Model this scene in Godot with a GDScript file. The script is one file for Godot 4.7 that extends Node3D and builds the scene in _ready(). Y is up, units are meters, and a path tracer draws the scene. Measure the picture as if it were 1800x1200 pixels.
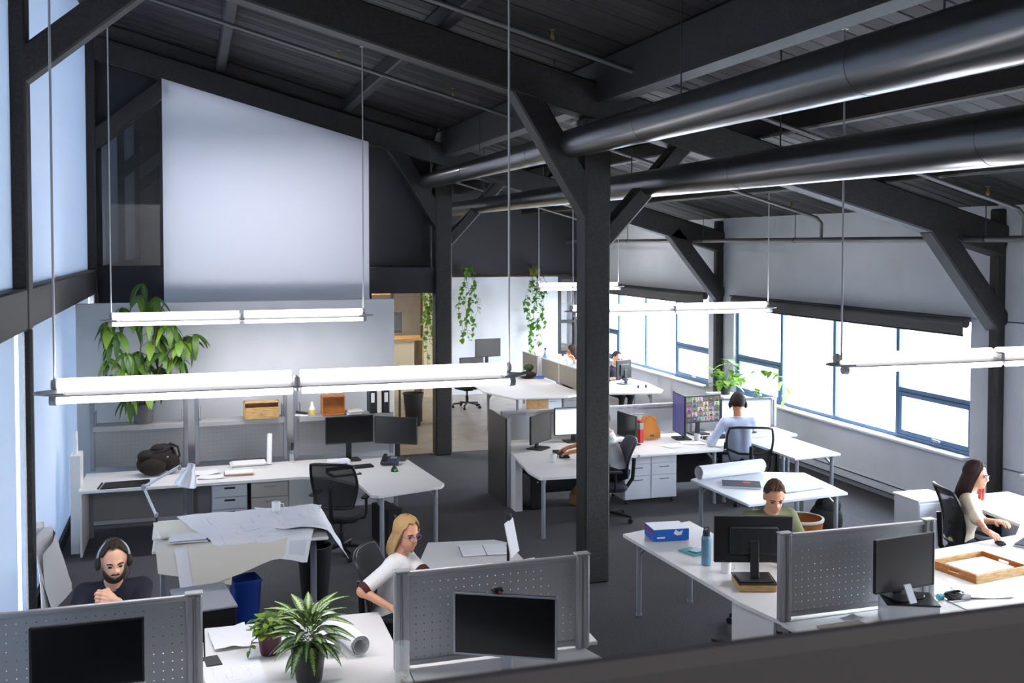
extends Node3D
# An open-plan drawing office under a black timber roof, seen from a mezzanine. +X runs towards the street windows, -Z into the depth, metres.

var M := {}
var used := {}
var rng := RandomNumberGenerator.new()

class MB:
	# collects triangles; winding follows the given normal (Godot's front faces run clockwise)
	var v := PackedVector3Array()
	var n := PackedVector3Array()
	var t := PackedVector2Array()
	var c := PackedColorArray()
	var col := Color.WHITE
	var colored := false
	func tri3(a: Vector3, b: Vector3, d: Vector3, na: Vector3, nb: Vector3, nd: Vector3, ta := Vector2(), tb := Vector2(), td := Vector2()) -> void:
		if (b - a).cross(d - a).dot(na + nb + nd) > 0.0:
			v.append_array([a, d, b]); n.append_array([na, nd, nb]); t.append_array([ta, td, tb])
		else:
			v.append_array([a, b, d]); n.append_array([na, nb, nd]); t.append_array([ta, tb, td])
		if colored:
			c.append_array([col, col, col])
	func tri(a: Vector3, b: Vector3, d: Vector3, out: Vector3) -> void:
		var k := (b - a).cross(d - a)
		if k.length_squared() < 1e-16:
			return
		k = k.normalized()
		if k.dot(out) < 0.0:
			k = -k
		tri3(a, b, d, k, k, k)
	func quad(a: Vector3, b: Vector3, d: Vector3, e: Vector3, out: Vector3) -> void:
		# uv runs a(0,0) b(1,0) d(1,1) e(0,1)
		var k := (b - a).cross(d - a)
		if k.length_squared() < 1e-16:
			k = (d - a).cross(e - a)
		k = k.normalized()
		if k.dot(out) < 0.0:
			k = -k
		tri3(a, b, d, k, k, k, Vector2(0, 0), Vector2(1, 0), Vector2(1, 1))
		tri3(a, d, e, k, k, k, Vector2(0, 0), Vector2(1, 1), Vector2(0, 1))
	func box(at: Vector3, s: Vector3, bas := Basis(), bev := 0.0) -> void:
		var h := s * 0.5
		var b: float = min(bev, min(h.x, min(h.y, h.z)) * 0.9)
		var ax := [Vector3.RIGHT, Vector3.UP, Vector3.BACK]
		for i in 3:
			for sg in [-1.0, 1.0]:
				var j := (i + 1) % 3
				var k := (i + 2) % 3
				var o: Vector3 = ax[i] * h[i] * sg
				var p: Vector3 = ax[j] * (h[j] - b)
				var q: Vector3 = ax[k] * (h[k] - b)
				quad(at + bas * (o - p - q), at + bas * (o + p - q), at + bas * (o + p + q), at + bas * (o - p + q), bas * (ax[i] * sg))
		if b <= 0.0:
			return
		for i in 3:
			var j := (i + 1) % 3
			var k := (i + 2) % 3
			for sj in [-1.0, 1.0]:
				for sk in [-1.0, 1.0]:
					var e: Vector3 = ax[i] * (h[i] - b)
					var a1: Vector3 = ax[j] * h[j] * sj + ax[k] * (h[k] - b) * sk
					var a2: Vector3 = ax[j] * (h[j] - b) * sj + ax[k] * h[k] * sk
					quad(at + bas * (a1 - e), at + bas * (a1 + e), at + bas * (a2 + e), at + bas * (a2 - e), bas * (ax[j] * sj + ax[k] * sk))
		for sx in [-1.0, 1.0]:
			for sy in [-1.0, 1.0]:
				for sz in [-1.0, 1.0]:
					var sv := Vector3(sx, sy, sz)
					tri(at + bas * (sv * Vector3(h.x, h.y - b, h.z - b)), at + bas * (sv * Vector3(h.x - b, h.y, h.z - b)), at + bas * (sv * Vector3(h.x - b, h.y - b, h.z)), bas * sv)
	func bar(a: Vector3, b: Vector3, w: float, h: float, bev := 0.0, up := Vector3.UP) -> void:
		# a beam of section w (across) x h (along up) from a to b
		var z := (b - a).normalized()
		var x := up.cross(z).normalized()
		if x.length_squared() < 0.5:
			x = Vector3.RIGHT
		var y := z.cross(x)
		box((a + b) * 0.5, Vector3(w, h, (b - a).length()), Basis(x, y, z), bev)
	func cyl(a: Vector3, b: Vector3, r: float, r2 := -1.0, seg := 14, caps := true) -> void:
		if r2 < 0.0:
			r2 = r
		var z := (b - a).normalized()
		var x := (Vector3.UP if abs(z.y) < 0.9 else Vector3.RIGHT).cross(z).normalized()
		var y := z.cross(x)
		for i in seg:
			var d0 := x * cos(TAU * i / seg) + y * sin(TAU * i / seg)
			var d1 := x * cos(TAU * (i + 1) / seg) + y * sin(TAU * (i + 1) / seg)
			tri3(a + d0 * r, a + d1 * r, b + d1 * r2, d0, d1, d1)
			tri3(a + d0 * r, b + d1 * r2, b + d0 * r2, d0, d1, d0)
			if caps:
				if r > 0.0005: tri3(a, a + d0 * r, a + d1 * r, -z, -z, -z)
				if r2 > 0.0005: tri3(b, b + d0 * r2, b + d1 * r2, z, z, z)
	func tube(pts: Array, r: float, seg := 8, caps := true) -> void:
		var rings := []
		var x := Vector3.ZERO
		for i in pts.size():
			var d: Vector3
			if i == 0: d = pts[1] - pts[0]
			elif i == pts.size() - 1: d = pts[i] - pts[i - 1]
			else: d = (pts[i + 1] - pts[i]).normalized() + (pts[i] - pts[i - 1]).normalized()
			d = d.normalized()
			if x == Vector3.ZERO:
				x = (Vector3.UP if abs(d.y) < 0.9 else Vector3.RIGHT).cross(d).normalized()
			else:
				x = (x - d * x.dot(d)).normalized()
			var y := d.cross(x)
			var ring := []
			for k in seg:
				ring.append(x * cos(TAU * k / seg) + y * sin(TAU * k / seg))
			rings.append(ring)
		for i in pts.size() - 1:
			for k in seg:
				var k2 := (k + 1) % seg
				var a: Vector3 = rings[i][k]
				var b: Vector3 = rings[i][k2]
				var d: Vector3 = rings[i + 1][k2]
				var e: Vector3 = rings[i + 1][k]
				tri3(pts[i] + a * r, pts[i] + b * r, pts[i + 1] + d * r, a, b, d)
				tri3(pts[i] + a * r, pts[i + 1] + d * r, pts[i + 1] + e * r, a, d, e)
		if caps:
			for e in [0, pts.size() - 1]:
				var dn: Vector3 = (pts[0] - pts[1]).normalized() if e == 0 else (pts[e] - pts[e - 1]).normalized()
				for k in seg:
					tri3(pts[e], pts[e] + rings[e][k] * r, pts[e] + rings[e][(k + 1) % seg] * r, dn, dn, dn)
	func lathe(prof: Array, seg := 20, at := Vector3.ZERO, bas := Basis(), smooth := true) -> void:
		# prof: Vector2(radius, height) from bottom to top
		var nn := []
		for i in prof.size():
			var a: Vector2 = prof[max(i - 1, 0)]
			var b: Vector2 = prof[min(i + 1, prof.size() - 1)]
			var d := (b - a).normalized()
			nn.append(Vector2(d.y, -d.x))
		for i in prof.size() - 1:
			var p: Vector2 = prof[i]
			var q: Vector2 = prof[i + 1]
			var fl := (q - p).normalized()
			for k in seg:
				var a0 := TAU * k / seg
				var a1 := TAU * (k + 1) / seg
				var e0 := Vector3(cos(a0), 0, sin(a0))
				var e1 := Vector3(cos(a1), 0, sin(a1))
				var n0: Vector2 = nn[i] if smooth else Vector2(fl.y, -fl.x)
				var n1: Vector2 = nn[i + 1] if smooth else Vector2(fl.y, -fl.x)
				var A := at + bas * (e0 * p.x + Vector3.UP * p.y)
				var B := at + bas * (e1 * p.x + Vector3.UP * p.y)
				var C := at + bas * (e1 * q.x + Vector3.UP * q.y)
				var D := at + bas * (e0 * q.x + Vector3.UP * q.y)
				var nA := bas * (e0 * n0.x + Vector3.UP * n0.y)
				var nB := bas * (e1 * n0.x + Vector3.UP * n0.y)
				var nC := bas * (e1 * n1.x + Vector3.UP * n1.y)
				var nD := bas * (e0 * n1.x + Vector3.UP * n1.y)
				if p.x > 1e-5: tri3(A, B, C, nA, nB, nC)
				if q.x > 1e-5: tri3(A, C, D, nA, nC, nD)
	func prism(poly: Array, y0: float, y1: float, bev := 0.0) -> void:
		# a flat slab over a convex or concave outline of Vector2(x, z)
		var pv := PackedVector2Array(poly)
		if Geometry2D.is_polygon_clockwise(pv):
			pv.reverse()
		var inn := pv
		if bev > 0.0:
			var off := Geometry2D.offset_polygon(pv, -bev)
			if off.size() == 1 and off[0].size() == pv.size():
				# match the start
				var best := 0
				for i in pv.size():
					if off[0][i].distance_to(pv[0]) < off[0][best].distance_to(pv[0]): best = i
				inn = PackedVector2Array()
				for i in pv.size(): inn.append(off[0][(best + i) % pv.size()])
			else:
				bev = 0.0
		var ids := Geometry2D.triangulate_polygon(inn)
		for i in range(0, ids.size(), 3):
			var a := inn[ids[i]]; var b := inn[ids[i + 1]]; var d := inn[ids[i + 2]]
			tri(Vector3(a.x, y1, a.y), Vector3(b.x, y1, b.y), Vector3(d.x, y1, d.y), Vector3.UP)
			tri(Vector3(a.x, y0, a.y), Vector3(b.x, y0, b.y), Vector3(d.x, y0, d.y), Vector3.DOWN)
		var m := pv.size()
		for i in m:
			var a := pv[i]; var b := pv[(i + 1) % m]
			var e := b - a
			var o := Vector3(e.y, 0, -e.x)
			quad(Vector3(a.x, y0 + bev, a.y), Vector3(b.x, y0 + bev, b.y), Vector3(b.x, y1 - bev, b.y), Vector3(a.x, y1 - bev, a.y), o)
			if bev > 0.0:
				var a2 := inn[i]; var b2 := inn[(i + 1) % m]
				quad(Vector3(a.x, y1 - bev, a.y), Vector3(b.x, y1 - bev, b.y), Vector3(b2.x, y1, b2.y), Vector3(a2.x, y1, a2.y), o.normalized() + Vector3.UP)
				quad(Vector3(a.x, y0 + bev, a.y), Vector3(b.x, y0 + bev, b.y), Vector3(b2.x, y0, b2.y), Vector3(a2.x, y0, a2.y), o.normalized() + Vector3.DOWN)
	func grid(pts: Array, thick := 0.0) -> void:
		# pts[i][j] a smooth sheet; thick gives it a back and a rim
		var h := pts.size()
		var w: int = pts[0].size()
		var nm := []
		for i in h:
			var row := []
			for j in w:
				var du: Vector3 = pts[i][min(j + 1, w - 1)] - pts[i][max(j - 1, 0)]
				var dv: Vector3 = pts[min(i + 1, h - 1)][j] - pts[max(i - 1, 0)][j]
				row.append(du.cross(dv).normalized())
			nm.append(row)
		for s in ([1.0, -1.0] if thick > 0.0 else [1.0]):
			for i in h - 1:
				for j in w - 1:
					var q := [[i, j], [i, j + 1], [i + 1, j + 1], [i + 1, j]]
					var P := []
					var N := []
					var T := []
					for e in q:
						var nn: Vector3 = nm[e[0]][e[1]]
						P.append(pts[e[0]][e[1]] + nn * thick * 0.5 * s)
						N.append(nn * s)
						T.append(Vector2(float(e[1]) / (w - 1), float(e[0]) / (h - 1)))
					tri3(P[0], P[1], P[2], N[0], N[1], N[2], T[0], T[1], T[2])
					tri3(P[0], P[2], P[3], N[0], N[2], N[3], T[0], T[2], T[3])
		if thick > 0.0:
			var rim := []
			for j in w: rim.append([0, j])
			for i in range(1, h): rim.append([i, w - 1])
			for j in range(w - 2, -1, -1): rim.append([h - 1, j])
			for i in range(h - 2, 0, -1): rim.append([i, 0])
			var mid: Vector3 = pts[h / 2][w / 2]
			for k in rim.size():
				var a = rim[k]; var b = rim[(k + 1) % rim.size()]
				var pa: Vector3 = pts[a[0]][a[1]]; var pb: Vector3 = pts[b[0]][b[1]]
				var na: Vector3 = nm[a[0]][a[1]] * thick * 0.5; var nb: Vector3 = nm[b[0]][b[1]] * thick * 0.5
				quad(pa - na, pb - nb, pb + nb, pa + na, (pa + pb) * 0.5 - mid)
	func ball(at: Vector3, r: Vector3, seg := 14, rings := 9, bas := Basis()) -> void:
		for i in rings:
			for k in seg:
				var P := []
				var N := []
				for e in [[i, k], [i, k + 1], [i + 1, k + 1], [i + 1, k]]:
					var la: float = -PI / 2 + PI * e[0] / rings
					var lo: float = TAU * e[1] / seg
					var d := Vector3(cos(la) * cos(lo), sin(la), cos(la) * sin(lo))
					P.append(at + bas * (d * r)); N.append((bas * (d / r)).normalized())
				if i > 0: tri3(P[0], P[1], P[2], N[0], N[1], N[2])
				if i < rings - 1: tri3(P[0], P[2], P[3], N[0], N[2], N[3])
	func leaf(a: Vector3, dir: Vector3, side: Vector3, up: Vector3, ln: float, w: float, droop := 0.25, fold := 0.15, seg := 5) -> void:
		# a leaf blade from a along dir, with a folded midrib and a drooping tip
		var pts := []
		for i in seg + 1:
			var f := float(i) / seg
			var mid := a + dir * ln * f - Vector3.UP * droop * ln * f * f
			var ww := w * 0.5 * pow(sin(PI * pow(clamp(f * 0.93 + 0.05, 0.0, 1.0), 0.75)), 0.8)
			pts.append([mid - side * ww + up * ww * fold, mid, mid + side * ww + up * ww * fold])
		grid(pts)
	func mesh() -> ArrayMesh:
		var arr := []
		arr.resize(Mesh.ARRAY_MAX)
		arr[Mesh.ARRAY_VERTEX] = v
		arr[Mesh.ARRAY_NORMAL] = n
		arr[Mesh.ARRAY_TEX_UV] = t
		if colored:
			arr[Mesh.ARRAY_COLOR] = c
		var m := ArrayMesh.new()
		m.add_surface_from_arrays(Mesh.PRIMITIVE_TRIANGLES, arr)
		return m

func numbered(called: String) -> String:
	var k: int = used.get(called, 0)
	used[called] = k + 1
	return called if k == 0 else "%s_%03d" % [called, k]

func tag(o: Node, label: String, category: String, group := "", kind := "") -> Node:
	if label: o.set_meta("label", label)
	if category: o.set_meta("category", category)
	if group: o.set_meta("group", group)
	if kind: o.set_meta("kind", kind)
	return o

func thing(called: String, label: String, category: String, at := Vector3.ZERO, turn := 0.0, group := "") -> Node3D:
	var o := Node3D.new()
	o.name = numbered(called)
	add_child(o)
	o.position = at
	o.rotation.y = deg_to_rad(turn)
	tag(o, label, category, group)
	return o

func put(called: String, m, mat: Material, parent: Node = null) -> MeshInstance3D:
	var o := MeshInstance3D.new()
	o.mesh = m.mesh() if m is MB else m
	o.material_override = mat
	if parent == null:
		o.name = numbered(called)
		add_child(o)
	else:
		o.name = called
		parent.add_child(o, true)
	return o

func struct(called: String, m, mat: Material, label := "", category := "") -> MeshInstance3D:
	var o := put(called, m, mat)
	tag(o, label, category, "", "structure")
	return o

func copy(o: Node3D, at: Vector3, turn := 0.0, label := "") -> Node3D:
	var base := String(o.name)
	if base.length() > 4 and base[base.length() - 4] == "_" and base.right(3).is_valid_int(): base = base.left(-4)
	var d: Node3D = o.duplicate()
	d.name = numbered(base)
	add_child(d)
	d.position = at
	d.rotation.y = deg_to_rad(turn)
	if label: d.set_meta("label", label)
	return d

func noise_tex(freq: float, ramp: Array, kind := FastNoiseLite.TYPE_SIMPLEX_SMOOTH, size := 512, oct := 4, sd := 1, stretch := Vector2.ONE) -> ImageTexture:
	# ramp: pairs of [offset, Color]; computed directly so that it tiles
	var nz := FastNoiseLite.new()
	nz.seed = sd; nz.frequency = freq; nz.noise_type = kind; nz.fractal_octaves = oct
	var im := nz.get_seamless_image(size, size)
	var g := Gradient.new()
	g.offsets = PackedFloat32Array(ramp.map(func(e): return e[0]))
	g.colors = PackedColorArray(ramp.map(func(e): return e[1]))
	var o := Image.create(size, size, false, Image.FORMAT_RGB8)
	for y in size:
		for x in size:
			o.set_pixel(x, y, g.sample(im.get_pixel(int(x * stretch.x) % size, int(y * stretch.y) % size).r))
	return ImageTexture.create_from_image(o)

func mat(called: String, c: Color, rough := 0.6, metal := 0.0, extra := {}) -> StandardMaterial3D:
	# colours are given as seen on a neutral card (sRGB)
	var m := StandardMaterial3D.new()
	m.resource_name = called
	m.albedo_color = c
	m.roughness = rough
	m.metallic = metal
	for k in extra: m.set(k, extra[k])
	M[called] = m
	return m

func triplanar(m: StandardMaterial3D, s: Vector3, world := true) -> StandardMaterial3D:
	m.uv1_triplanar = true
	m.uv1_world_triplanar = world
	m.uv1_scale = s
	return m

func glow(called: String, c: Color, e: float) -> StandardMaterial3D:
	var m := mat(called, c, 0.4)
	m.emission_enabled = true
	m.emission = c
	m.emission_energy_multiplier = e
	return m

const SLOPE := -0.2755
func beam_y(x: float) -> float: return 5.77 + SLOPE * x      # underside of the main roof beams
func deck_y(x: float) -> float: return 6.37 + SLOPE * x      # underside of the roof boards

func setup_view() -> void:
	var cam := Camera3D.new()
	cam.name = "camera"
	add_child(cam)
	cam.position = Vector3(0, 3.45, 0)
	cam.rotation = Vector3(deg_to_rad(-1.9), -atan(563.0 / 1800.0), 0)
	cam.projection = Camera3D.PROJECTION_FRUSTUM
	cam.near = 0.1
	cam.far = 400.0
	cam.size = 0.1 * 1200.0 / 1800.0
	cam.frustum_offset = Vector2(0, -0.1 * (600.0 - 487.7) / 1800.0)
	cam.current = true
	var lens := CameraAttributesPhysical.new()
	lens.frustum_near = 0.1
	lens.frustum_far = 400.0
	lens.frustum_focal_length = 36.0
	lens.frustum_focus_distance = 9.0
	lens.exposure_aperture = 4.5
	cam.attributes = lens
	cam.near = 0.1
	cam.far = 400.0
	var we := WorldEnvironment.new()
	we.name = "environment"
	var e := Environment.new()
	var sky := Sky.new()
	var ps := ProceduralSkyMaterial.new()
	ps.sky_top_color = Color(0.86, 0.92, 1.0)
	ps.sky_horizon_color = Color(0.94, 0.965, 1.0)
	ps.ground_horizon_color = Color(0.80, 0.82, 0.84)
	ps.ground_bottom_color = Color(0.55, 0.56, 0.58)
	ps.sky_energy_multiplier = 1.0
	sky.sky_material = ps
	e.background_mode = Environment.BG_SKY
	e.sky = sky
	e.background_energy_multiplier = SKY
	e.tonemap_mode = Environment.TONE_MAPPER_LINEAR
	e.tonemap_exposure = 1.45
	e.sdfgi_enabled = true
	e.ssao_enabled = true
	e.ssil_enabled = true
	we.environment = e
	add_child(we)

const SKY := 18.0
const TUBE_GLOW := 3.2
const LAMP_ENERGY := 2.2

func materials() -> void:
	var W := Color.WHITE
	# timber: near-black stain with grain and scuffs
	var grain := noise_tex(0.012, [[0.0, Color(0.66, 0.65, 0.64)], [0.4, Color(0.86, 0.85, 0.84)], [0.6, Color(0.95, 0.94, 0.92)], [0.72, Color(1, 0.99, 0.97)], [1.0, Color(0.84, 0.83, 0.82)]], FastNoiseLite.TYPE_SIMPLEX_SMOOTH, 512, 5, 3)
	var fine := noise_tex(0.06, [[0.0, Color(0.3, 0.3, 0.3)], [1.0, W]], FastNoiseLite.TYPE_SIMPLEX_SMOOTH, 512, 3, 5)
	var m := mat("black stained timber", Color(0.178, 0.167, 0.158), 0.5)
	m.albedo_texture = grain
	m.heightmap_enabled = true; m.heightmap_texture = fine; m.heightmap_scale = 0.5
	triplanar(m, Vector3(2.6, 3.0, 2.6))
	m = mat("dark roof board", Color(0.15, 0.14, 0.133), 0.7)
	m.albedo_texture = grain
	triplanar(m, Vector3(0.25, 1.2, 2.2))
	m = mat("worn roof board", Color(0.22, 0.207, 0.198), 0.6)
	m.albedo_texture = grain
	triplanar(m, Vector3(0.2, 1.2, 2.0))
	m = mat("grey roof board", Color(0.18, 0.169, 0.163), 0.6)
	m.albedo_texture = grain
	triplanar(m, Vector3(0.3, 1.2, 1.7))
	m = mat("charcoal paint", Color(0.20, 0.20, 0.215), 0.75)
	m = mat("parapet paint", Color(0.36, 0.35, 0.35), 0.7)
	m = mat("frosted panel", Color(0.90, 0.91, 0.93), 0.5)
	m.backlight_enabled = true; m.backlight = Color(0.9, 0.91, 0.93)
	m = mat("black paint", Color(0.12, 0.12, 0.125), 0.6)
	m = mat("satin black duct", Color(0.15, 0.148, 0.147), 0.28, 0.0, {"metallic_specular": 0.8, "clearcoat_enabled": true, "clearcoat": 0.8, "clearcoat_roughness": 0.22})
	m = mat("dark steel pipe", Color(0.24, 0.24, 0.245), 0.42, 0.3)
	m = mat("grey pipe", Color(0.42, 0.42, 0.42), 0.4, 0.5)
	var wallnoise := noise_tex(0.01, [[0.0, Color(0.95, 0.95, 0.95)], [1.0, W]], FastNoiseLite.TYPE_SIMPLEX_SMOOTH, 256, 3, 9)
	m = mat("white wall paint", Color(0.86, 0.87, 0.885), 0.8)
	m.albedo_texture = wallnoise; triplanar(m, Vector3(0.4, 0.4, 0.4))
	m = mat("tan wall paint", Color(0.80, 0.74, 0.62), 0.8)
	m = mat("white ledge", Color(0.93, 0.93, 0.93), 0.4)
	m = mat("window frame blue grey", Color(0.36, 0.47, 0.60), 0.35, 0.3)
	m = mat("blind fabric", Color(0.37, 0.36, 0.35), 0.85)
	m = mat("clear glass", Color(0.9, 0.95, 0.97, 0.06), 0.02, 0.0, {"transparency": BaseMaterial3D.TRANSPARENCY_ALPHA})
	m = mat("smoked glass", Color(0.09, 0.10, 0.09, 0.80), 0.02, 0.0, {"transparency": BaseMaterial3D.TRANSPARENCY_ALPHA})
	m = mat("frosted pane", Color(0.86, 0.89, 0.93), 0.45)
	m.backlight_enabled = true; m.backlight = Color(0.47, 0.50, 0.53)
	# carpet
	m = mat("charcoal carpet", Color(0.42, 0.41, 0.42), 0.95)
	m.albedo_texture = noise_tex(0.09, [[0.0, Color(0.62, 0.62, 0.62)], [1.0, W]], FastNoiseLite.TYPE_SIMPLEX, 512, 4, 21)
	m.heightmap_enabled = true; m.heightmap_texture = noise_tex(0.25, [[0.0, Color.BLACK], [1.0, W]], FastNoiseLite.TYPE_SIMPLEX, 512, 2, 22); m.heightmap_scale = 0.6
	triplanar(m, Vector3(1.2, 1.2, 1.2))
	m = mat("polished concrete", Color(0.66, 0.62, 0.57), 0.35)
	m.albedo_texture = noise_tex(0.01, [[0.0, Color(0.82, 0.81, 0.8)], [0.5, Color(0.93, 0.93, 0.93)], [1.0, W]], FastNoiseLite.TYPE_SIMPLEX_SMOOTH, 512, 6, 31)
	triplanar(m, Vector3(0.35, 0.35, 0.35))
	glow("lit tube", Color(1.0, 0.985, 1.0), TUBE_GLOW)
	glow("warm glow", Color(1.0, 0.86, 0.62), 2.0)
	mat("lamp aluminium", Color(0.70, 0.70, 0.70), 0.45, 0.1)
	mat("brass", Color(0.60, 0.50, 0.30), 0.35, 0.6)
	# outside
	mat("pale facade", Color(0.86, 0.82, 0.72), 0.9)
	mat("white facade", Color(0.88, 0.88, 0.88), 0.9)
	mat("outside glass", Color(0.45, 0.52, 0.60), 0.2)
	mat("street", Color(0.72, 0.72, 0.72), 0.9)

func setting() -> void:
	var b := MB.new()
	b.box(Vector3(3.75, -0.1, -6.15), Vector3(10.9, 0.2, 20.5))
	struct("floor", b, M["charcoal carpet"], "dark charcoal carpet of the open office", "floor")
	b = MB.new()
	b.box(Vector3(3.75, -0.1, -22.4), Vector3(10.9, 0.2, 12.0))
	struct("floor", b, M["polished concrete"], "pale polished concrete floor beyond the carpet", "floor")
	# roof: a slab above, boards below it
	b = MB.new()
	b.bar(Vector3(-1.9, deck_y(-1.9) + 0.16, -12.2), Vector3(9.6, deck_y(9.6) + 0.16, -12.2), 33.6, 0.2)
	var roof := struct("ceiling", b, M["black paint"], "dark sloping roof of stained boards over the office", "ceiling")
	var variants := []
	for i in 3:
		b = MB.new()
		b.bar(Vector3(-1.75, deck_y(-1.75) + 0.03, 0), Vector3(9.25, deck_y(9.25) + 0.03, 0), 0.208 - 0.003 * i, 0.05, 0.006)
		variants.append(b.mesh())
	rng.seed = 4
	for i in 112:
		var k := rng.randi() % 3
		var o := put("plank", variants[k], [M["dark roof board"], M["worn roof board"], M["grey roof board"]][rng.randi() % 3], roof)
		o.position = Vector3(0, rng.randf_range(-0.004, 0.004), -0.6 - 0.215 * i)
	# boundary walls
	b = MB.new()
	b.box(Vector3(3.75, 2.5, 4.1), Vector3(11.2, 9.0, 0.2))
	struct("wall_front", b, M["white wall paint"], "white wall behind the mezzanine", "wall")
	b = MB.new()
	b.box(Vector3(3.75, 2.5, -28.5), Vector3(11.2, 9.0, 0.2))
	struct("wall_far", b, M["tan wall paint"], "tan end wall of the lit room at the far end", "wall")
	# street wall with three window bays
	b = MB.new()
	b.box(Vector3(9.15, 0.42, -12.2), Vector3(0.3, 0.84, 33.0))
	b.box(Vector3(9.15, 3.30, -12.2), Vector3(0.3, 1.52, 33.0))
	for z in [[4.3, -3.55], [-9.2, -10.15], [-15.83, -16.75], [-22.43, -28.7]]:
		b.box(Vector3(9.15, 1.69, (z[0] + z[1]) * 0.5), Vector3(0.3, 1.72, z[0] - z[1]))
	struct("wall_right", b, M["white wall paint"], "white painted street wall with long windows", "wall")
	for s in [-3.55, -10.15, -16.75]:
		window_bay(s)
	# left wall: timber posts, frosted panes
	b = MB.new()
	b.box(Vector3(-1.62, 3.4, 0.5), Vector3(0.14, 7.2, 7.2))
	b.box(Vector3(-1.62, 3.4, -25.8), Vector3(0.14, 7.2, 5.8))
	struct("wall_left", b, M["white wall paint"], "white wall closing the left side", "wall")
	var np := 4
	for z in [-3.1, -9.7, -16.3]:
		for part in [[0.12, 2.72], [3.06, 6.9]]:
			b = MB.new()
			b.box(Vector3(-1.47, (part[0] + part[1]) * 0.5, z - 3.3 + 0.0), Vector3(0.03, part[1] - part[0], 6.4))
			struct("window_%d" % np, b, M["frosted pane"], ["tall frosted glass pane below the timber rail", "tall frosted glass pane above the timber rail"][0 if part[0] < 1.0 else 1] + [" beside the mezzanine", " by the drawing desks", " of the far bay"][[-3.1, -9.7, -16.3].find(z)], "window")
			np += 1
	b = MB.new()
	b.box(Vector3(-1.47, 0.06, -13.0), Vector3(0.1, 0.12, 19.8))
	struct("baseboard_left", b, M["black paint"], "black base rail under the frosted panes", "baseboard")
	timber_frame()
	roof_services()
	partitions()
	outside()

func window_bay(z0: float) -> void:
	# four lights of 1.42 m running away from z0
	var names := {-3.55: 1, -10.15: 2, -16.75: 3}
	var which: String = {-3.55: "beside the mezzanine", -10.15: "between the posts by the drawing table", -16.75: "of the bay beyond the second column"}[z0]
	var w := Node3D.new()
	w.name = "window_%d" % names[z0]
	add_child(w)
	tag(w, "long street window with blue grey frames " + which, "window", "", "structure")
	var fr: Material = M["window frame blue grey"]
	var x := 9.10
	var z1 := z0 - 5.68
	var b := MB.new()
	b.box(Vector3(x, 0.87, (z0 + z1) * 0.5), Vector3(0.08, 0.06, 5.68), Basis(), 0.008)
	put("bottom_rail", b, fr, w)
	b = MB.new()
	b.box(Vector3(x, 2.52, (z0 + z1) * 0.5), Vector3(0.08, 0.06, 5.68), Basis(), 0.008)
	put("top_rail", b, fr, w)
	for i in 5:
		b = MB.new()
		b.box(Vector3(x, 1.69, z0 - 1.42 * i + (-0.03 if i == 0 else (0.03 if i == 4 else 0.0))), Vector3(0.09, 1.66, 0.065), Basis(), 0.008)
		put("mullion", b, fr, w)
	for i in 4:
		var zc := z0 - 1.42 * (i + 0.5)
		var opens := i == 0 or i == 3
		var lo := 0.90
		if opens:
			b = MB.new()
			b.box(Vector3(x, 1.50, zc), Vector3(0.08, 0.06, 1.36), Basis(), 0.008)
			put("transom", b, fr, w)
			b = MB.new()
			for s in [-1.0, 1.0]:
				b.box(Vector3(x - 0.02, 1.185, zc + s * 0.645), Vector3(0.05, 0.57, 0.06), Basis(), 0.006)
				b.box(Vector3(x - 0.02, 1.185 + s * 0.255, zc), Vector3(0.05, 0.06, 1.23), Basis(), 0.006)
			var sash := put("sash", b, fr, w)
			b = MB.new()
			b.box(Vector3(x - 0.02, 1.185, zc), Vector3(0.008, 0.45, 1.23))
			put("pane", b, M["clear glass"], sash)
			b = MB.new()
			b.box(Vector3(x - 0.07, 0.93, zc + 0.1), Vector3(0.03, 0.025, 0.12), Basis(), 0.006)
			b.bar(Vector3(x - 0.08, 0.95, zc + 0.02), Vector3(x - 0.09, 0.945, zc + 0.16), 0.015, 0.015, 0.004)
			put("crank_handle", b, M["lamp aluminium"], sash)
			lo = 1.53
		b = MB.new()
		b.box(Vector3(x, (lo + 2.49) * 0.5, zc), Vector3(0.008, 2.49 - lo, 1.36))
		put("pane", b, M["clear glass"], w)
	b = MB.new()
	b.box(Vector3(8.97, 0.835, (z0 + z1) * 0.5), Vector3(0.16, 0.035, 5.72), Basis(), 0.008)
	put("sill", b, M["white ledge"], w)
	# the rolled blind under the head
	var bl := thing("roller_blind", "dark grey roller blind rolled up over the window " + which, "blind", Vector3(8.96, 2.33, (z0 + z1) * 0.5))
	b = MB.new()
	b.cyl(Vector3(0, 0.15, -2.80), Vector3(0, 0.15, 2.80), 0.055, 0.055, 16)
	put("roller", b, M["blind fabric"], bl)
	b = MB.new()
	b.box(Vector3(-0.045, 0.09, 0), Vector3(0.012, 0.17, 5.6), Basis(), 0.003)
	put("fabric", b, M["blind fabric"], bl)
	b = MB.new()
	b.box(Vector3(0.0, 0.215, 0), Vector3(0.13, 0.02, 5.66), Basis(), 0.004)
	put("head_box", b, M["black paint"], bl)
	b = MB.new()
	b.box(Vector3(-0.045, 0.005, 0), Vector3(0.025, 0.022, 5.6), Basis(), 0.006)
	put("bottom_bar", b, M["black paint"], bl)

func timber(called: String, a: Vector3, b: Vector3, w: float, h: float, label: String, cat: String, up := Vector3.UP) -> MeshInstance3D:
	var m := MB.new()
	m.bar(a, b, w, h, 0.018, up)
	return struct(called, m, M["black stained timber"], label, cat)

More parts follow.
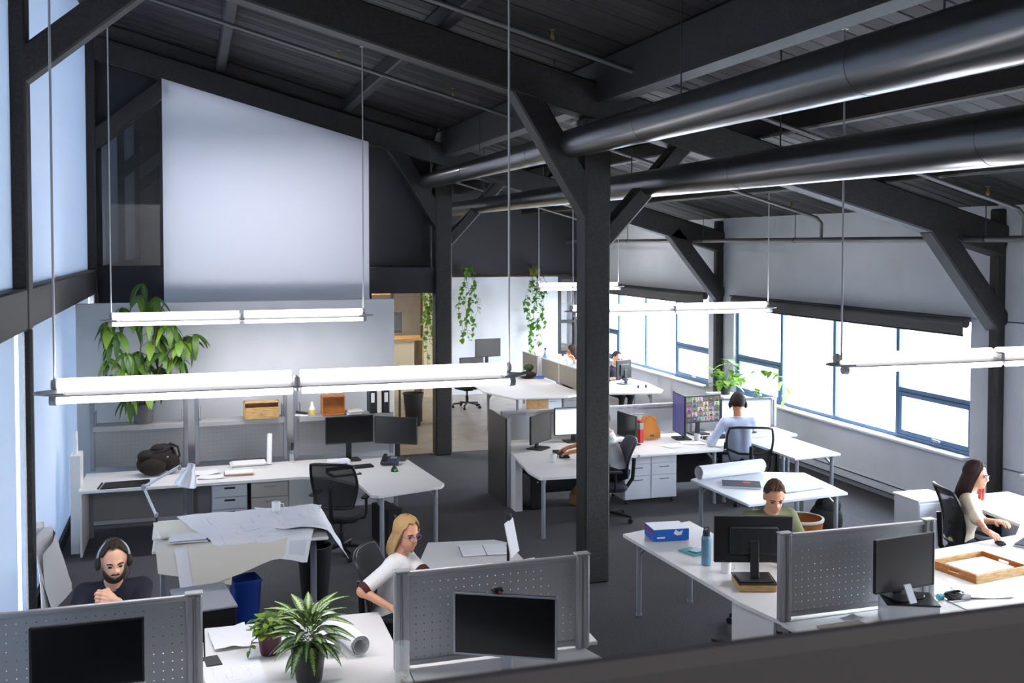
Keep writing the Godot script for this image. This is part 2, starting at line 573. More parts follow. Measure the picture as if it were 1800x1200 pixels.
func timber_frame() -> void:
	var bay := {-3.1: "over the mezzanine", -9.7: "over the first free column", -16.3: "over the second free column", -22.9: "over the far end"}
	for z in [-3.1, -9.7, -16.3, -22.9]:
		timber("roof_beam", Vector3(-1.55, beam_y(-1.55) + 0.18, z), Vector3(9.0, beam_y(9.0) + 0.18, z), 0.26, 0.36, "heavy black timber roof beam sloping " + bay[z], "beam")
	for z in [-9.7, -16.3]:
		var nth := "first" if z == -9.7 else "second"
		var post := timber("timber_column", Vector3(3.90, 0, z), Vector3(3.90, beam_y(3.90) + 0.02, z), 0.27, 0.27, "square black timber column, the %s free one, %s" % [nth, "beside the desk with the row of drawers" if z == -9.7 else "at the edge of the carpet"], "column", Vector3.BACK)
		for k in [[0.0, 3.42], [-0.06, 3.30], [0.07, 3.33], [0.05, 3.12], [-0.05, 3.05], [0.02, 2.86], [0.08, 2.55], [-0.07, 2.35], [0.03, 2.05], [0.06, 1.70]]:
			var bo := MB.new()
			bo.cyl(Vector3(3.90 + k[0], k[1], z + 0.130), Vector3(3.90 + k[0], k[1], z + 0.141), 0.012, 0.010, 8)
			put("bolt", bo, M["black paint"], post)
		timber("column_brace", Vector3(3.10, beam_y(3.10) + 0.10, z), Vector3(3.95, 3.66, z), 0.24, 0.25, "diagonal timber brace on the high side of the %s column" % nth, "brace")
		timber("column_brace", Vector3(4.92, beam_y(4.92) + 0.08, z), Vector3(3.93, 3.42, z), 0.22, 0.17, "diagonal timber brace on the low side of the %s column" % nth, "brace")
	for z in [-3.1, -9.7, -16.3, -22.9]:
		timber("wall_post", Vector3(8.93, 0, z + 0.04), Vector3(8.93, 3.85, z + 0.04), 0.14, 0.13, "black timber post against the street wall " + bay[z].replace("over", "below the beam over"), "post", Vector3.BACK)
		timber("wall_brace", Vector3(8.02, beam_y(8.02) + 0.1, z + 0.02), Vector3(8.98, 2.50, z + 0.02), 0.22, 0.25, "diagonal timber brace on the street wall post " + bay[z].replace("over", "below the beam over"), "brace")
		timber("sill_post", Vector3(-1.355, 0, z + 0.05), Vector3(-1.355, 2.72, z + 0.05), 0.075, 0.10, "slim dark post between the lower frosted panes " + bay[z].replace("over", "below the beam over"), "post", Vector3.BACK)
		timber("side_post", Vector3(-1.45, 2.7, z), Vector3(-1.45, 6.5, z), 0.24, 0.27, "black timber post between the frosted panes " + bay[z].replace("over", "below the beam over"), "post", Vector3.BACK)
		timber("side_brace", Vector3(-1.50, 4.85, z), Vector3(-0.34, 5.82, z), 0.24, 0.25, "diagonal timber brace on the frosted wall " + bay[z].replace("over", "below the beam over"), "brace")
		if z > -20.0:
			timber("wall_rail", Vector3(-1.44, 2.89, z - 0.13), Vector3(-1.44, 2.89, z - 6.47), 0.20, 0.36, "thick scuffed timber rail across the frosted wall " + {-3.1: "beside the mezzanine", -9.7: "by the drawing desks", -16.3: "of the far bay"}[z], "rail")
	timber("roof_infill", Vector3(-1.55, beam_y(-1.55) + 0.47, -16.33), Vector3(3.8, beam_y(3.8) + 0.47, -16.33), 0.10, 0.27, "dark boarding between the second roof beam and the roof", "boarding")
	# girder over the columns and purlins under the boards
	timber("girder", Vector3(4.0, 5.07, 3.9), Vector3(4.0, 5.07, -22.8), 0.25, 0.42, "deep black timber girder running over the free columns", "beam")
	for x in [0.45, 2.35, 5.8, 7.4]:
		timber("purlin", Vector3(x, deck_y(x) - 0.10, 3.9), Vector3(x, deck_y(x) - 0.10, -22.8), 0.14, 0.20, "black timber purlin under the roof boards, %s" % {0.45: "the highest one", 2.35: "between the highest one and the girder", 5.8: "next below the girder", 7.4: "the lowest one"}[x], "purlin")

func duct_swell(z: float) -> float:
	# the ducts narrow towards the far end
	return clampf(1.30 + (z + 2.0) * 0.042, 0.86, 1.36)

func roof_services() -> void:
	# two round ducts
	for d in [[3.62, 4.445, 0.145, "upper round black air duct on the high side of the free columns", -18.5], [4.50, 4.066, 0.142, "lower round black air duct on the street side of the free columns", -20.5]]:
		var t := thing("air_duct", d[3], "duct", Vector3(d[0], d[1], 0))
		var zz := 3.8
		while zz > d[4]:
			var ze: float = max(zz - 2.9, d[4])
			var b := MB.new()
			b.cyl(Vector3(0, 0, zz), Vector3(0, 0, ze), d[2] * duct_swell(zz), d[2] * duct_swell(ze), 40, ze <= d[4] or zz > 3.7)
			put("duct_section", b, M["satin black duct"], t)
			b = MB.new()
			b.cyl(Vector3(0, 0, ze + 0.012), Vector3(0, 0, ze - 0.012), d[2] * duct_swell(ze) + 0.002, d[2] * duct_swell(ze) + 0.002, 40, true)
			put("joint_ring", b, M["satin black duct"], t)
			b = MB.new()
			b.cyl(Vector3(0, d[2], ze + 0.6), Vector3(0, deck_y(d[0]) - d[1], ze + 0.6), 0.006, 0.006, 8)
			put("hanger", b, M["dark steel pipe"], t)
			zz = ze
	# sprinkler branches along the slope with brass heads, joined to one main pipe by the street wall
	var labels := ["sprinkler pipe along the roof slope nearest the mezzanine", "sprinkler pipe along the roof slope between the two columns", "sprinkler pipe along the roof slope at the second column", "sprinkler pipe along the roof slope over the far bench"]
	var i := 0
	for z in [-8.7, -12.35, -16.75, -20.2]:
		var t := thing("sprinkler_pipe", labels[i], "pipe", Vector3.ZERO)
		i += 1
		var y0 := deck_y(0) - 0.27
		var b := MB.new()
		b.tube([Vector3(-1.3, y0 + 1.3 * 0.2755, z), Vector3(8.30, y0 - 8.30 * 0.2755, z), Vector3(8.38, y0 - 8.38 * 0.2755 - 0.06, z), Vector3(8.38, 3.53, z)], 0.024, 10)
		put("pipe", b, M["grey pipe"], t)
		for x in [-0.9, 1.7, 3.1, 5.2, 7.9]:
			var yy: float = y0 - x * 0.2755
			b = MB.new()
			b.lathe([Vector2(0.0, 0.09), Vector2(0.012, 0.09), Vector2(0.012, 0.05), Vector2(0.02, 0.05), Vector2(0.02, 0.02), Vector2(0.01, 0.0)], 8, Vector3(x, yy + 0.02, z))
			b.cyl(Vector3(x, yy + 0.115, z), Vector3(x, yy + 0.12, z), 0.025, 0.025, 10)
			put("sprinkler_head", b, M["brass"], t)
	var mp := thing("main_pipe", "grey main sprinkler pipe running along the street wall", "pipe", Vector3(8.38, 3.50, 0))
	var b := MB.new()
	b.cyl(Vector3(0, 0, 3.8), Vector3(0, 0, -22.5), 0.036, 0.036, 16)
	put("pipe", b, M["grey pipe"], mp)
	for z in [-2.0, -6.0, -9.25, -13.0, -15.8, -19.0]:
		b = MB.new()
		b.cyl(Vector3(0, 0, z + 0.015), Vector3(0, 0, z - 0.015), 0.041, 0.041, 14)
		b.cyl(Vector3(0, 0.03, z), Vector3(0, 0.45, z), 0.006, 0.006, 6)
		put("hanger", b, M["dark steel pipe"], mp)

func partitions() -> void:
	var zp := -16.36
	# white infill panel under the second beam
	var b := MB.new()
	var pts := [Vector2(-0.40, 2.42), Vector2(2.68, 2.42), Vector2(2.68, beam_y(2.68) + 0.02), Vector2(-0.40, beam_y(-0.40) + 0.02)]
	for s in [0.0, -0.06]:
		b.quad(Vector3(pts[0].x, pts[0].y, zp + 0.22 + s), Vector3(pts[1].x, pts[1].y, zp + 0.22 + s), Vector3(pts[2].x, pts[2].y, zp + 0.22 + s), Vector3(pts[3].x, pts[3].y, zp + 0.22 + s), Vector3(0, 0, 1.0 if s == 0.0 else -1.0))
	for i in 4:
		var p: Vector2 = pts[i]
		var q: Vector2 = pts[(i + 1) % 4]
		b.quad(Vector3(p.x, p.y, zp + 0.22), Vector3(q.x, q.y, zp + 0.22), Vector3(q.x, q.y, zp + 0.16), Vector3(p.x, p.y, zp + 0.16), Vector3(q.y - p.y, p.x - q.x, 0))
	struct("wall_back", b, M["frosted panel"], "tall white frosted panel under the sloping second beam", "wall")
	b = MB.new()
	b.box(Vector3(1.14, 1.21, zp + 0.1), Vector3(3.08, 2.42, 0.16))
	struct("wall_inner", b, M["white wall paint"], "white wall below the frosted panel", "wall")
	b = MB.new()
	b.box(Vector3(1.13, 2.66, -19.3), Vector3(3.08, 0.40, 6.14))
	struct("floor_upstairs", b, M["black paint"], "dark floor slab of the upstairs room seen through the frosted panel", "floor")
	# dark panel and interior window to its side
	b = MB.new()
	b.box(Vector3(-0.88, 1.56, zp), Vector3(0.98, 3.12, 0.12))
	b.box(Vector3(-1.30, 4.3, zp), Vector3(0.07, 2.4, 0.12))
	b.box(Vector3(-0.42, 4.5, zp), Vector3(0.06, 2.8, 0.12))
	var tr := [Vector2(-1.36, 4.98), Vector2(-0.40, 5.78), Vector2(-0.40, beam_y(-0.40) + 0.05), Vector2(-1.36, beam_y(-1.36) + 0.05)]
	for s in [0.04, -0.04]:
		b.quad(Vector3(tr[0].x, tr[0].y, zp + s), Vector3(tr[1].x, tr[1].y, zp + s), Vector3(tr[2].x, tr[2].y, zp + s), Vector3(tr[3].x, tr[3].y, zp + s), Vector3(0, 0, s))
	struct("trim_1", b, M["black paint"], "black framed dark panel below the interior window", "wall panel")
	b = MB.new()
	b.box(Vector3(-0.87, 4.5, zp), Vector3(0.84, 2.76, 0.012))
	struct("window_10", b, M["smoked glass"], "dark interior window between the brace and the white panel", "window")
	# charcoal header and recess over the doorway
	b = MB.new()
	b.box(Vector3(3.22, 2.86, zp), Vector3(1.08, 0.42, 0.26))
	b.box(Vector3(3.22, 4.0, zp - 0.2), Vector3(1.08, 2.0, 0.06))
	b.box(Vector3(2.71, 1.33, zp - 0.06), Vector3(0.06, 2.66, 0.3))
	struct("trim_2", b, M["charcoal paint"], "charcoal header over the opening beside the second column", "header")
	# corridor side wall and the room upstairs behind the dark window
	b = MB.new()
	b.box(Vector3(2.62, 1.23, -19.5), Vector3(0.12, 2.46, 6.1))
	struct("wall_corridor", b, M["tan wall paint"], "tan side wall of the passage behind the opening", "wall")
	b = MB.new()
	b.box(Vector3(0.0, 3.2, -19.6), Vector3(2.9, 1.9, 0.1))
	b.box(Vector3(0.4, 4.4, -22.7), Vector3(3.8, 4.4, 0.1))
	struct("wall_upstairs", b, M["white wall paint"], "white inner walls seen through the dark interior window", "wall")
	# far white wall and black wall above
	b = MB.new()
	b.box(Vector3(6.82, 1.34, -22.65), Vector3(2.76, 2.68, 0.12))
	b.box(Vector3(8.6, 0.43, -22.65), Vector3(0.8, 0.86, 0.12))
	struct("wall_end", b, M["white wall paint"], "white end wall behind the far bench with trailing ivy", "wall")
	b = MB.new()
	b.box(Vector3(5.7, 4.2, -22.75), Vector3(6.7, 2.96, 0.1))
	struct("wall_above", b, M["charcoal paint"], "charcoal wall above the far white wall", "wall")
	# narrow window beside the end wall
	b = MB.new()
	for z in [8.24, 8.62, 8.97]:
		b.box(Vector3(z, 1.78, -22.62), Vector3(0.07, 1.84, 0.09), Basis(), 0.006)
	for y in [0.89, 1.62, 2.66]:
		b.box(Vector3(8.6, y, -22.62), Vector3(0.74, 0.07, 0.085), Basis(), 0.006)
	var wn := struct("window_11", b, M["black paint"], "narrow dark framed window at the end of the far bench", "window")
	b = MB.new()
	b.box(Vector3(8.6, 1.78, -22.64), Vector3(0.70, 1.76, 0.008))
	put("pane", b, M["clear glass"], wn)
	# mezzanine under the camera with its solid parapet
	b = MB.new()
	b.box(Vector3(3.75, 1.65, 1.3), Vector3(10.6, 0.25, 5.4))
	struct("floor_mezzanine", b, M["charcoal carpet"], "carpeted mezzanine floor", "floor")
	b = MB.new()
	b.box(Vector3(3.75, 2.137, -1.53), Vector3(10.6, 1.27, 0.06), Basis(), 0.02)
	struct("wall_parapet", b, M["parapet paint"], "charcoal parapet of the mezzanine", "parapet")

func outside() -> void:
	var b := MB.new()
	b.box(Vector3(60.0, -3.1, -20), Vector3(101.0, 0.2, 160))
	tag(struct("street", b, M["street"], "pale street surface outside the windows", "street"), "", "", "", "structure")
	rng.seed = 12
	var specs := [[32.0, -6.0, 14.0, 7.0, "pale facade", "pale yellow street building opposite the near window"], [34.0, -24.0, 17.0, 6.0, "white facade", "white low street building opposite the second window"], [33.0, -44.0, 16.0, 8.0, "pale facade", "pale yellow street building beyond the white low one"], [36.0, -62.0, 15.0, 6.5, "white facade", "white street building farthest up the street"]]
	for s in specs:
		var t := thing("street_building", s[5], "building", Vector3(s[0], -3.0, s[1]))
		b = MB.new()
		b.box(Vector3(4, s[3] * 0.5, 0), Vector3(8, s[3], s[2]))
		put("facade", b, M[s[4]], t)
		b = MB.new()
		b.box(Vector3(4, s[3] + 0.12, 0), Vector3(8.4, 0.24, s[2] + 0.4))
		put("roof_edge", b, M["street"], t)
		var nw := int(s[2] / 2.6)
		for i in nw:
			for fl in int(s[3] / 3.0):
				b = MB.new()
				b.box(Vector3(-0.02, 1.7 + 2.9 * fl, (i - (nw - 1) * 0.5) * 2.6), Vector3(0.1, 1.4, 1.1))
				put("window", b, M["outside glass"], t)

func lamp(x0: float, x1: float, y: float, z: float, label: String, lit := true, power := 1.0) -> void:
	# twin-tube pendant with boat-shaped end plates, hung on two thin rods
	var t := thing("pendant_lamp", label, "lamp", Vector3((x0 + x1) * 0.5, y, z), 0.0, "twin tube pendant lamps")
	var h := (x1 - x0) * 0.5
	var gm: Material = M["lit tube"] if lit else M["lamp aluminium"]
	var b: MB
	for s in [-1.0, 1.0]:
		for e in [-1.0, 1.0]:
			b = MB.new()
			var ty: float = 0.042 if s < 0.0 else -0.040
			var tr: float = 0.036 if s < 0.0 else 0.026
			b.cyl(Vector3(e * 0.03, ty, s * 0.05), Vector3(e * (h - 0.07), ty, s * 0.05), tr, tr, 16)
			put("tube", b, gm, t)
	b = MB.new()
	b.box(Vector3(0, -0.004, 0.0), Vector3(2 * h - 0.1, 0.012, 0.14), Basis(Vector3.RIGHT, 0.25), 0.004)
	put("spine", b, M["lamp aluminium"], t)
	b = MB.new()
	b.box(Vector3(0, -0.002, 0), Vector3(0.035, 0.10, 0.13), Basis(), 0.012)
	put("centre_clip", b, M["lamp aluminium"], t)
	for e in [-1.0, 1.0]:
		b = MB.new()
		b.prism([Vector2(e * (h - 0.12), -0.10), Vector2(e * (h - 0.02), -0.10), Vector2(e * (h + 0.05), -0.045), Vector2(e * (h + 0.06), 0.0), Vector2(e * (h + 0.05), 0.045), Vector2(e * (h - 0.02), 0.10), Vector2(e * (h - 0.12), 0.10)], -0.010, 0.004, 0.004)
		for s in [-1.0, 1.0]:
			b.cyl(Vector3(e * (h - 0.075), -s * 0.041, s * 0.05), Vector3(e * (h - 0.035), -s * 0.041, s * 0.05), 0.034, 0.03, 14)
		put("end_plate", b, M["lamp aluminium"], t)
		var top := deck_y(t.position.x + e * (h - 0.06)) - y
		b = MB.new()
		b.cyl(Vector3(e * (h - 0.06), 0.03, 0), Vector3(e * (h - 0.06), top, 0), 0.0075, 0.0075, 8)
		b.cyl(Vector3(e * (h - 0.06), top - 0.03, 0), Vector3(e * (h - 0.06), top, 0), 0.03, 0.03, 10)
		put("rod", b, M["lamp aluminium"], t)
		if lit:
			for dn in [-1.0, 1.0]:
				var l := AreaLight3D.new()
				l.name = "lamp_light"
				l.area_size = Vector2(h * 0.9, 0.16)
				l.light_color = Color(1.0, 0.985, 1.0)
				l.light_energy = power * LAMP_ENERGY * (0.6 if dn < 0.0 else 0.35)
				l.shadow_enabled = true
				t.add_child(l, true)
				l.position = Vector3(e * h * 0.5, dn * 0.085, 0)
				l.rotation.x = PI / 2 * dn

func lamps() -> void:
	lamp(-0.86, 2.14, 2.55, -6.72, "lit twin tube pendant lamp above the two leafy desk plants")
	lamp(-0.93, 2.03, 2.59, -12.3, "lit twin tube pendant lamp in front of the tall white panel")
	lamp(4.72, 7.76, 2.56, -12.6, "lit twin tube pendant lamp over the desk with the row of drawers")
	lamp(4.62, 7.66, 2.54, -6.62, "lit twin tube pendant lamp over the woman with long dark hair")
	lamp(6.4, 8.2, 2.60, -18.9, "small lit twin tube pendant lamp over the far bench by the ivy")
	lamp(0.6, 3.2, 4.75, 1.3, "lit twin tube pendant lamp over the mezzanine", true, 2.6)
	lamp(-0.2, 2.2, 5.2, -18.4, "lit twin tube pendant lamp in the upstairs room behind the frosted panel", true, 10.0)

func kit_materials() -> void:
	var W := Color.WHITE
	mat("white laminate", Color(0.90, 0.895, 0.885), 0.38)
	mat("cool white laminate", Color(0.87, 0.885, 0.91), 0.4)
	mat("desk edge", Color(0.78, 0.78, 0.78), 0.5)
	mat("silver steel", Color(0.66, 0.68, 0.71), 0.35, 0.4)
	mat("grey steel", Color(0.56, 0.58, 0.61), 0.45, 0.25)
	mat("aluminium extrusion", Color(0.66, 0.66, 0.67), 0.36, 0.35)
	var im := Image.create(64, 64, false, Image.FORMAT_RGBA8)
	im.fill(Color(1, 1, 1, 1))
	for y in 64:
		for x in 64:
			if Vector2(x - 31.5, y - 31.5).length() < 5.0: im.set_pixel(x, y, Color(1, 1, 1, 0))
	var m := mat("perforated steel", Color(0.66, 0.67, 0.68), 0.42, 0.25, {"transparency": BaseMaterial3D.TRANSPARENCY_ALPHA_SCISSOR, "alpha_scissor_threshold": 0.5})
	m.albedo_texture = ImageTexture.create_from_image(im)
	triplanar(m, Vector3(19, 19, 19))
	m = mat("perforated grey panel", Color(0.60, 0.60, 0.60), 0.6, 0.1, {"transparency": BaseMaterial3D.TRANSPARENCY_ALPHA_SCISSOR, "alpha_scissor_threshold": 0.5})
	m.albedo_texture = ImageTexture.create_from_image(im)
	triplanar(m, Vector3(20, 20, 20))
	mat("dark liner", Color(0.30, 0.30, 0.31), 0.7)
	mat("grey panel", Color(0.62, 0.62, 0.62), 0.6)
	mat("putty screen", Color(0.60, 0.58, 0.53), 0.7)
	mat("black plastic", Color(0.11, 0.11, 0.115), 0.42)
	mat("matt black plastic", Color(0.13, 0.13, 0.135), 0.7)
	mat("dark screen", Color(0.07, 0.07, 0.075), 0.22)
	mat("brown grey screen", Color(0.25, 0.23, 0.22), 0.3)
	mat("black mesh cloth", Color(0.12, 0.12, 0.13), 0.85)
	m = mat("open mesh cloth", Color(0.10, 0.10, 0.11, 0.72), 0.85, 0.0, {"transparency": BaseMaterial3D.TRANSPARENCY_ALPHA})
	m = mat("sheer mesh cloth", Color(0.10, 0.10, 0.11, 0.28), 0.85, 0.0, {"transparency": BaseMaterial3D.TRANSPARENCY_ALPHA})
	mat("lamp silver", Color(0.82, 0.83, 0.86), 0.35, 0.2)
	mat("black cloth", Color(0.13, 0.13, 0.14), 0.9)
	mat("navy chair cloth", Color(0.20, 0.22, 0.27), 0.85)
	mat("chrome", Color(0.8, 0.8, 0.82), 0.15, 1.0)
	mat("drawer grey", Color(0.72, 0.74, 0.76), 0.45)
	mat("drawer warm grey", Color(0.66, 0.64, 0.61), 0.5)
	mat("paper", Color(0.92, 0.92, 0.93), 0.85)
	mat("cream paper", Color(0.88, 0.86, 0.81), 0.85)
	# a drawing sheet with faint line work
	var pi := Image.create(512, 384, false, Image.FORMAT_RGB8)
	pi.fill(Color(0.92, 0.925, 0.94))
	rng.seed = 77
	for i in 46:
		var g := rng.randf_range(0.62, 0.8)
		var px := rng.randi_range(40, 440); var py := rng.randi_range(30, 340)
		if i % 2 == 0: pi.fill_rect(Rect2i(px, py, rng.randi_range(20, 150), 1), Color(g, g, g * 1.05))
		else: pi.fill_rect(Rect2i(px, py, 1, rng.randi_range(15, 110)), Color(g, g, g * 1.05))
	pi.fill_rect(Rect2i(400, 320, 90, 44), Color(0.85, 0.86, 0.88))
	m = mat("drawing sheet", W, 0.85)
	m.albedo_texture = ImageTexture.create_from_image(pi)
	m = mat("curled sheet", Color(0.93, 0.935, 0.95), 0.8)
	m.backlight_enabled = true; m.backlight = Color(0.25, 0.25, 0.26)
	m = mat("light wood", Color(0.80, 0.66, 0.45), 0.55)
	m.albedo_texture = noise_tex(0.02, [[0.0, Color(0.82, 0.76, 0.68)], [0.6, Color(0.97, 0.95, 0.92)], [1.0, W]], FastNoiseLite.TYPE_SIMPLEX_SMOOTH, 256, 4, 41)
	triplanar(m, Vector3(1.5, 9, 9))
	m = mat("orange wood", Color(0.72, 0.46, 0.22), 0.5)
	m.albedo_texture = m.albedo_texture if false else M["light wood"].albedo_texture
	triplanar(m, Vector3(1.5, 9, 9))
	mat("bin blue", Color(0.05, 0.20, 0.52), 0.45)
	mat("binder black", Color(0.10, 0.10, 0.11), 0.55)
	mat("box blue", Color(0.10, 0.40, 0.78), 0.5)
	mat("bottle blue", Color(0.45, 0.60, 0.70), 0.35, 0.2)
	mat("teal", Color(0.35, 0.66, 0.68), 0.6)
	mat("red", Color(0.78, 0.16, 0.17), 0.5)
	mat("green tag", Color(0.10, 0.75, 0.15), 0.5)
	mat("yellow", Color(0.85, 0.78, 0.35), 0.6)
	mat("leather tan", Color(0.76, 0.48, 0.16), 0.6)
	mat("brown cloth", Color(0.14, 0.11, 0.095), 0.95)
	mat("magenta pot", Color(0.30, 0.10, 0.20), 0.4)
	mat("dark pot", Color(0.22, 0.21, 0.21), 0.45)
	mat("grey pot", Color(0.40, 0.39, 0.40), 0.5)
	mat("terracotta", Color(0.72, 0.36, 0.22), 0.8)
	mat("soil", Color(0.16, 0.12, 0.09), 0.95)
	for l in [["leaf green", Color(0.26, 0.38, 0.12)], ["leaf deep", Color(0.19, 0.31, 0.11)], ["leaf light", Color(0.41, 0.53, 0.16)], ["ivy leaf", Color(0.34, 0.50, 0.16)], ["ivy leaf light", Color(0.52, 0.66, 0.26)]]:
		m = mat(l[0], l[1], 0.5)
		m.backlight_enabled = true; m.backlight = l[1] * Color(0.8, 0.9, 0.5)
	# variegated leaf: pale centre splash within a green margin
	var li := Image.create(64, 128, false, Image.FORMAT_RGB8)
	var nz := FastNoiseLite.new(); nz.frequency = 0.06; nz.seed = 8
	for y in 128:
		for x in 64:
			var d: float = abs(x - 31.5) / 32.0 + 0.5 * nz.get_noise_2d(x * 1.5, y * 2.0)
			var v: float = clamp((0.52 - d) * 4.0, 0.0, 1.0)
			if abs(x - 31.5) < 1.5: v = 0.9
			li.set_pixel(x, y, Color(0.20, 0.36, 0.10).lerp(Color(0.74, 0.80, 0.58), v))
	m = mat("variegated leaf", W, 0.45)
	m.albedo_texture = ImageTexture.create_from_image(li)
	m.backlight_enabled = true; m.backlight = Color(0.35, 0.38, 0.25)
	mat("plant stem", Color(0.36, 0.42, 0.18), 0.7)
	mat("bark", Color(0.38, 0.32, 0.24), 0.9)
	mat("clear vase glass", Color(0.93, 0.95, 0.95, 0.18), 0.03, 0.0, {"transparency": BaseMaterial3D.TRANSPARENCY_ALPHA})
	mat("ceramic", Color(0.90, 0.90, 0.90), 0.25)
	mat("purple screen", Color(0.36, 0.34, 0.62), 0.3)
	# lit screens
	var vi := Image.create(256, 160, false, Image.FORMAT_RGB8)
	vi.fill(Color(0.14, 0.15, 0.17))
	rng.seed = 99
	for gy in 5:
		for gx in 7:
			var bg := Color.from_hsv(rng.randf(), rng.randf_range(0.05, 0.35), rng.randf_range(0.35, 0.85))
			vi.fill_rect(Rect2i(4 + gx * 36, 4 + gy * 31, 34, 29), bg)
			var sk := Color(0.75, 0.56, 0.46).darkened(rng.randf_range(0.0, 0.4))
			var sh := Color.from_hsv(rng.randf(), rng.randf_range(0.1, 0.6), rng.randf_range(0.2, 0.7))
			var ox := 4 + gx * 36 + rng.randi_range(9, 14)
			var oy := 4 + gy * 31 + rng.randi_range(5, 9)
			vi.fill_rect(Rect2i(ox, oy, 9, 11), sk)
			vi.fill_rect(Rect2i(ox, oy - 2, 9, 4), Color(0.2, 0.14, 0.1))
			vi.fill_rect(Rect2i(ox - 5, oy + 11, 19, 4 + gy * 31 + 29 - oy - 11), sh)
	vi.fill_rect(Rect2i(240, 2, 12, 6), Color(0.85, 0.15, 0.15))
	m = mat("video call screen", Color.BLACK, 0.3)
	m.emission_enabled = true; m.emission_texture = ImageTexture.create_from_image(vi); m.emission = Color.BLACK; m.emission_energy_multiplier = 0.75
	var di := Image.create(256, 160, false, Image.FORMAT_RGB8)
	di.fill(Color(0.95, 0.96, 0.97))
	di.fill_rect(Rect2i(0, 0, 256, 9), Color(0.55, 0.62, 0.75))
	for i in 9: di.fill_rect(Rect2i(14, 24 + i * 14, 60 + (i * 37) % 90, 2), Color(0.80, 0.82, 0.85))
	di.fill_rect(Rect2i(186, 50, 44, 26), Color(0.86, 0.90, 0.92))
	m = mat("document screen", Color.BLACK, 0.3)
	m.emission_enabled = true; m.emission_texture = ImageTexture.create_from_image(di); m.emission = Color.BLACK; m.emission_energy_multiplier = 0.95

func shifted(poly: Array) -> Array:
	var c := Vector2.ZERO
	for p in poly: c += p
	c /= poly.size()
	return [poly.map(func(p): return p - c), c]

func desk(called: String, label: String, poly: Array, legs: Array, top: Material = null, hgt := 0.74, thick := 0.03, group := "", panels := []) -> Node3D:
	# poly and legs in room coordinates (x, z); panels: [x0, z0, x1, z1] full-height end panels
	var s := shifted(poly)
	var c: Vector2 = s[1]
	var t := thing(called, label, "desk", Vector3(c.x, 0, c.y), 0.0, group)
	var b := MB.new()
	b.prism(s[0], hgt - thick, hgt, 0.005)
	put("desktop", b, top if top else M["white laminate"], t)
	for l in legs:
		var p: Vector2 = l - c
		var inward := -p.normalized() * 0.12
		b = MB.new()
		b.cyl(Vector3(p.x, 0.02, p.y), Vector3(p.x, hgt - thick, p.y), 0.025, 0.025, 14)
		b.cyl(Vector3(p.x, 0.0, p.y), Vector3(p.x, 0.02, p.y), 0.03, 0.03, 14)
		b.bar(Vector3(p.x, hgt - thick - 0.13, p.y), Vector3(p.x + inward.x, hgt - thick - 0.015, p.y + inward.y), 0.03, 0.025, 0.004)
		put("leg", b, M["silver steel"], t)
	for e in panels:
		var a := Vector2(e[0], e[1]) - c
		var d := Vector2(e[2], e[3]) - c
		b = MB.new()
		var h2: float = hgt - thick - 0.002
		b.bar(Vector3(a.x, h2 * 0.5, a.y), Vector3(d.x, h2 * 0.5, d.y), 0.025, h2, 0.003)
		put("end_panel", b, M["white laminate"] if e.size() < 5 else M[e[4]], t)
	return t

func desk_screen(label: String, x0: float, x1: float, z: float, y0: float, y1: float, turn := 0.0) -> void:
	# perforated steel screen between two aluminium posts
	var w := x1 - x0
	var t := thing("desk_screen", label, "desk screen", Vector3((x0 + x1) * 0.5, y0, z), turn, "perforated desk screens")
	var h := y1 - y0
	var b: MB
	for s in [-1.0, 1.0]:
		b = MB.new()
		var px: float = s * (w * 0.5 - 0.03)
		b.box(Vector3(px, h * 0.5, 0.0), Vector3(0.042, h, 0.062), Basis(), 0.012)
		b.box(Vector3(px - s * 0.026, h * 0.5 - 0.005, 0.0), Vector3(0.014, h - 0.01, 0.036), Basis(), 0.004)
		b.box(Vector3(px - s * 0.054, h * 0.5, 0.0), Vector3(0.042, h, 0.062), Basis(), 0.012)
		b.box(Vector3(px - s * 0.027, h + 0.004, 0.0), Vector3(0.105, 0.012, 0.07), Basis(), 0.005)
		put("post", b, M["aluminium extrusion"], t)
	b = MB.new()
	b.box(Vector3(0, 0.06 + (h - 0.1) * 0.5, 0), Vector3(w - 0.20, h - 0.1, 0.006))
	put("panel", b, M["perforated steel"], t)
	b = MB.new()
	b.cyl(Vector3(-w * 0.5 + 0.05, h - 0.02, 0), Vector3(w * 0.5 - 0.05, h - 0.02, 0), 0.02, 0.02, 12)
	put("top_rail", b, M["aluminium extrusion"], t)
	b = MB.new()
	b.box(Vector3(0, 0.045, 0), Vector3(w - 0.20, 0.035, 0.03), Basis(), 0.006)
	put("bottom_rail", b, M["aluminium extrusion"], t)

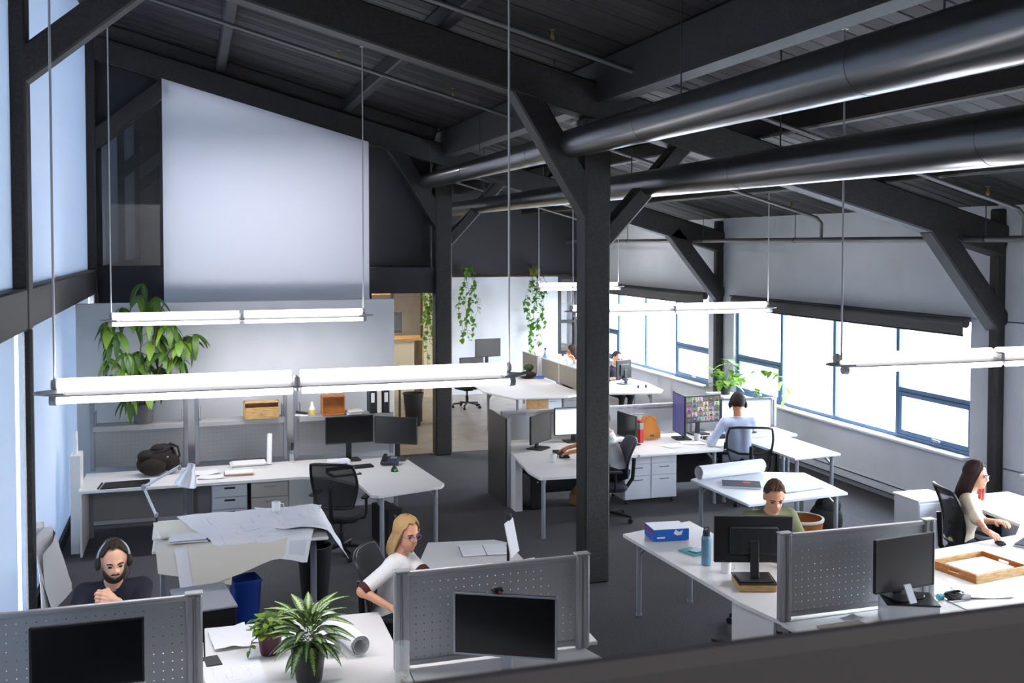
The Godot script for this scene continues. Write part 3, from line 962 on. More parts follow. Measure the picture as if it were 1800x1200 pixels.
func monitor(label: String, at: Vector3, turn: float, w := 0.53, h := 0.32, lift := 0.13, screen: Material = null, tilt := 0.0, group := "computer monitors", silver := false, neck := true) -> Node3D:
	# +Z of the thing is where the screen looks; at is the foot on the desk
	var t := thing("monitor", label, "monitor", at, turn, group)
	var bas := Basis(Vector3.RIGHT, deg_to_rad(-tilt))
	var c := Vector3(0, lift + h * 0.5, 0)
	var b := MB.new()
	b.box(c + bas * Vector3(0, 0, -0.012), Vector3(w, h, 0.026), bas, 0.006)
	b.box(c + bas * Vector3(0, -0.01, -0.035), Vector3(w * 0.62, h * 0.62, 0.03), bas, 0.012)
	put("housing", b, M["black plastic"], t)
	b = MB.new()
	var bz := 0.012
	for s in [-1.0, 1.0]:
		b.box(c + bas * Vector3(s * (w - bz) * 0.5, 0, 0.003), Vector3(bz, h, 0.008), bas, 0.002)
		b.box(c + bas * Vector3(0, s * (h - bz) * 0.5, 0.003), Vector3(w, bz, 0.008), bas, 0.002)
	put("bezel", b, M["silver steel"] if silver else M["black plastic"], t)
	b = MB.new()
	var hx := w * 0.5 - bz
	var hy := h * 0.5 - bz
	b.quad(c + bas * Vector3(-hx, hy, 0.0035), c + bas * Vector3(hx, hy, 0.0035), c + bas * Vector3(hx, -hy, 0.0035), c + bas * Vector3(-hx, -hy, 0.0035), bas * Vector3.BACK)
	put("screen", b, screen if screen else M["dark screen"], t)
	if neck:
		b = MB.new()
		b.bar(Vector3(0, 0.01, -0.07), Vector3(0, lift + h * 0.5, -0.05), 0.07, 0.025, 0.006, Vector3.BACK)
		put("neck", b, M["silver steel"] if silver else M["black plastic"], t)
		b = MB.new()
		b.prism([Vector2(-0.13, -0.15), Vector2(0.13, -0.15), Vector2(0.14, 0.05), Vector2(0.11, 0.08), Vector2(-0.11, 0.08), Vector2(-0.14, 0.05)], 0.0, 0.014, 0.004)
		put("foot", b, M["black plastic"], t)
	return t

func keyboard(label: String, at: Vector3, turn: float, m: Material = null) -> void:
	var t := thing("keyboard", label, "keyboard", at, turn, "keyboards")
	var b := MB.new()
	b.box(Vector3(0, 0.009, 0), Vector3(0.44, 0.018, 0.14), Basis(), 0.005)
	put("base", b, m if m else M["black plastic"], t)
	b = MB.new()
	for i in 5:
		for k in 14:
			b.box(Vector3(-0.198 + k * 0.0305, 0.021, -0.052 + i * 0.026), Vector3(0.026, 0.008, 0.021))
	tag(put("keys", b, M["matt black plastic"], t), "", "", "", "stuff")

func mouse(label: String, at: Vector3, turn: float) -> void:
	var t := thing("computer_mouse", label, "mouse", at, turn, "computer mice")
	var b := MB.new()
	b.ball(Vector3(0, 0.012, 0), Vector3(0.03, 0.022, 0.052), 14, 8)
	put("shell", b, M["black plastic"], t)
	b = MB.new()
	b.cyl(Vector3(-0.004, 0.031, 0.025), Vector3(0.004, 0.031, 0.025), 0.008, 0.008, 10)
	put("wheel", b, M["grey steel"], t)

func chair(label: String, at: Vector3, turn: float, back_top := 1.04, cloth: Material = null, back_w := 0.46, arms := true, seat_y := 0.47, meshy := false, net_mat: Material = null) -> Node3D:
	# task chair; +Z is where a sitter looks
	var t := thing("office_chair", label, "chair", at, turn, "swivel office chairs")
	var cl: Material = cloth if cloth else M["black cloth"]
	var b := MB.new()
	# seat cushion
	var prof := []
	for i in 24:
		var a := TAU * i / 24
		prof.append(Vector2(0.245 * sign(cos(a)) * pow(abs(cos(a)), 0.45), 0.235 * sign(sin(a)) * pow(abs(sin(a)), 0.45) + 0.02))
	b.prism(prof, seat_y - 0.07, seat_y, 0.022)
	put("seat", b, cl, t)
	# backrest: curved panel in a rim
	var pts := []
	var rows := 8
	var cols := 8
	var y0 := seat_y + 0.10
	for i in rows + 1:
		var f := float(i) / rows
		var row := []
		var ww: float = back_w * (0.40 + 0.12 * sin(PI * f * 0.8)) if true else 0.0
		for j in cols + 1:
			var g: float = (float(j) / cols) * 2.0 - 1.0
			row.append(Vector3(g * ww, lerp(y0, back_top - 0.02 * g * g * g * g, f), -0.24 - 0.10 * f + 0.05 * g * g + 0.05 * sin(PI * f)))
		pts.append(row)
	b = MB.new()
	b.grid(pts, 0.006 if meshy else 0.03)
	put("backrest", b, (net_mat if net_mat else M["open mesh cloth"]) if meshy else cl, t)
	if net_mat:
		b = MB.new()
		b.tube([pts[3][0], pts[2][2], pts[2][4], pts[2][6], pts[3][8]], 0.016, 8)
		put("lumbar_bar", b, M["black plastic"], t)
	var rim := []
	for i in rows + 1: rim.append(pts[i][0])
	for j in range(1, cols + 1): rim.append(pts[rows][j])
	for i in range(rows - 1, -1, -1): rim.append(pts[i][cols])
	for j in range(cols - 1, -1, -1): rim.append(pts[0][j])
	b = MB.new()
	b.tube(rim, 0.016, 8)
	put("back_frame", b, M["black plastic"], t)
	b = MB.new()
	b.tube([Vector3(0, seat_y - 0.06, -0.05), Vector3(0, seat_y - 0.05, -0.24), Vector3(0, seat_y + 0.05, -0.31), Vector3(0, back_top - 0.25, -0.33)], 0.025, 8)
	put("spine", b, M["black plastic"], t)
	if arms:
		for s in [-1.0, 1.0]:
			b = MB.new()
			b.tube([Vector3(s * 0.18, seat_y - 0.06, -0.02), Vector3(s * 0.28, seat_y - 0.04, -0.02), Vector3(s * 0.30, seat_y + 0.02, -0.02), Vector3(s * 0.30, seat_y + 0.18, -0.02)], 0.016, 8)
			b.box(Vector3(s * 0.30, seat_y + 0.195, 0.02), Vector3(0.08, 0.03, 0.25), Basis(), 0.012)
			put("armrest", b, M["matt black plastic"], t)
	b = MB.new()
	b.cyl(Vector3(0, 0.10, 0), Vector3(0, 0.26, 0), 0.032, 0.032, 12)
	b.cyl(Vector3(0, 0.26, 0), Vector3(0, seat_y - 0.07, 0), 0.018, 0.018, 12)
	b.box(Vector3(0, seat_y - 0.085, 0), Vector3(0.2, 0.04, 0.22), Basis(), 0.01)
	put("gas_lift", b, M["black plastic"], t)
	for i in 5:
		var a := TAU * i / 5 + 0.3
		var d := Vector3(cos(a), 0, sin(a))
		b = MB.new()
		b.bar(Vector3(0, 0.115, 0), d * 0.30 + Vector3(0, 0.085, 0), 0.045, 0.03, 0.006)
		put("base_leg", b, M["black plastic"], t)
		b = MB.new()
		var sd := Vector3(-d.z, 0, d.x)
		b.cyl(d * 0.30 + Vector3(0, 0.03, 0) - sd * 0.022, d * 0.30 + Vector3(0, 0.03, 0) + sd * 0.022, 0.03, 0.03, 12)
		b.cyl(d * 0.30 + Vector3(0, 0.03, 0), d * 0.30 + Vector3(0, 0.09, 0), 0.01, 0.01, 8)
		put("caster", b, M["matt black plastic"], t)
	return t

func pedestal(label: String, x: float, z: float, w: float, h: float, d: float, rows: Array, m: Material, dark_handles := true, wheels := false, turn := 0.0) -> void:
	# drawer pedestal, front towards +Z at z; rows are drawer heights from the top
	var t := thing("drawer_pedestal", label, "drawer unit", Vector3(x, 0, z), turn, "drawer pedestals")
	var y0 := 0.06 if wheels else 0.02
	var b := MB.new()
	b.box(Vector3(0, y0 + (h - y0) * 0.5, -d * 0.5 - 0.02), Vector3(w, h - y0, d), Basis(), 0.004)
	put("body", b, m, t)
	var y := h - 0.012
	for r in rows:
		var dr := MB.new()
		dr.box(Vector3(0, y - r * 0.5, -0.01), Vector3(w - 0.012, r - 0.008, 0.02), Basis(), 0.003)
		var o := put("drawer", dr, m, t)
		b = MB.new()
		if dark_handles:
			b.box(Vector3(0, y - 0.035, 0.004), Vector3(0.12, 0.022, 0.012), Basis(), 0.004)
		else:
			b.tube([Vector3(-0.055, y - 0.045, 0.0), Vector3(-0.05, y - 0.045, 0.022), Vector3(0.05, y - 0.045, 0.022), Vector3(0.055, y - 0.045, 0.0)], 0.005, 6)
		put("handle", b, M["black plastic"] if dark_handles else M["grey steel"], o)
		y -= r
	if wheels:
		for s in [[-1, 0.04], [1, 0.04], [-1, d - 0.04], [1, d - 0.04]]:
			b = MB.new()
			b.cyl(Vector3(s[0] * (w * 0.5 - 0.05) - 0.012, 0.03, -s[1]), Vector3(s[0] * (w * 0.5 - 0.05) + 0.012, 0.03, -s[1]), 0.028, 0.028, 12)
			put("caster", b, M["black plastic"], t)

func sheet(called: String, label: String, at: Vector3, turn: float, w: float, d: float, m: Material, lift := 0.0, group := "", thick := 0.0012) -> MeshInstance3D:
	# one loose sheet lying flat, its corners a little up
	var pts := []
	for i in 7:
		var row := []
		for j in 7:
			var u := i / 6.0 - 0.5
			var v := j / 6.0 - 0.5
			row.append(Vector3(v * w, 0.002 + lift * pow(abs(u) + abs(v), 3.0), u * d))
		pts.append(row)
	var b := MB.new()
	b.grid(pts, thick)
	var o := put(called, b, m)
	o.position = at
	o.rotation.y = deg_to_rad(turn)
	tag(o, label, "paper", group)
	return o

func stack(called: String, label: String, at: Vector3, turn: float, w: float, d: float, n: int, mats: Array, cat := "paper stack") -> void:
	var t := thing(called, label, cat, at, turn)
	rng.seed = hash(label)
	var y := 0.0
	for i in n:
		var h := rng.randf_range(0.006, 0.016)
		var b := MB.new()
		b.box(Vector3(rng.randf_range(-0.02, 0.02), y + h * 0.5, rng.randf_range(-0.02, 0.02)), Vector3(w * rng.randf_range(0.9, 1.0), h * 0.94, d * rng.randf_range(0.9, 1.0)), Basis(Vector3.UP, rng.randf_range(-0.12, 0.12)))
		put("sheaf", b, mats[i % mats.size()], t)
		y += h

func roll(called: String, label: String, a: Vector3, b2: Vector3, r: float, m: Material, cat := "paper roll", group := "") -> void:
	# a rolled sheet: a spiral shell, open at both ends
	var c := (a + b2) * 0.5
	var ax := (b2 - a).normalized()
	var x := (Vector3.UP if abs(ax.y) < 0.9 else Vector3.RIGHT).cross(ax).normalized()
	var y := ax.cross(x)
	var pts := []
	for i in 2:
		var row := []
		for k in 61:
			var an := TAU * 2.5 * k / 60.0
			var rr := r * (0.62 + 0.38 * k / 60.0)
			row.append((a if i == 0 else b2) - c + x * cos(an) * rr + y * sin(an) * rr)
		pts.append(row)
	var b := MB.new()
	b.grid(pts, 0.002)
	var o := put(called, b, m)
	o.position = c
	tag(o, label, cat, group)
	o.set_meta("kind", "thing")

func pot_mesh(r: float, h: float) -> MB:
	var b := MB.new()
	b.lathe([Vector2(0, 0), Vector2(r * 0.72, 0), Vector2(r * 0.76, 0.01), Vector2(r * 0.97, h * 0.86), Vector2(r * 1.04, h * 0.87), Vector2(r * 1.05, h), Vector2(r * 0.96, h), Vector2(r * 0.93, h * 0.9), Vector2(0, h * 0.88)], 24, Vector3.ZERO, Basis(), false)
	return b

func bin(called: String, label: String, at: Vector3, r0: float, r1: float, h: float, m: Material, square := false, turn := 0.0) -> void:
	var t := thing(called, label, "waste bin", at, turn)
	var b := MB.new()
	var seg := 4 if square else 24
	b.lathe([Vector2(0, 0), Vector2(r0, 0), Vector2(r1, h), Vector2(r1 * 0.96, h), Vector2(r0 * 0.95, 0.02), Vector2(0, 0.02)], seg, Vector3.ZERO, Basis(Vector3.UP, PI / 4), false)
	put("body", b, m, t)
	b = MB.new()
	b.lathe([Vector2(r1 * 0.97, h - 0.015), Vector2(r1 * 1.05, h - 0.015), Vector2(r1 * 1.05, h + 0.006), Vector2(r1 * 0.97, h + 0.006)], seg, Vector3.ZERO, Basis(Vector3.UP, PI / 4), false)
	put("rim", b, m, t)

func unit_leaf(w: float, droop: float, fold: float, seg := 6) -> ArrayMesh:
	var b := MB.new()
	b.leaf(Vector3.ZERO, Vector3.BACK, Vector3.RIGHT, Vector3.UP, 1.0, w, droop, fold, seg)
	return b.mesh()

func leaf_at(parent: Node, m: ArrayMesh, mt: Material, at: Vector3, dir: Vector3, ln: float) -> void:
	var o := put("leaf", m, mt, parent)
	var z := dir.normalized()
	var x := Vector3.UP.cross(z)
	x = Vector3.RIGHT if x.length() < 0.05 else x.normalized()
	o.transform = Transform3D(Basis(x * ln, z.cross(x) * ln, z * ln), at)

func pot_part(t: Node3D, r: float, h: float, m: Material, y := 0.0) -> void:
	var o := put("pot", pot_mesh(r, h), m, t)
	o.position.y = y
	var b := MB.new()
	b.lathe([Vector2(r * 0.90, h * 0.88), Vector2(r * 0.5, h * 0.905), Vector2(0, h * 0.915)], 16, Vector3(0, y, 0))
	put("soil", b, M["soil"], t)

func money_tree(label: String, at: Vector3) -> void:
	var t := thing("potted_tree", label, "potted plant", at)
	pot_part(t, 0.135, 0.24, M["grey pot"])
	rng.seed = 31
	var leaves := [unit_leaf(0.34, 0.35, 0.1), unit_leaf(0.30, 0.6, 0.2), unit_leaf(0.38, 0.2, 0.15)]
	var stems := []
	for s in [[Vector3(0.02, 0.2, 0), Vector3(-0.03, 0.8, 0.02), Vector3(0.0, 1.25, 0.0), Vector3(0.02, 1.60, 0.0)], [Vector3(-0.03, 0.2, 0.02), Vector3(-0.14, 0.7, 0.04), Vector3(-0.24, 1.1, 0.04), Vector3(-0.30, 1.32, 0.04)], [Vector3(0.04, 0.2, 0.02), Vector3(0.14, 0.55, 0.04), Vector3(0.30, 0.85, 0.06), Vector3(0.42, 1.00, 0.06)], [Vector3(0.02, 0.2, 0.03), Vector3(0.08, 0.7, 0.06), Vector3(0.16, 1.15, 0.06), Vector3(0.24, 1.42, 0.05)], [Vector3(-0.04, 0.2, 0.03), Vector3(-0.12, 0.42, 0.10), Vector3(-0.22, 0.62, 0.12), Vector3(-0.30, 0.78, 0.12)]]:
		var b := MB.new()
		b.tube(s, 0.009, 6)
		put("stem", b, M["bark"], t)
		stems.append(s)
	var spots := []
	for s in stems:
		var n := 9
		for i in n:
			var f := (0.22 + 0.78 * i / (n - 1)) * 2.999
			var k := int(f)
			spots.append(s[k].lerp(s[min(k + 1, 3)], f - k))
	for p in spots:
		var az := rng.randf() * TAU
		var out := Vector3(cos(az), rng.randf_range(0.05, 0.6), sin(az) * 0.8).normalized()
		var tip: Vector3 = p + out * rng.randf_range(0.10, 0.22)
		var b := MB.new()
		b.tube([p, p + out * 0.08 + Vector3(0, 0.02, 0), tip], 0.0035, 5)
		put("leaf_stalk", b, M["plant stem"], t)
		var n := rng.randi_range(4, 6)
		for i in n:
			var a := az + (float(i) / (n - 1) - 0.5) * 3.4
			var dir := Vector3(cos(a), rng.randf_range(-1.25, -0.35), sin(a)).normalized()
			var mt: Material = M["leaf light"] if rng.randf() < 0.2 else (M["leaf green"] if rng.randf() < 0.6 else M["leaf deep"])
			leaf_at(t, leaves[rng.randi() % 3], mt, tip, dir, rng.randf_range(0.19, 0.31))

func aglaonema(label: String, at: Vector3) -> void:
	var t := thing("potted_plant", label, "potted plant", at)
	pot_part(t, 0.105, 0.21, M["dark pot"])
	rng.seed = 5
	var leaves := [unit_leaf(0.40, 0.45, 0.2, 8), unit_leaf(0.44, 0.3, 0.2, 8), unit_leaf(0.38, 0.7, 0.2, 8)]
	for i in 58:
		var f := i / 58.0
		var az := i * 2.39996
		var lift: float = lerp(1.5, -0.25, pow(f, 0.75))
		var p := Vector3(cos(az), 0, sin(az)) * rng.randf_range(0.01, 0.05) + Vector3(0, 0.22 + 0.17 * (1.0 - f), 0)
		var dir := Vector3(cos(az), lift, sin(az)).normalized()
		var st: Vector3 = p + dir * 0.05
		var b := MB.new()
		b.tube([p, p + dir * 0.03, st], 0.004, 5)
		put("leaf_stalk", b, M["plant stem"], t)
		leaf_at(t, leaves[rng.randi() % 3], M["variegated leaf"], st, dir, rng.randf_range(0.13, 0.20) * (1.0 if f > 0.2 else 0.85))

func bushy(called: String, label: String, at: Vector3, r: float, h: float, pot: Material, n: int, spread: float, tall: float, lf: float, mats: Array, sd: int, trailing := []) -> void:
	var t := thing(called, label, "potted plant", at)
	pot_part(t, r, h, pot)
	rng.seed = sd
	var leaves := [unit_leaf(0.75, 0.3, 0.2), unit_leaf(0.65, 0.5, 0.2), unit_leaf(0.8, 0.1, 0.15)]
	for i in n:
		var az := rng.randf() * TAU
		var rr := spread * sqrt(rng.randf())
		var p := Vector3(cos(az) * rr, h * 0.9 + tall * rng.randf() * (1.0 - 0.5 * rr / spread), sin(az) * rr)
		if i % 3 == 0:
			var b := MB.new()
			b.tube([Vector3(0, h * 0.85, 0), Vector3(p.x * 0.4, lerp(h, p.y, 0.7), p.z * 0.4), p], 0.003, 5)
			put("stalk", b, M["plant stem"], t)
		leaf_at(t, leaves[rng.randi() % 3], mats[rng.randi() % mats.size()], p, Vector3(cos(az), rng.randf_range(-0.5, 0.7), sin(az)), lf * rng.randf_range(0.7, 1.2))
	for tr in trailing:
		var b := MB.new()
		b.tube(tr, 0.003, 5)
		put("vine", b, M["plant stem"], t)
		for i in tr.size() - 1:
			for k in 3:
				var p: Vector3 = tr[i].lerp(tr[i + 1], rng.randf())
				leaf_at(t, leaves[rng.randi() % 3], mats[rng.randi() % mats.size()], p, Vector3(rng.randf_range(-1, 1), rng.randf_range(-0.9, 0.3), rng.randf_range(-1, 1)), lf * rng.randf_range(0.6, 1.0))

func ivy(label: String, at: Vector3, ln: float, width: float, strands: int, pot: Material, sd: int, holder := true) -> void:
	# hanging ivy: strands falling from a small pot
	var t := thing("hanging_ivy", label, "hanging plant", at)
	rng.seed = sd
	if holder:
		put("pot", pot_mesh(0.11, 0.15), pot, t)
	var fol := MB.new()
	for s in strands:
		var x0: float = (float(s) / maxi(strands - 1, 1) - 0.5) * width
		var l2 := ln * rng.randf_range(0.6, 1.0)
		var pts := []
		var n := 14
		for i in n + 1:
			var f := float(i) / n
			pts.append(Vector3(x0 * min(1.0, f * 4.0 + 0.3) + 0.05 * sin(f * 9.0 + s * 2.0), 0.14 - l2 * f + 0.05 * max(0.0, 1.0 - f * 8.0), 0.12 + 0.03 * sin(f * 7.0 + s)))
		var b := MB.new()
		b.tube(pts, 0.004, 5)
		put("vine", b, M["plant stem"], t)
		for i in int(l2 * 17):
			var f := rng.randf() * n
			var k := int(min(f, n - 1))
			var p: Vector3 = pts[k].lerp(pts[k + 1], f - k)
			var dir := Vector3(rng.randf_range(-1, 1), rng.randf_range(-0.8, 0.2), rng.randf_range(0.0, 1.0)).normalized()
			var sd2 := Vector3.UP.cross(dir).normalized()
			fol.leaf(p, dir, sd2, dir.cross(sd2), rng.randf_range(0.07, 0.12), 0.09, 0.3, 0.2, 3)
	for i in 14:
		var az := rng.randf() * TAU
		var dir := Vector3(cos(az), rng.randf_range(0.0, 1.0), sin(az)).normalized()
		var sd2 := Vector3.UP.cross(dir).normalized()
		fol.leaf(Vector3(0, 0.14, 0) + dir * 0.08, dir, sd2, dir.cross(sd2), 0.10, 0.09, 0.3, 0.2, 3)
	tag(put("foliage", fol, M["ivy leaf"], t), "", "", "", "stuff")

func plants() -> void:
	money_tree("tall leafy potted tree with drooping fingered leaves on the shelf", Vector3(-0.57, 1.30, -12.98))
	aglaonema("potted plant with pale striped arching leaves in a dark pot", Vector3(0.67, 0.74, -6.36))
	bushy("potted_plant", "small bushy green plant in a maroon pot", Vector3(0.47, 0.74, -6.87), 0.085, 0.17, M["magenta pot"], 110, 0.12, 0.14, 0.05, [M["leaf light"], M["leaf green"], M["leaf light"]], 6, [[Vector3(-0.07, 0.15, 0.05), Vector3(-0.12, 0.12, 0.07), Vector3(-0.14, 0.04, 0.08)], [Vector3(0.07, 0.15, 0.04), Vector3(0.12, 0.10, 0.05), Vector3(0.13, 0.03, 0.06)]])
	bushy("potted_plant", "bright green plant with trailing vines on the low cabinet by the street window", Vector3(8.55, 0.92, -15.3), 0.10, 0.16, M["dark pot"], 52, 0.24, 0.52, 0.17, [M["leaf light"], M["leaf green"], M["ivy leaf light"]], 7, [[Vector3(0, 0.2, 0), Vector3(0.1, 0.42, 0.5), Vector3(0.2, 0.52, 1.0), Vector3(0.2, 0.47, 1.35), Vector3(0.2, 0.25, 1.5), Vector3(0.2, 0.0, 1.55)], [Vector3(0, 0.2, 0.1), Vector3(0.1, 0.3, 0.4), Vector3(0.18, 0.15, 0.75), Vector3(0.18, -0.02, 0.9)]])
	ivy("ivy trailing down the white end wall beside the dark monitors", Vector3(5.95, 2.72, -22.45), 1.75, 0.34, 5, M["dark pot"], 41)
	ivy("ivy in a terracotta pot trailing down the white end wall by the narrow window", Vector3(7.55, 2.72, -22.45), 2.1, 0.40, 7, M["terracotta"], 42)
	ivy("ivy trailing down the tan pilaster behind the opening", Vector3(5.02, 2.62, -22.35), 2.2, 0.16, 5, M["dark pot"], 43, false)

func drape(called: String, label: String, corner: Array, edge_z: float, y: float, m: Material, wave := 0.02, sd := 1, group := "", hang_x := 99.0) -> void:
	# a sheet over the table: corner = quad of Vector2 (x, z) laid flat; what passes edge_z (or hang_x) bends down
	var pts := []
	var nz := FastNoiseLite.new(); nz.seed = sd; nz.frequency = 1.3
	for i in 17:
		var row := []
		for j in 17:
			var a: Vector2 = corner[0].lerp(corner[1], j / 16.0)
			var b: Vector2 = corner[3].lerp(corner[2], j / 16.0)
			var p := a.lerp(b, i / 16.0)
			var over: float = max(0.0, p.y - edge_z)
			var q := Vector3(p.x, y, p.y)
			var bend := 0.06
			if over > 0.0:
				var f: float = over / (over + bend)
				q.z = edge_z + over * (1.0 - 0.8 * f)
				q.y = y - over * 0.86 * f
			var ox: float = max(0.0, p.x - hang_x)
			if ox > 0.0:
				var f: float = ox / (ox + bend)
				q.x = hang_x + ox * (1.0 - 0.55 * f)
				q.y -= ox * 0.85 * f
			q.y += wave * (nz.get_noise_2d(p.x * 1.6, p.y * 1.6) + 0.25)
			row.append(q)
		pts.append(row)
	var b := MB.new()
	b.grid(pts, 0.0016)
	tag(put(called, b, m), label, "paper", group)

func arm_lamp() -> void:
	var t := thing("desk_lamp", "silver swing arm desk lamp clamped to the drawing table", "desk lamp", Vector3(-0.34, 0.82, -10.08))
	var b := MB.new()
	b.box(Vector3(0, -0.02, 0), Vector3(0.06, 0.07, 0.06), Basis(), 0.008)
	b.cyl(Vector3(0, 0.0, 0), Vector3(0, 0.10, 0), 0.013, 0.013, 10)
	put("clamp", b, M["black plastic"], t)
	for o in [-0.014, 0.014]:
		b = MB.new()
		b.bar(Vector3(0, 0.08, o), Vector3(-0.11, 0.36, o), 0.014, 0.020, 0.002)
		b.bar(Vector3(-0.11, 0.36, o), Vector3(0.22, 0.54, o), 0.014, 0.020, 0.002)
		put("arm", b, M["lamp silver"], t)
	b = MB.new()
	b.cyl(Vector3(-0.11, 0.36, -0.03), Vector3(-0.11, 0.36, 0.03), 0.022, 0.022, 12)
	b.cyl(Vector3(0, 0.09, -0.03), Vector3(0, 0.09, 0.03), 0.018, 0.018, 12)
	b.cyl(Vector3(0.21, 0.52, -0.03), Vector3(0.21, 0.52, 0.03), 0.018, 0.018, 12)
	put("joint", b, M["grey steel"], t)
	b = MB.new()
	b.lathe([Vector2(0.10, 0.0), Vector2(0.104, 0.012), Vector2(0.062, 0.12), Vector2(0.04, 0.15), Vector2(0.036, 0.21), Vector2(0.0, 0.215)], 22, Vector3(0.26, 0.35, 0.0), Basis(Vector3.BACK, -0.3))
	put("lamp_shade", b, M["lamp silver"], t)

func left_zone() -> void:
	# white partition behind the shelving
	var b := MB.new()
	b.box(Vector3(0.60, 1.36, -13.42), Vector3(3.9, 2.72, 0.08), Basis(), 0.006)
	struct("wall_screen", b, M["white wall paint"], "white partition behind the shelves and the desk with two monitors", "partition")
	# long desk with its pointed return
	desk("corner_desk", "long white desk with a pointed return under the shelves", [Vector2(-1.21, -12.02), Vector2(-1.21, -12.94), Vector2(2.50, -12.94), Vector2(2.56, -12.64), Vector2(2.70, -11.2), Vector2(2.64, -11.08), Vector2(1.90, -10.86), Vector2(1.82, -10.92), Vector2(1.78, -11.45), Vector2(1.5, -11.9), Vector2(1.2, -12.02)], [Vector2(1.95, -10.98), Vector2(2.60, -11.2), Vector2(2.45, -12.8)], null, 0.74, 0.03, "", [[-1.19, -12.05, -1.19, -12.9], [-0.02, -12.72, -0.02, -12.85, "grey steel"]])
	var t := thing("modesty_panel", "grey modesty panel under the long white desk", "panel", Vector3(-0.1, 0.0, -12.84))
	b = MB.new()
	b.box(Vector3(-0.55, 0.44, 0), Vector3(1.05, 0.50, 0.02), Basis(), 0.004)
	put("sheet", b, M["grey panel"], t)
	b = MB.new()
	b.box(Vector3(0.62, 0.44, 0), Vector3(1.2, 0.50, 0.02), Basis(), 0.004)
	put("sheet", b, M["grey panel"], t)
	for x in [-1.05, 0.05, 1.2]:
		b = MB.new()
		b.box(Vector3(x, 0.345, 0.02), Vector3(0.045, 0.69, 0.03), Basis(), 0.004)
		put("upright", b, M["grey steel"], t)
	pedestal("light grey drawer pedestal with dark slot handles under the long desk", 0.39, -12.08, 0.39, 0.70, 0.55, [0.14, 0.14, 0.14, 0.24], M["drawer grey"], true)
	pedestal("warm grey drawer pedestal with bar handles and a lock under the long desk", 0.84, -12.08, 0.42, 0.70, 0.55, [0.17, 0.17, 0.33], M["drawer warm grey"], false)
	# three shelf frames with perforated backs
	var which := ["under the potted tree", "under the pale wooden drawer box", "under the black binders"]
	var xs := [[-1.18, -0.06], [0.01, 1.13], [1.20, 2.48]]
	for i in 3:
		var x0: float = xs[i][0]
		var x1: float = xs[i][1]
		var w := x1 - x0
		var s := thing("shelf_frame", "grey steel shelf with a perforated back panel, " + which[i], "shelf", Vector3((x0 + x1) * 0.5, 0.74, -13.05), 0.0, "desk shelves")
		for e in [-1.0, 1.0]:
			b = MB.new()
			b.box(Vector3(e * (w * 0.5 - 0.03), 0.53, -0.02), Vector3(0.05, 1.06, 0.05), Basis(), 0.006)
			put("upright", b, M["grey steel"], s)
			b = MB.new()
			b.box(Vector3(e * (w * 0.5 - 0.075), 0.64, 0.06), Vector3(0.008, 0.16, 0.18), Basis(), 0.002)
			put("bracket", b, M["grey steel"], s)
		b = MB.new()
		b.box(Vector3(0, 0.55, 0.06), Vector3(w - 0.11, 0.022, 0.27), Basis(), 0.004)
		b.box(Vector3(0, 0.525, 0.19), Vector3(w - 0.11, 0.05, 0.012), Basis(), 0.003)
		put("shelf", b, M["grey panel"], s)
		b = MB.new()
		b.box(Vector3(0, 0.27, -0.015), Vector3(w - 0.11, 0.46, 0.012))
		put("back_panel", b, M["perforated grey panel"], s)
		b = MB.new()
		b.box(Vector3(0, 0.27, -0.035), Vector3(w - 0.11, 0.46, 0.008))
		put("liner", b, M["dark liner"], s)
	# on the shelves
	drawer_box("pale wooden drawer box on the middle shelf", Vector3(0.80, 1.301, -12.92), 0.42, 0.21, 0.20, M["light wood"])
	t = thing("wooden_box", "orange wooden box standing open on the shelf by the binders", "box", Vector3(1.68, 1.301, -12.95))
	b = MB.new()
	for e in [-1.0, 1.0]:
		b.box(Vector3(e * 0.135, 0.12, 0), Vector3(0.014, 0.24, 0.2), Basis(), 0.002)
		b.box(Vector3(0, 0.12 + e * 0.113, 0), Vector3(0.27, 0.014, 0.2), Basis(), 0.002)
	put("carcass", b, M["orange wood"], t)
	b = MB.new()
	b.box(Vector3(0, 0.12, 0.02), Vector3(0.255, 0.21, 0.01))
	put("panel", b, M["orange wood"], t)
	for k in 2:
		t = thing("binder", ["black ring binder beside the pale books on the shelf", "black ring binder between the two white folders on the shelf"][k], "binder", Vector3(2.17 + k * 0.17, 1.301, -12.96), 0.0, "black binders on the shelf")
		b = MB.new()
		b.box(Vector3(0, 0.155, 0), Vector3(0.075, 0.31, 0.25), Basis(), 0.008)
		put("cover", b, M["binder black"], t)
		b = MB.new()
		b.box(Vector3(0, 0.20, 0.127), Vector3(0.045, 0.12, 0.002))
		put("spine_label", b, M["paper"], t)
		t = thing("binder", ["white folder between the two black binders", "white folder at the end of the binder row"][k], "binder", Vector3(2.255 + k * 0.155, 1.301, -12.96), 0.0, "white folders on the shelf")
		b = MB.new()
		b.box(Vector3(0, 0.145, 0), Vector3(0.06, 0.29, 0.23), Basis(), 0.006)
		put("cover", b, M["cream paper"], t)
	stack("book_pile", "low pile of pale books beside the orange wooden box", Vector3(1.93, 1.301, -12.94), 5, 0.2, 0.24, 4, [M["cream paper"], M["paper"], M["bottle blue"]], "books")
	t = thing("glue_bottle", "white bottle with a yellow label on the shelf", "bottle", Vector3(1.42, 1.301, -12.92))
	b = MB.new()
	b.lathe([Vector2(0, 0), Vector2(0.04, 0), Vector2(0.042, 0.09), Vector2(0.02, 0.12), Vector2(0.014, 0.17), Vector2(0, 0.175)], 16)
	put("body", b, M["ceramic"], t)
	b = MB.new()
	b.cyl(Vector3(0, 0.02, 0), Vector3(0, 0.075, 0), 0.043, 0.043, 16, false)
	put("bottle_label", b, M["yellow"], t)
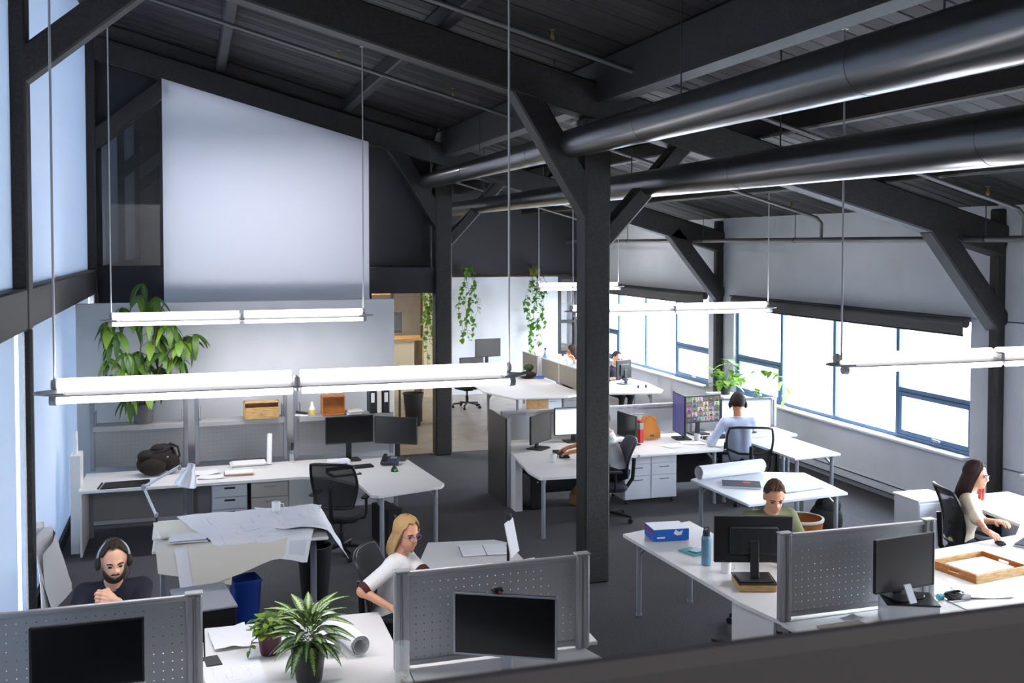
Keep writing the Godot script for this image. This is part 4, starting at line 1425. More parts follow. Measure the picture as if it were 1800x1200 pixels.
	t = thing("stapler", "black stapler lying on the shelf end", "stapler", Vector3(1.29, 1.301, -12.90), 60)
	b = MB.new()
	b.box(Vector3(0, 0.012, 0), Vector3(0.05, 0.024, 0.17), Basis(), 0.006)
	put("base", b, M["ceramic"], t)
	b = MB.new()
	b.box(Vector3(0, 0.045, 0), Vector3(0.045, 0.03, 0.16), Basis(Vector3.RIGHT, 0.12), 0.01)
	put("arm", b, M["black plastic"], t)
	# on the desk
	backpack(Vector3(-0.42, 0.752, -12.66))
	t = thing("laptop_tray", "flat black drawing board lying over the desk edge", "board", Vector3(-0.73, 0.741, -12.2), 4)
	b = MB.new()
	b.prism([Vector2(-0.27, 0.14), Vector2(-0.22, -0.15), Vector2(0.26, -0.15), Vector2(0.25, 0.16)], 0.0, 0.014, 0.003)
	put("board", b, M["black plastic"], t)
	b = MB.new()
	b.box(Vector3(-0.27, 0.012, 0.0), Vector3(0.02, 0.012, 0.28), Basis(Vector3.UP, -0.15), 0.003)
	put("edge_strip", b, M["matt black plastic"], t)
	stack("paper_stack", "messy pile of papers on the desk by the perforated panel", Vector3(0.62, 0.74, -12.72), 6, 0.42, 0.26, 7, [M["paper"], M["cream paper"], M["paper"], M["grey panel"]])
	stack("paper_stack", "small sheaf of papers with an orange folder on the long desk", Vector3(0.52, 0.74, -12.38), -4, 0.34, 0.22, 3, [M["paper"], M["orange wood"], M["paper"]])
	sheet("paper_sheet", "loose white sheet on the long desk beside the lamp head", Vector3(0.12, 0.741, -12.55), 12, 0.32, 0.26, M["paper"], 0.02)
	sheet("paper_sheet", "loose printed sheet on the long desk in front of the papers", Vector3(0.20, 0.741, -12.30), -8, 0.3, 0.21, M["drawing sheet"], 0.015)
	roll("paper_tube", "white paper tube standing against the perforated panel", Vector3(0.88, 0.742, -12.80), Vector3(0.90, 1.10, -12.93), 0.032, M["curled sheet"], "paper roll")
	t = thing("hand_brush", "grey hand brush standing between the shelf frames", "brush", Vector3(1.16, 0.742, -12.86))
	b = MB.new()
	b.cyl(Vector3.ZERO, Vector3(0, 0.15, 0), 0.028, 0.026, 12)
	put("cup", b, M["clear vase glass"], t)
	b = MB.new()
	b.cyl(Vector3(0, 0.10, 0), Vector3(0.01, 0.24, 0), 0.012, 0.018, 8)
	put("brush_head", b, M["matt black plastic"], t)
	monitor("large black monitor straight under the binder shelf", Vector3(1.86, 0.74, -12.74), 2, 0.60, 0.34, 0.22)
	monitor("large black monitor angled beside the other on the long desk", Vector3(2.42, 0.74, -12.62), -30, 0.56, 0.34, 0.20)
	keyboard("black keyboard on the long desk in front of the monitors", Vector3(1.86, 0.741, -12.30), 8)
	t = thing("desk_organizer", "black tray of papers at the desk edge beside the mesh chair", "tray", Vector3(1.68, 0.741, -12.00), 12)
	b = MB.new()
	b.box(Vector3(0, 0.01, 0), Vector3(0.36, 0.02, 0.24), Basis(), 0.004)
	b.box(Vector3(0, 0.04, -0.115), Vector3(0.36, 0.06, 0.012), Basis(), 0.003)
	put("tray", b, M["black plastic"], t)
	b = MB.new()
	b.box(Vector3(0, 0.026, 0.01), Vector3(0.30, 0.012, 0.20))
	put("papers", b, M["paper"], t)
	t = thing("tape_dispenser", "small black and green gadget on the pointed desk return", "gadget", Vector3(2.28, 0.741, -11.98))
	b = MB.new()
	b.lathe([Vector2(0, 0), Vector2(0.045, 0), Vector2(0.04, 0.03), Vector2(0.018, 0.06), Vector2(0.02, 0.10), Vector2(0, 0.105)], 14)
	put("body", b, M["black plastic"], t)
	b = MB.new()
	b.box(Vector3(0, 0.02, 0.04), Vector3(0.03, 0.03, 0.012), Basis(), 0.004)
	put("badge", b, M["green tag"], t)
	t = thing("desk_phone", "dark desk phone with papers at the monitor foot", "phone", Vector3(2.30, 0.757, -12.36), -20)
	b = MB.new()
	b.box(Vector3(0, 0.03, 0), Vector3(0.22, 0.05, 0.18), Basis(Vector3.RIGHT, 0.2), 0.012)
	put("body", b, M["navy chair cloth"], t)
	b = MB.new()
	b.box(Vector3(-0.07, 0.075, 0), Vector3(0.05, 0.03, 0.18), Basis(Vector3.RIGHT, 0.2), 0.012)
	put("handset", b, M["black plastic"], t)
	b = MB.new()
	b.box(Vector3(0.04, 0.064, -0.03), Vector3(0.08, 0.006, 0.05), Basis(Vector3.RIGHT, 0.2))
	put("display", b, M["silver steel"], t)
	t = thing("note_box", "white card box with red and blue edges on the long desk", "box", Vector3(1.70, 0.741, -12.56), 5)
	b = MB.new()
	b.box(Vector3(0, 0.03, 0), Vector3(0.26, 0.06, 0.14), Basis(), 0.004)
	put("body", b, M["paper"], t)
	b = MB.new()
	b.box(Vector3(0.03, 0.012, 0.072), Vector3(0.12, 0.02, 0.004))
	put("blue_strip", b, M["box blue"], t)
	b = MB.new()
	b.box(Vector3(-0.09, 0.012, 0.072), Vector3(0.07, 0.02, 0.004))
	put("red_strip", b, M["red"], t)
	tower("black computer tower under the pointed desk return", Vector3(2.12, 0.0, -11.62), 14)
	chair("black mesh back swivel chair beside the pointed desk return", Vector3(1.55, 0, -11.30), 152, 1.08, M["black cloth"], 0.50, true, 0.48, true)
	# tall white box of rolled drawings by the frosted wall
	t = thing("roll_box", "tall narrow white box holding rolled drawings beside the desk end", "box", Vector3(-1.255, 0, -12.35))
	b = MB.new()
	b.box(Vector3(0, 0.55, 0), Vector3(0.11, 1.10, 0.30), Basis(), 0.004)
	put("box", b, M["white laminate"], t)
	roll("paper_roll", "thin rolled drawing sticking out of the tall white box", Vector3(-1.255, 1.102, -12.30), Vector3(-1.26, 1.36, -12.30), 0.024, M["curled sheet"])
	# drawing table
	t = thing("drawing_table", "white drawing table buried under loose drawings", "table", Vector3(0.40, 0, -9.70))
	b = MB.new()
	b.box(Vector3(0, 0.805, 0), Vector3(1.50, 0.03, 1.0), Basis(), 0.006)
	put("tabletop", b, M["white laminate"], t)
	for x in [-0.68, 0.68]:
		b = MB.new()
		b.box(Vector3(x, 0.41, -0.1), Vector3(0.05, 0.76, 0.09), Basis(), 0.008)
		put("leg", b, M["grey steel"], t)
		b = MB.new()
		b.box(Vector3(x, 0.02, -0.1), Vector3(0.07, 0.04, 0.72), Basis(), 0.01)
		put("foot", b, M["grey steel"], t)
	b = MB.new()
	b.box(Vector3(0, 0.66, -0.1), Vector3(1.32, 0.06, 0.03), Basis(), 0.006)
	put("stretcher", b, M["grey steel"], t)
	stack("drawing_stack", "thick stack of cream drawing sheets on the drawing table corner", Vector3(-0.12, 0.821, -9.80), 3, 0.46, 0.55, 3, [M["cream paper"], M["paper"]])
	drape("drawing_sheet", "grey white drawing sheets sagging over the drawing table corner", [Vector2(-0.34, -9.47), Vector2(0.35, -9.47), Vector2(0.30, -8.78), Vector2(-0.30, -8.95)], -9.22, 0.826, M["cream paper"], 0.015, 3, "loose drawings on the drawing table")
	drape("drawing_sheet", "long drawing sheet hanging low off the drawing table edge", [Vector2(-0.1, -9.47), Vector2(0.85, -9.47), Vector2(0.75, -9.0), Vector2(0.0, -8.72)], -9.20, 0.838, M["cream paper"], 0.02, 5, "loose drawings on the drawing table")
	drape("drawing_sheet", "sheet of plans hanging between the sagging corner and the long sheet", [Vector2(-0.2, -9.47), Vector2(0.6, -9.47), Vector2(0.55, -8.95), Vector2(-0.12, -8.76)], -9.21, 0.832, M["paper"], 0.02, 15, "loose drawings on the drawing table")
	stack("book_pile", "cream book and blue folder lying on the drawing stack", Vector3(-0.05, 0.852, -9.36), -4, 0.34, 0.22, 3, [M["cream paper"], M["box blue"], M["paper"]], "books")
	drape("drawing_sheet", "large white plan spread across the drawing table with a drooping corner", [Vector2(-0.16, -10.08), Vector2(1.20, -10.12), Vector2(0.95, -8.90), Vector2(0.20, -8.98)], -9.22, 0.868, M["drawing sheet"], 0.035, 8, "loose drawings on the drawing table")
	drape("drawing_sheet", "white plan falling off the side end of the drawing table", [Vector2(0.55, -10.12), Vector2(1.52, -10.02), Vector2(1.50, -9.12), Vector2(0.70, -9.35)], -9.1, 0.880, M["drawing sheet"], 0.04, 11, "loose drawings on the drawing table", 1.12)
	t = thing("mug", "white mug standing on the spread plans", "mug", Vector3(0.75, 0.885, -9.98))
	b = MB.new()
	b.lathe([Vector2(0, 0), Vector2(0.04, 0), Vector2(0.043, 0.09), Vector2(0.038, 0.09), Vector2(0.036, 0.008), Vector2(0, 0.008)], 18, Vector3.ZERO, Basis(), false)
	put("cup", b, M["ceramic"], t)
	b = MB.new()
	b.tube([Vector3(0.04, 0.07, 0), Vector3(0.07, 0.065, 0), Vector3(0.07, 0.03, 0), Vector3(0.04, 0.022, 0)], 0.006, 6)
	put("handle", b, M["ceramic"], t)
	arm_lamp()
	bin("recycling_bin", "blue recycling bin beside the drawing table", Vector3(0.42, 0, -9.18), 0.12, 0.16, 0.52, M["bin blue"], true, 12)
	bin("waste_bin", "black waste bin under the drawing table end", Vector3(1.12, 0, -10.05), 0.13, 0.17, 0.50, M["black plastic"])
	t = thing("low_cabinet", "black low cabinet with a grey top behind the near screen", "cabinet", Vector3(0.06, 0, -8.55), 8)
	b = MB.new()
	b.box(Vector3(0, 0.29, 0), Vector3(0.42, 0.58, 0.6), Basis(), 0.006)
	put("body", b, M["black plastic"], t)
	b = MB.new()
	b.box(Vector3(0, 0.59, 0), Vector3(0.44, 0.02, 0.62), Basis(), 0.005)
	put("top", b, M["grey steel"], t)
	# drawings leaning on the frosted wall
	for k in 3:
		var pts := []
		for i in 9:
			var row := []
			for j in 5:
				var f := i / 8.0
				var g := j / 4.0
				row.append(Vector3(-1.42 + 0.05 * k + (1.0 - f) * 0.10 + 0.05 * sin(g * 5.0 + k * 2.0 + f * 2.0), f * (0.86 - 0.10 * k) * (1.0 - 0.2 * abs(g - 0.5)), -9.95 - g * (0.75 + 0.12 * k) - 0.12 * k))
			pts.append(row)
		b = MB.new()
		b.grid(pts, 0.002)
		tag(put("leaning_drawing", b, [M["curled sheet"], M["drawing sheet"], M["curled sheet"]][k]), ["curled drawing leaning flat against the frosted wall", "printed drawing leaning in front of the curled one at the frosted wall", "wavy drawing leaning outermost at the frosted wall"][k], "paper", "drawings leaning on the frosted wall")

func tower(label: String, at: Vector3, turn: float) -> void:
	var t := thing("computer_tower", label, "computer", at, turn)
	var b := MB.new()
	b.box(Vector3(0, 0.22, 0), Vector3(0.19, 0.42, 0.44), Basis(), 0.006)
	put("case", b, M["black plastic"], t)
	b = MB.new()
	b.box(Vector3(0, 0.22, 0.222), Vector3(0.17, 0.40, 0.01), Basis(), 0.004)
	put("front_panel", b, M["matt black plastic"], t)
	b = MB.new()
	b.cyl(Vector3(0, 0.36, 0.226), Vector3(0, 0.36, 0.232), 0.012, 0.012, 12)
	put("power_button", b, M["silver steel"], t)

func drawer_box(label: String, at: Vector3, w: float, h: float, d: float, m: Material) -> void:
	var t := thing("drawer_box", label, "box", at)
	var b := MB.new()
	b.box(Vector3(0, 0.006, 0), Vector3(w, 0.012, d))
	for e in [-1.0, 1.0]:
		b.box(Vector3(e * (w * 0.5 - 0.006), h * 0.5, 0), Vector3(0.012, h, d), Basis(), 0.002)
	b.box(Vector3(0, h * 0.5, -d * 0.5 + 0.006), Vector3(w, h, 0.012), Basis(), 0.002)
	b.box(Vector3(0, h - 0.006, 0), Vector3(w, 0.012, d), Basis(), 0.002)
	put("carcass", b, m, t)
	b = MB.new()
	b.box(Vector3(0, h * 0.36, d * 0.5), Vector3(w - 0.028, h * 0.66, 0.014), Basis(), 0.003)
	var o := put("drawer", b, m, t)
	b = MB.new()
	b.lathe([Vector2(0, 0), Vector2(0.008, 0), Vector2(0.007, 0.012), Vector2(0.013, 0.02), Vector2(0, 0.026)], 10, Vector3(0, h * 0.36, d * 0.5 + 0.006), Basis(Vector3.RIGHT, PI / 2))
	put("knob", b, M["grey steel"], o)

func backpack(at: Vector3) -> void:
	var t := thing("backpack", "dark brown backpack slumped on the long desk", "bag", at, 15)
	var b := MB.new()
	b.ball(Vector3(0, 0.15, 0), Vector3(0.23, 0.155, 0.13), 20, 12, Basis(Vector3.BACK, 0.2))
	b.ball(Vector3(0.1, 0.2, -0.02), Vector3(0.14, 0.12, 0.11), 16, 10)
	b.ball(Vector3(0.16, 0.12, 0.05), Vector3(0.10, 0.11, 0.09), 14, 9)
	b.ball(Vector3(-0.12, 0.22, 0.02), Vector3(0.10, 0.07, 0.09), 14, 9)
	b.ball(Vector3(0.02, 0.30, 0.03), Vector3(0.09, 0.05, 0.07), 12, 8)
	put("body", b, M["brown cloth"], t)
	b = MB.new()
	b.ball(Vector3(-0.06, 0.10, 0.10), Vector3(0.15, 0.10, 0.06), 16, 10)
	put("front_pocket", b, M["brown cloth"], t)
	b = MB.new()
	b.ball(Vector3(0.02, 0.27, 0.0), Vector3(0.17, 0.05, 0.10), 16, 8, Basis(Vector3.BACK, 0.25))
	put("flap", b, M["black cloth"], t)
	for s in [0.0, 0.08]:
		b = MB.new()
		b.tube([Vector3(0.02 + s, 0.30, -0.02), Vector3(0.08 + s, 0.34, 0.02), Vector3(0.18 + s * 0.7, 0.30, 0.05), Vector3(0.21 + s * 0.5, 0.2, 0.08), Vector3(0.16, 0.08, 0.10)], 0.014, 6)
		put("strap", b, M["black cloth"], t)
	b = MB.new()
	b.box(Vector3(0.10, 0.20, 0.105), Vector3(0.03, 0.02, 0.012), Basis(), 0.004)
	put("buckle", b, M["grey steel"], t)

func mug(label: String, at: Vector3, turn := 0.0, m: Material = null) -> void:
	var t := thing("mug", label, "mug", at, turn)
	var b := MB.new()
	b.lathe([Vector2(0, 0), Vector2(0.04, 0), Vector2(0.043, 0.09), Vector2(0.038, 0.09), Vector2(0.036, 0.008), Vector2(0, 0.008)], 18, Vector3.ZERO, Basis(), false)
	put("cup", b, m if m else M["ceramic"], t)
	b = MB.new()
	b.tube([Vector3(0.04, 0.07, 0), Vector3(0.07, 0.065, 0), Vector3(0.07, 0.03, 0), Vector3(0.04, 0.022, 0)], 0.006, 6)
	put("handle", b, m if m else M["ceramic"], t)

func near_zone() -> void:
	var t: Node3D
	var b: MB
	# bench tops on both sides of the screens
	desk("bench_desk", "white bench desk holding the two leafy desk plants", [Vector2(0.06, -7.46), Vector2(1.29, -7.42), Vector2(1.29, -5.25), Vector2(0.06, -5.25)], [Vector2(0.14, -7.35), Vector2(1.2, -5.4), Vector2(0.14, -5.4), Vector2(1.2, -7.3)])
	desk("bench_desk", "white bench desk in front of the screen by the frosted wall", [Vector2(-1.28, -7.2), Vector2(0.05, -7.2), Vector2(0.05, -5.25), Vector2(-1.28, -5.25)], [Vector2(-1.2, -7.1), Vector2(-0.05, -7.1), Vector2(-1.2, -5.4), Vector2(-0.05, -5.4)])
	desk("bench_desk", "white bench desk with the webcam monitor", [Vector2(1.30, -6.45), Vector2(2.48, -6.38), Vector2(2.60, -5.95), Vector2(2.60, -5.25), Vector2(1.30, -5.25)], [Vector2(1.4, -5.4), Vector2(2.5, -5.4), Vector2(1.4, -6.35), Vector2(2.42, -6.2)])
	desk("return_desk", "white side desk with an open notebook beside the blonde woman", [Vector2(1.95, -6.47), Vector2(1.78, -7.3), Vector2(1.72, -8.2), Vector2(2.02, -9.02), Vector2(2.62, -8.93), Vector2(2.72, -8.80), Vector2(2.62, -6.42)], [Vector2(2.12, -8.88), Vector2(2.58, -8.8), Vector2(2.5, -6.6)])
	desk_screen("perforated steel desk screen in front of the man with headphones", -1.18, 0.05, -6.33, 0.74, 1.365)
	desk_screen("perforated steel desk screen behind the webcam monitor", 1.19, 2.53, -6.34, 0.74, 1.375)
	desk_screen("perforated steel desk screen beside the white monitor box", 3.98, 5.33, -6.36, 0.74, 1.375)
	monitor("black monitor in front of the screen by the frosted wall", Vector3(-0.56, 0.74, -5.92), 0, 0.58, 0.36, 0.30, M["dark screen"])
	var mo := monitor("black monitor on a silver neck with a webcam on top", Vector3(1.80, 0.74, -5.90), -27, 0.64, 0.385, 0.19, M["dark screen"], 0, "computer monitors", true)
	t = thing("webcam", "small black webcam with a red dot on the monitor edge", "webcam", Vector3(1.76, 1.317, -5.93), -27)
	b = MB.new()
	b.ball(Vector3(0, 0.022, 0.0), Vector3(0.042, 0.024, 0.024), 14, 8)
	b.box(Vector3(0, 0.004, -0.02), Vector3(0.04, 0.008, 0.04), Basis(), 0.003)
	put("body", b, M["black plastic"], t)
	b = MB.new()
	b.cyl(Vector3(0, 0.022, 0.02), Vector3(0, 0.022, 0.027), 0.012, 0.012, 12)
	put("lens", b, M["dark screen"], t)
	b = MB.new()
	b.cyl(Vector3(0.02, 0.015, 0.017), Vector3(0.02, 0.015, 0.023), 0.008, 0.008, 10)
	put("red_dot", b, M["red"], t)
	# papers and rolls between the two screens
	drape("curled_sheet", "curled white plan by the corner of the near screen", [Vector2(0.08, -7.36), Vector2(0.33, -7.40), Vector2(0.36, -7.0), Vector2(0.12, -6.98)], 0.0, 0.755, M["curled sheet"], 0.03, 21)
	sheet("paper_sheet", "large plan lying flat on the bench beside the maroon pot", Vector3(0.23, 0.742, -6.55), 4, 0.36, 0.56, M["drawing sheet"], 0.015)
	sheet("paper_sheet", "white sheet on the bench behind the maroon pot", Vector3(0.50, 0.742, -7.2), -6, 0.38, 0.30, M["paper"], 0.02)
	t = thing("black_folder", "dark folder edge under the plan by the near screen", "folder", Vector3(0.10, 0.742, -6.82), 10)
	b = MB.new()
	b.box(Vector3(0, 0.008, 0), Vector3(0.10, 0.014, 0.16), Basis(), 0.003)
	put("cover", b, M["black plastic"], t)
	roll("paper_roll", "rolled white drawings lying behind the striped leaf plant", Vector3(0.86, 0.815, -7.25), Vector3(1.03, 0.815, -6.62), 0.07, M["curled sheet"])
	roll("paper_roll", "second rolled drawing beside the thick roll on the bench", Vector3(0.74, 0.79, -7.2), Vector3(0.87, 0.79, -6.66), 0.045, M["curled sheet"])
	# tall glass vase with shells
	t = thing("glass_vase", "tall clear glass cylinder with shells at the bench edge", "vase", Vector3(1.205, 0.742, -6.10))
	b = MB.new()
	b.lathe([Vector2(0, 0), Vector2(0.045, 0), Vector2(0.047, 0.27), Vector2(0.042, 0.27), Vector2(0.040, 0.012), Vector2(0, 0.012)], 24, Vector3.ZERO, Basis(), false)
	put("glass", b, M["clear vase glass"], t)
	rng.seed = 14
	for i in 11:
		b = MB.new()
		b.ball(Vector3(rng.randf_range(-0.022, 0.022), 0.025 + 0.006 * i, rng.randf_range(-0.022, 0.022)), Vector3(0.014, 0.011, 0.012), 8, 5)
		put("shell", b, [M["ceramic"], M["cream paper"], M["orange wood"]][i % 3], t)
	# blonde woman's side: notebook, tablet on a clamp, phone, chair
	t = thing("notebook", "open white notebook on the side desk", "notebook", Vector3(2.44, 0.742, -8.62), -8)
	b = MB.new()
	b.box(Vector3(-0.105, 0.008, 0), Vector3(0.20, 0.014, 0.29), Basis(Vector3.BACK, 0.03), 0.003)
	b.box(Vector3(0.105, 0.008, 0), Vector3(0.20, 0.014, 0.29), Basis(Vector3.BACK, -0.03), 0.003)
	put("pages", b, M["paper"], t)
	b = MB.new()
	b.box(Vector3(0, 0.0015, 0), Vector3(0.43, 0.003, 0.31))
	put("cover", b, M["grey panel"], t)
	t = thing("sketch_board", "tilted white sketch board with a dark ruler edge behind the screen", "drawing board", Vector3(2.18, 0.742, -7.1), 14)
	b = MB.new()
	var bb := Basis(Vector3.RIGHT, 0.62)
	b.box(Vector3(0, 0.17, 0.0), Vector3(0.72, 0.014, 0.46), bb, 0.004)
	put("board", b, M["white laminate"], t)
	b = MB.new()
	b.box(Vector3(0, 0.17, 0.0) + bb * Vector3(0, 0.012, -0.20), Vector3(0.70, 0.012, 0.025), bb, 0.003)
	put("ruler", b, M["black plastic"], t)
	b = MB.new()
	b.bar(Vector3(0, 0.0, -0.22), Vector3(0, 0.26, -0.12), 0.08, 0.012, 0.003)
	b.box(Vector3(0, 0.02, 0.16), Vector3(0.5, 0.03, 0.03), Basis(), 0.004)
	put("stand", b, M["black plastic"], t)
	t = thing("tablet", "white tablet held upright in a black clamp on the side desk", "tablet", Vector3(2.36, 0.742, -7.55), 55)
	b = MB.new()
	b.box(Vector3(0, 0.42, 0), Vector3(0.20, 0.27, 0.012), Basis(Vector3.RIGHT, -0.2), 0.005)
	put("slab", b, M["paper"], t)
	b = MB.new()
	b.box(Vector3(0, 0.58, -0.03), Vector3(0.05, 0.05, 0.05), Basis(), 0.008)
	b.cyl(Vector3(0, 0.0, -0.03), Vector3(0, 0.60, -0.03), 0.012, 0.012, 10)
	b.cyl(Vector3(0, 0.0, -0.03), Vector3(0, 0.012, -0.03), 0.08, 0.08, 18)
	put("clamp", b, M["black plastic"], t)
	t = thing("pencil", "dark pencil held upright by the blonde woman", "pencil", Vector3(1.86, 0.98, -7.20))
	b = MB.new()
	b.cyl(Vector3(-0.07, -0.03, 0), Vector3(0.07, 0.04, 0), 0.0045, 0.0045, 6)
	put("shaft", b, M["black plastic"], t)
	b = MB.new()
	b.cyl(Vector3(-0.07, -0.03, 0), Vector3(-0.086, -0.038, 0), 0.0045, 0.001, 6)
	put("tip", b, M["light wood"], t)
	chair("black swivel chair with a round silver edged back behind the blonde woman", Vector3(1.51, 0, -7.66), 64, 1.10, M["black cloth"], 0.52, true)
	chair("black swivel chair under the man with headphones", Vector3(-0.55, 0, -7.55), 0, 0.98, M["black cloth"], 0.46, true)
	# group on the street side: L-shaped desk of the man in green
	desk("corner_desk", "white L-shaped desk with the blue box and the bottle", [Vector2(3.82, -8.74), Vector2(4.62, -8.96), Vector2(4.66, -7.65), Vector2(5.40, -7.30), Vector2(5.42, -6.38), Vector2(4.02, -6.34), Vector2(3.93, -6.80)], [Vector2(3.93, -8.62), Vector2(4.55, -8.8), Vector2(5.3, -6.5)], null, 0.74, 0.03, "", [[4.02, -6.45, 4.02, -7.05]])
	desk("bench_desk", "white bench desk with the monitor box next to the parapet", [Vector2(4.0, -6.33), Vector2(5.44, -6.37), Vector2(5.44, -5.3), Vector2(4.12, -5.3)], [Vector2(4.25, -5.45), Vector2(5.3, -5.45)], null, 0.74, 0.03, "", [[4.06, -6.25, 4.12, -5.6]])
	desk("wide_desk", "wide white desk with the wooden tray in front of the dark haired woman", [Vector2(5.46, -6.9), Vector2(6.2, -7.46), Vector2(7.3, -7.62), Vector2(7.62, -7.9), Vector2(7.72, -9.0), Vector2(8.5, -9.0), Vector2(8.5, -5.3), Vector2(5.46, -5.3)], [Vector2(5.6, -5.5), Vector2(8.4, -5.5), Vector2(7.85, -8.9), Vector2(5.65, -6.85)])
	mo = monitor("wide black monitor turned to the man in green, seen from behind", Vector3(4.22, 0.812, -7.10), 162, 0.62, 0.37, 0.12, M["dark screen"])
	b = MB.new()
	b.box(Vector3(0.0, 0.23, -0.053), Vector3(0.045, 0.045, 0.004), Basis(), 0.001)
	put("logo_plate", b, M["grey panel"], mo)
	t = thing("monitor_riser", "low wooden riser with a black tray under the turned monitor", "riser", Vector3(4.22, 0.741, -7.08), -18)
	b = MB.new()
	b.box(Vector3(0, 0.03, 0), Vector3(0.30, 0.055, 0.28), Basis(), 0.006)
	put("block", b, M["light wood"], t)
	b = MB.new()
	b.box(Vector3(0, 0.064, 0), Vector3(0.31, 0.012, 0.29), Basis(), 0.004)
	put("tray", b, M["black plastic"], t)
	t = thing("water_bottle", "tall pale blue water bottle on the L-shaped desk", "bottle", Vector3(4.12, 0.741, -7.68))
	b = MB.new()
	b.lathe([Vector2(0, 0), Vector2(0.038, 0), Vector2(0.042, 0.008), Vector2(0.042, 0.22), Vector2(0.036, 0.25), Vector2(0, 0.25)], 20)
	put("body", b, M["bottle blue"], t)
	b = MB.new()
	b.lathe([Vector2(0.03, 0.25), Vector2(0.03, 0.285), Vector2(0.024, 0.295), Vector2(0, 0.296)], 18)
	put("cap", b, M["navy chair cloth"], t)
	b = MB.new()
	b.tube([Vector3(-0.024, 0.29, 0), Vector3(-0.02, 0.32, 0), Vector3(0.02, 0.32, 0), Vector3(0.024, 0.29, 0)], 0.005, 6)
	put("loop", b, M["navy chair cloth"], t)
	mug("white mug beside the water bottle on the L-shaped desk", Vector3(4.18, 0.741, -7.45), -20)
	t = thing("product_box", "bright blue cardboard box with a white print on the desk corner", "box", Vector3(4.16, 0.742, -8.52), -6)
	b = MB.new()
	b.box(Vector3(0, 0.055, 0), Vector3(0.34, 0.105, 0.26), Basis(), 0.004)
	put("carton", b, M["box blue"], t)
	b = MB.new()
	b.box(Vector3(0, 0.109, 0), Vector3(0.33, 0.003, 0.25))
	put("top_label", b, M["cool white laminate"], t)
	b = MB.new()
	b.box(Vector3(-0.172, 0.075, 0), Vector3(0.004, 0.02, 0.24))
	put("side_print", b, M["red"], t)
	b = MB.new()
	b.prism([Vector2(0.02, -0.03), Vector2(0.05, -0.005), Vector2(0.09, -0.02), Vector2(0.075, 0.02), Vector2(0.03, 0.025), Vector2(0.0, 0.005)], 0.0, 0.003)
	var pr := put("logo", b, M["paper"], t)
	pr.rotation.x = PI / 2; pr.position = Vector3(0.02, 0.075, 0.131)
	b = MB.new()
	b.box(Vector3(-0.10, 0.035, 0.131), Vector3(0.075, 0.014, 0.003))
	put("print_line", b, M["paper"], t)
	t = thing("booklet", "small teal booklets beside the water bottle", "booklet", Vector3(4.17, 0.742, -8.03), 15)
	b = MB.new()
	b.box(Vector3(0, 0.006, 0), Vector3(0.15, 0.012, 0.20), Basis(), 0.002)
	put("lower_cover", b, M["teal"], t)
	b = MB.new()
	b.box(Vector3(0.03, 0.017, 0.02), Vector3(0.12, 0.010, 0.09), Basis(Vector3.UP, 0.3), 0.002)
	put("upper_cover", b, M["bottle blue"], t)
	# white monitor box with phone
	t = thing("monitor_box", "white box with a black lid under the street side monitor", "box", Vector3(4.88, 0.741, -6.08), -24)
	b = MB.new()
	b.box(Vector3(0, 0.08, 0), Vector3(0.36, 0.16, 0.28), Basis(), 0.005)
	put("carton", b, M["cool white laminate"], t)
	b = MB.new()
	b.box(Vector3(0, 0.166, 0), Vector3(0.37, 0.012, 0.29), Basis(), 0.004)
	put("lid", b, M["black plastic"], t)
	monitor("dark grey monitor on the white box turned towards the parapet", Vector3(4.86, 0.914, -6.10), 6, 0.55, 0.385, 0.055, M["brown grey screen"])
	t = thing("smartphone", "pale phone leaning on the black lid below the monitor", "phone", Vector3(4.83, 0.914, -5.98), 8)
	b = MB.new()
	b.box(Vector3(0, 0.06, -0.02), Vector3(0.072, 0.14, 0.009), Basis(Vector3.RIGHT, -0.5), 0.004)
	put("case", b, M["grey panel"], t)
	b = MB.new()
	b.box(Vector3(0, 0.06, -0.02) + Basis(Vector3.RIGHT, -0.5) * Vector3(0, 0, 0.005), Vector3(0.064, 0.13, 0.002), Basis(Vector3.RIGHT, -0.5))
	put("screen", b, M["cool white laminate"], t)
	t = thing("desk_mat", "grey brown pad on the bench desk by the parapet", "pad", Vector3(4.38, 0.741, -6.0), 2)
	b = MB.new()
	b.box(Vector3(0, 0.004, 0), Vector3(0.36, 0.007, 0.40), Basis(), 0.002)
	put("pad", b, M["putty screen"], t)
	sheet("paper_sheet", "white cables and papers behind the monitor box", Vector3(4.52, 0.742, -6.24), 20, 0.16, 0.10, M["curled sheet"], 0.012)
	# wooden tray of papers
	t = thing("wooden_tray", "wooden tray with handle slots holding papers on the wide desk", "tray", Vector3(6.20, 0.741, -6.86), 8)
	b = MB.new()
	b.box(Vector3(0, 0.006, 0), Vector3(0.60, 0.012, 0.46))
	put("bottom", b, M["light wood"], t)
	for e in [-1.0, 1.0]:
		b = MB.new()
		b.box(Vector3(0, 0.035, e * 0.225), Vector3(0.60, 0.07, 0.014), Basis(), 0.003)
		put("long_side", b, M["light wood"], t)
		b = MB.new()
		b.box(Vector3(e * 0.293, 0.014, 0), Vector3(0.014, 0.028, 0.436), Basis(), 0.003)
		b.box(Vector3(e * 0.293, 0.060, 0), Vector3(0.014, 0.02, 0.436), Basis(), 0.003)
		for q in [-1.0, 1.0]:
			b.box(Vector3(e * 0.293, 0.039, q * 0.135), Vector3(0.014, 0.024, 0.166))
		put("handle_side", b, M["orange wood"], t)
	stack("paper_stack", "sheaf of printed papers inside the wooden tray", Vector3(6.21, 0.754, -6.86), 12, 0.46, 0.32, 3, [M["paper"], M["drawing sheet"]])
	sheet("paper_sheet", "white sheet on the wide desk in front of the wooden tray", Vector3(5.85, 0.742, -6.42), -14, 0.42, 0.30, M["paper"], 0.02)
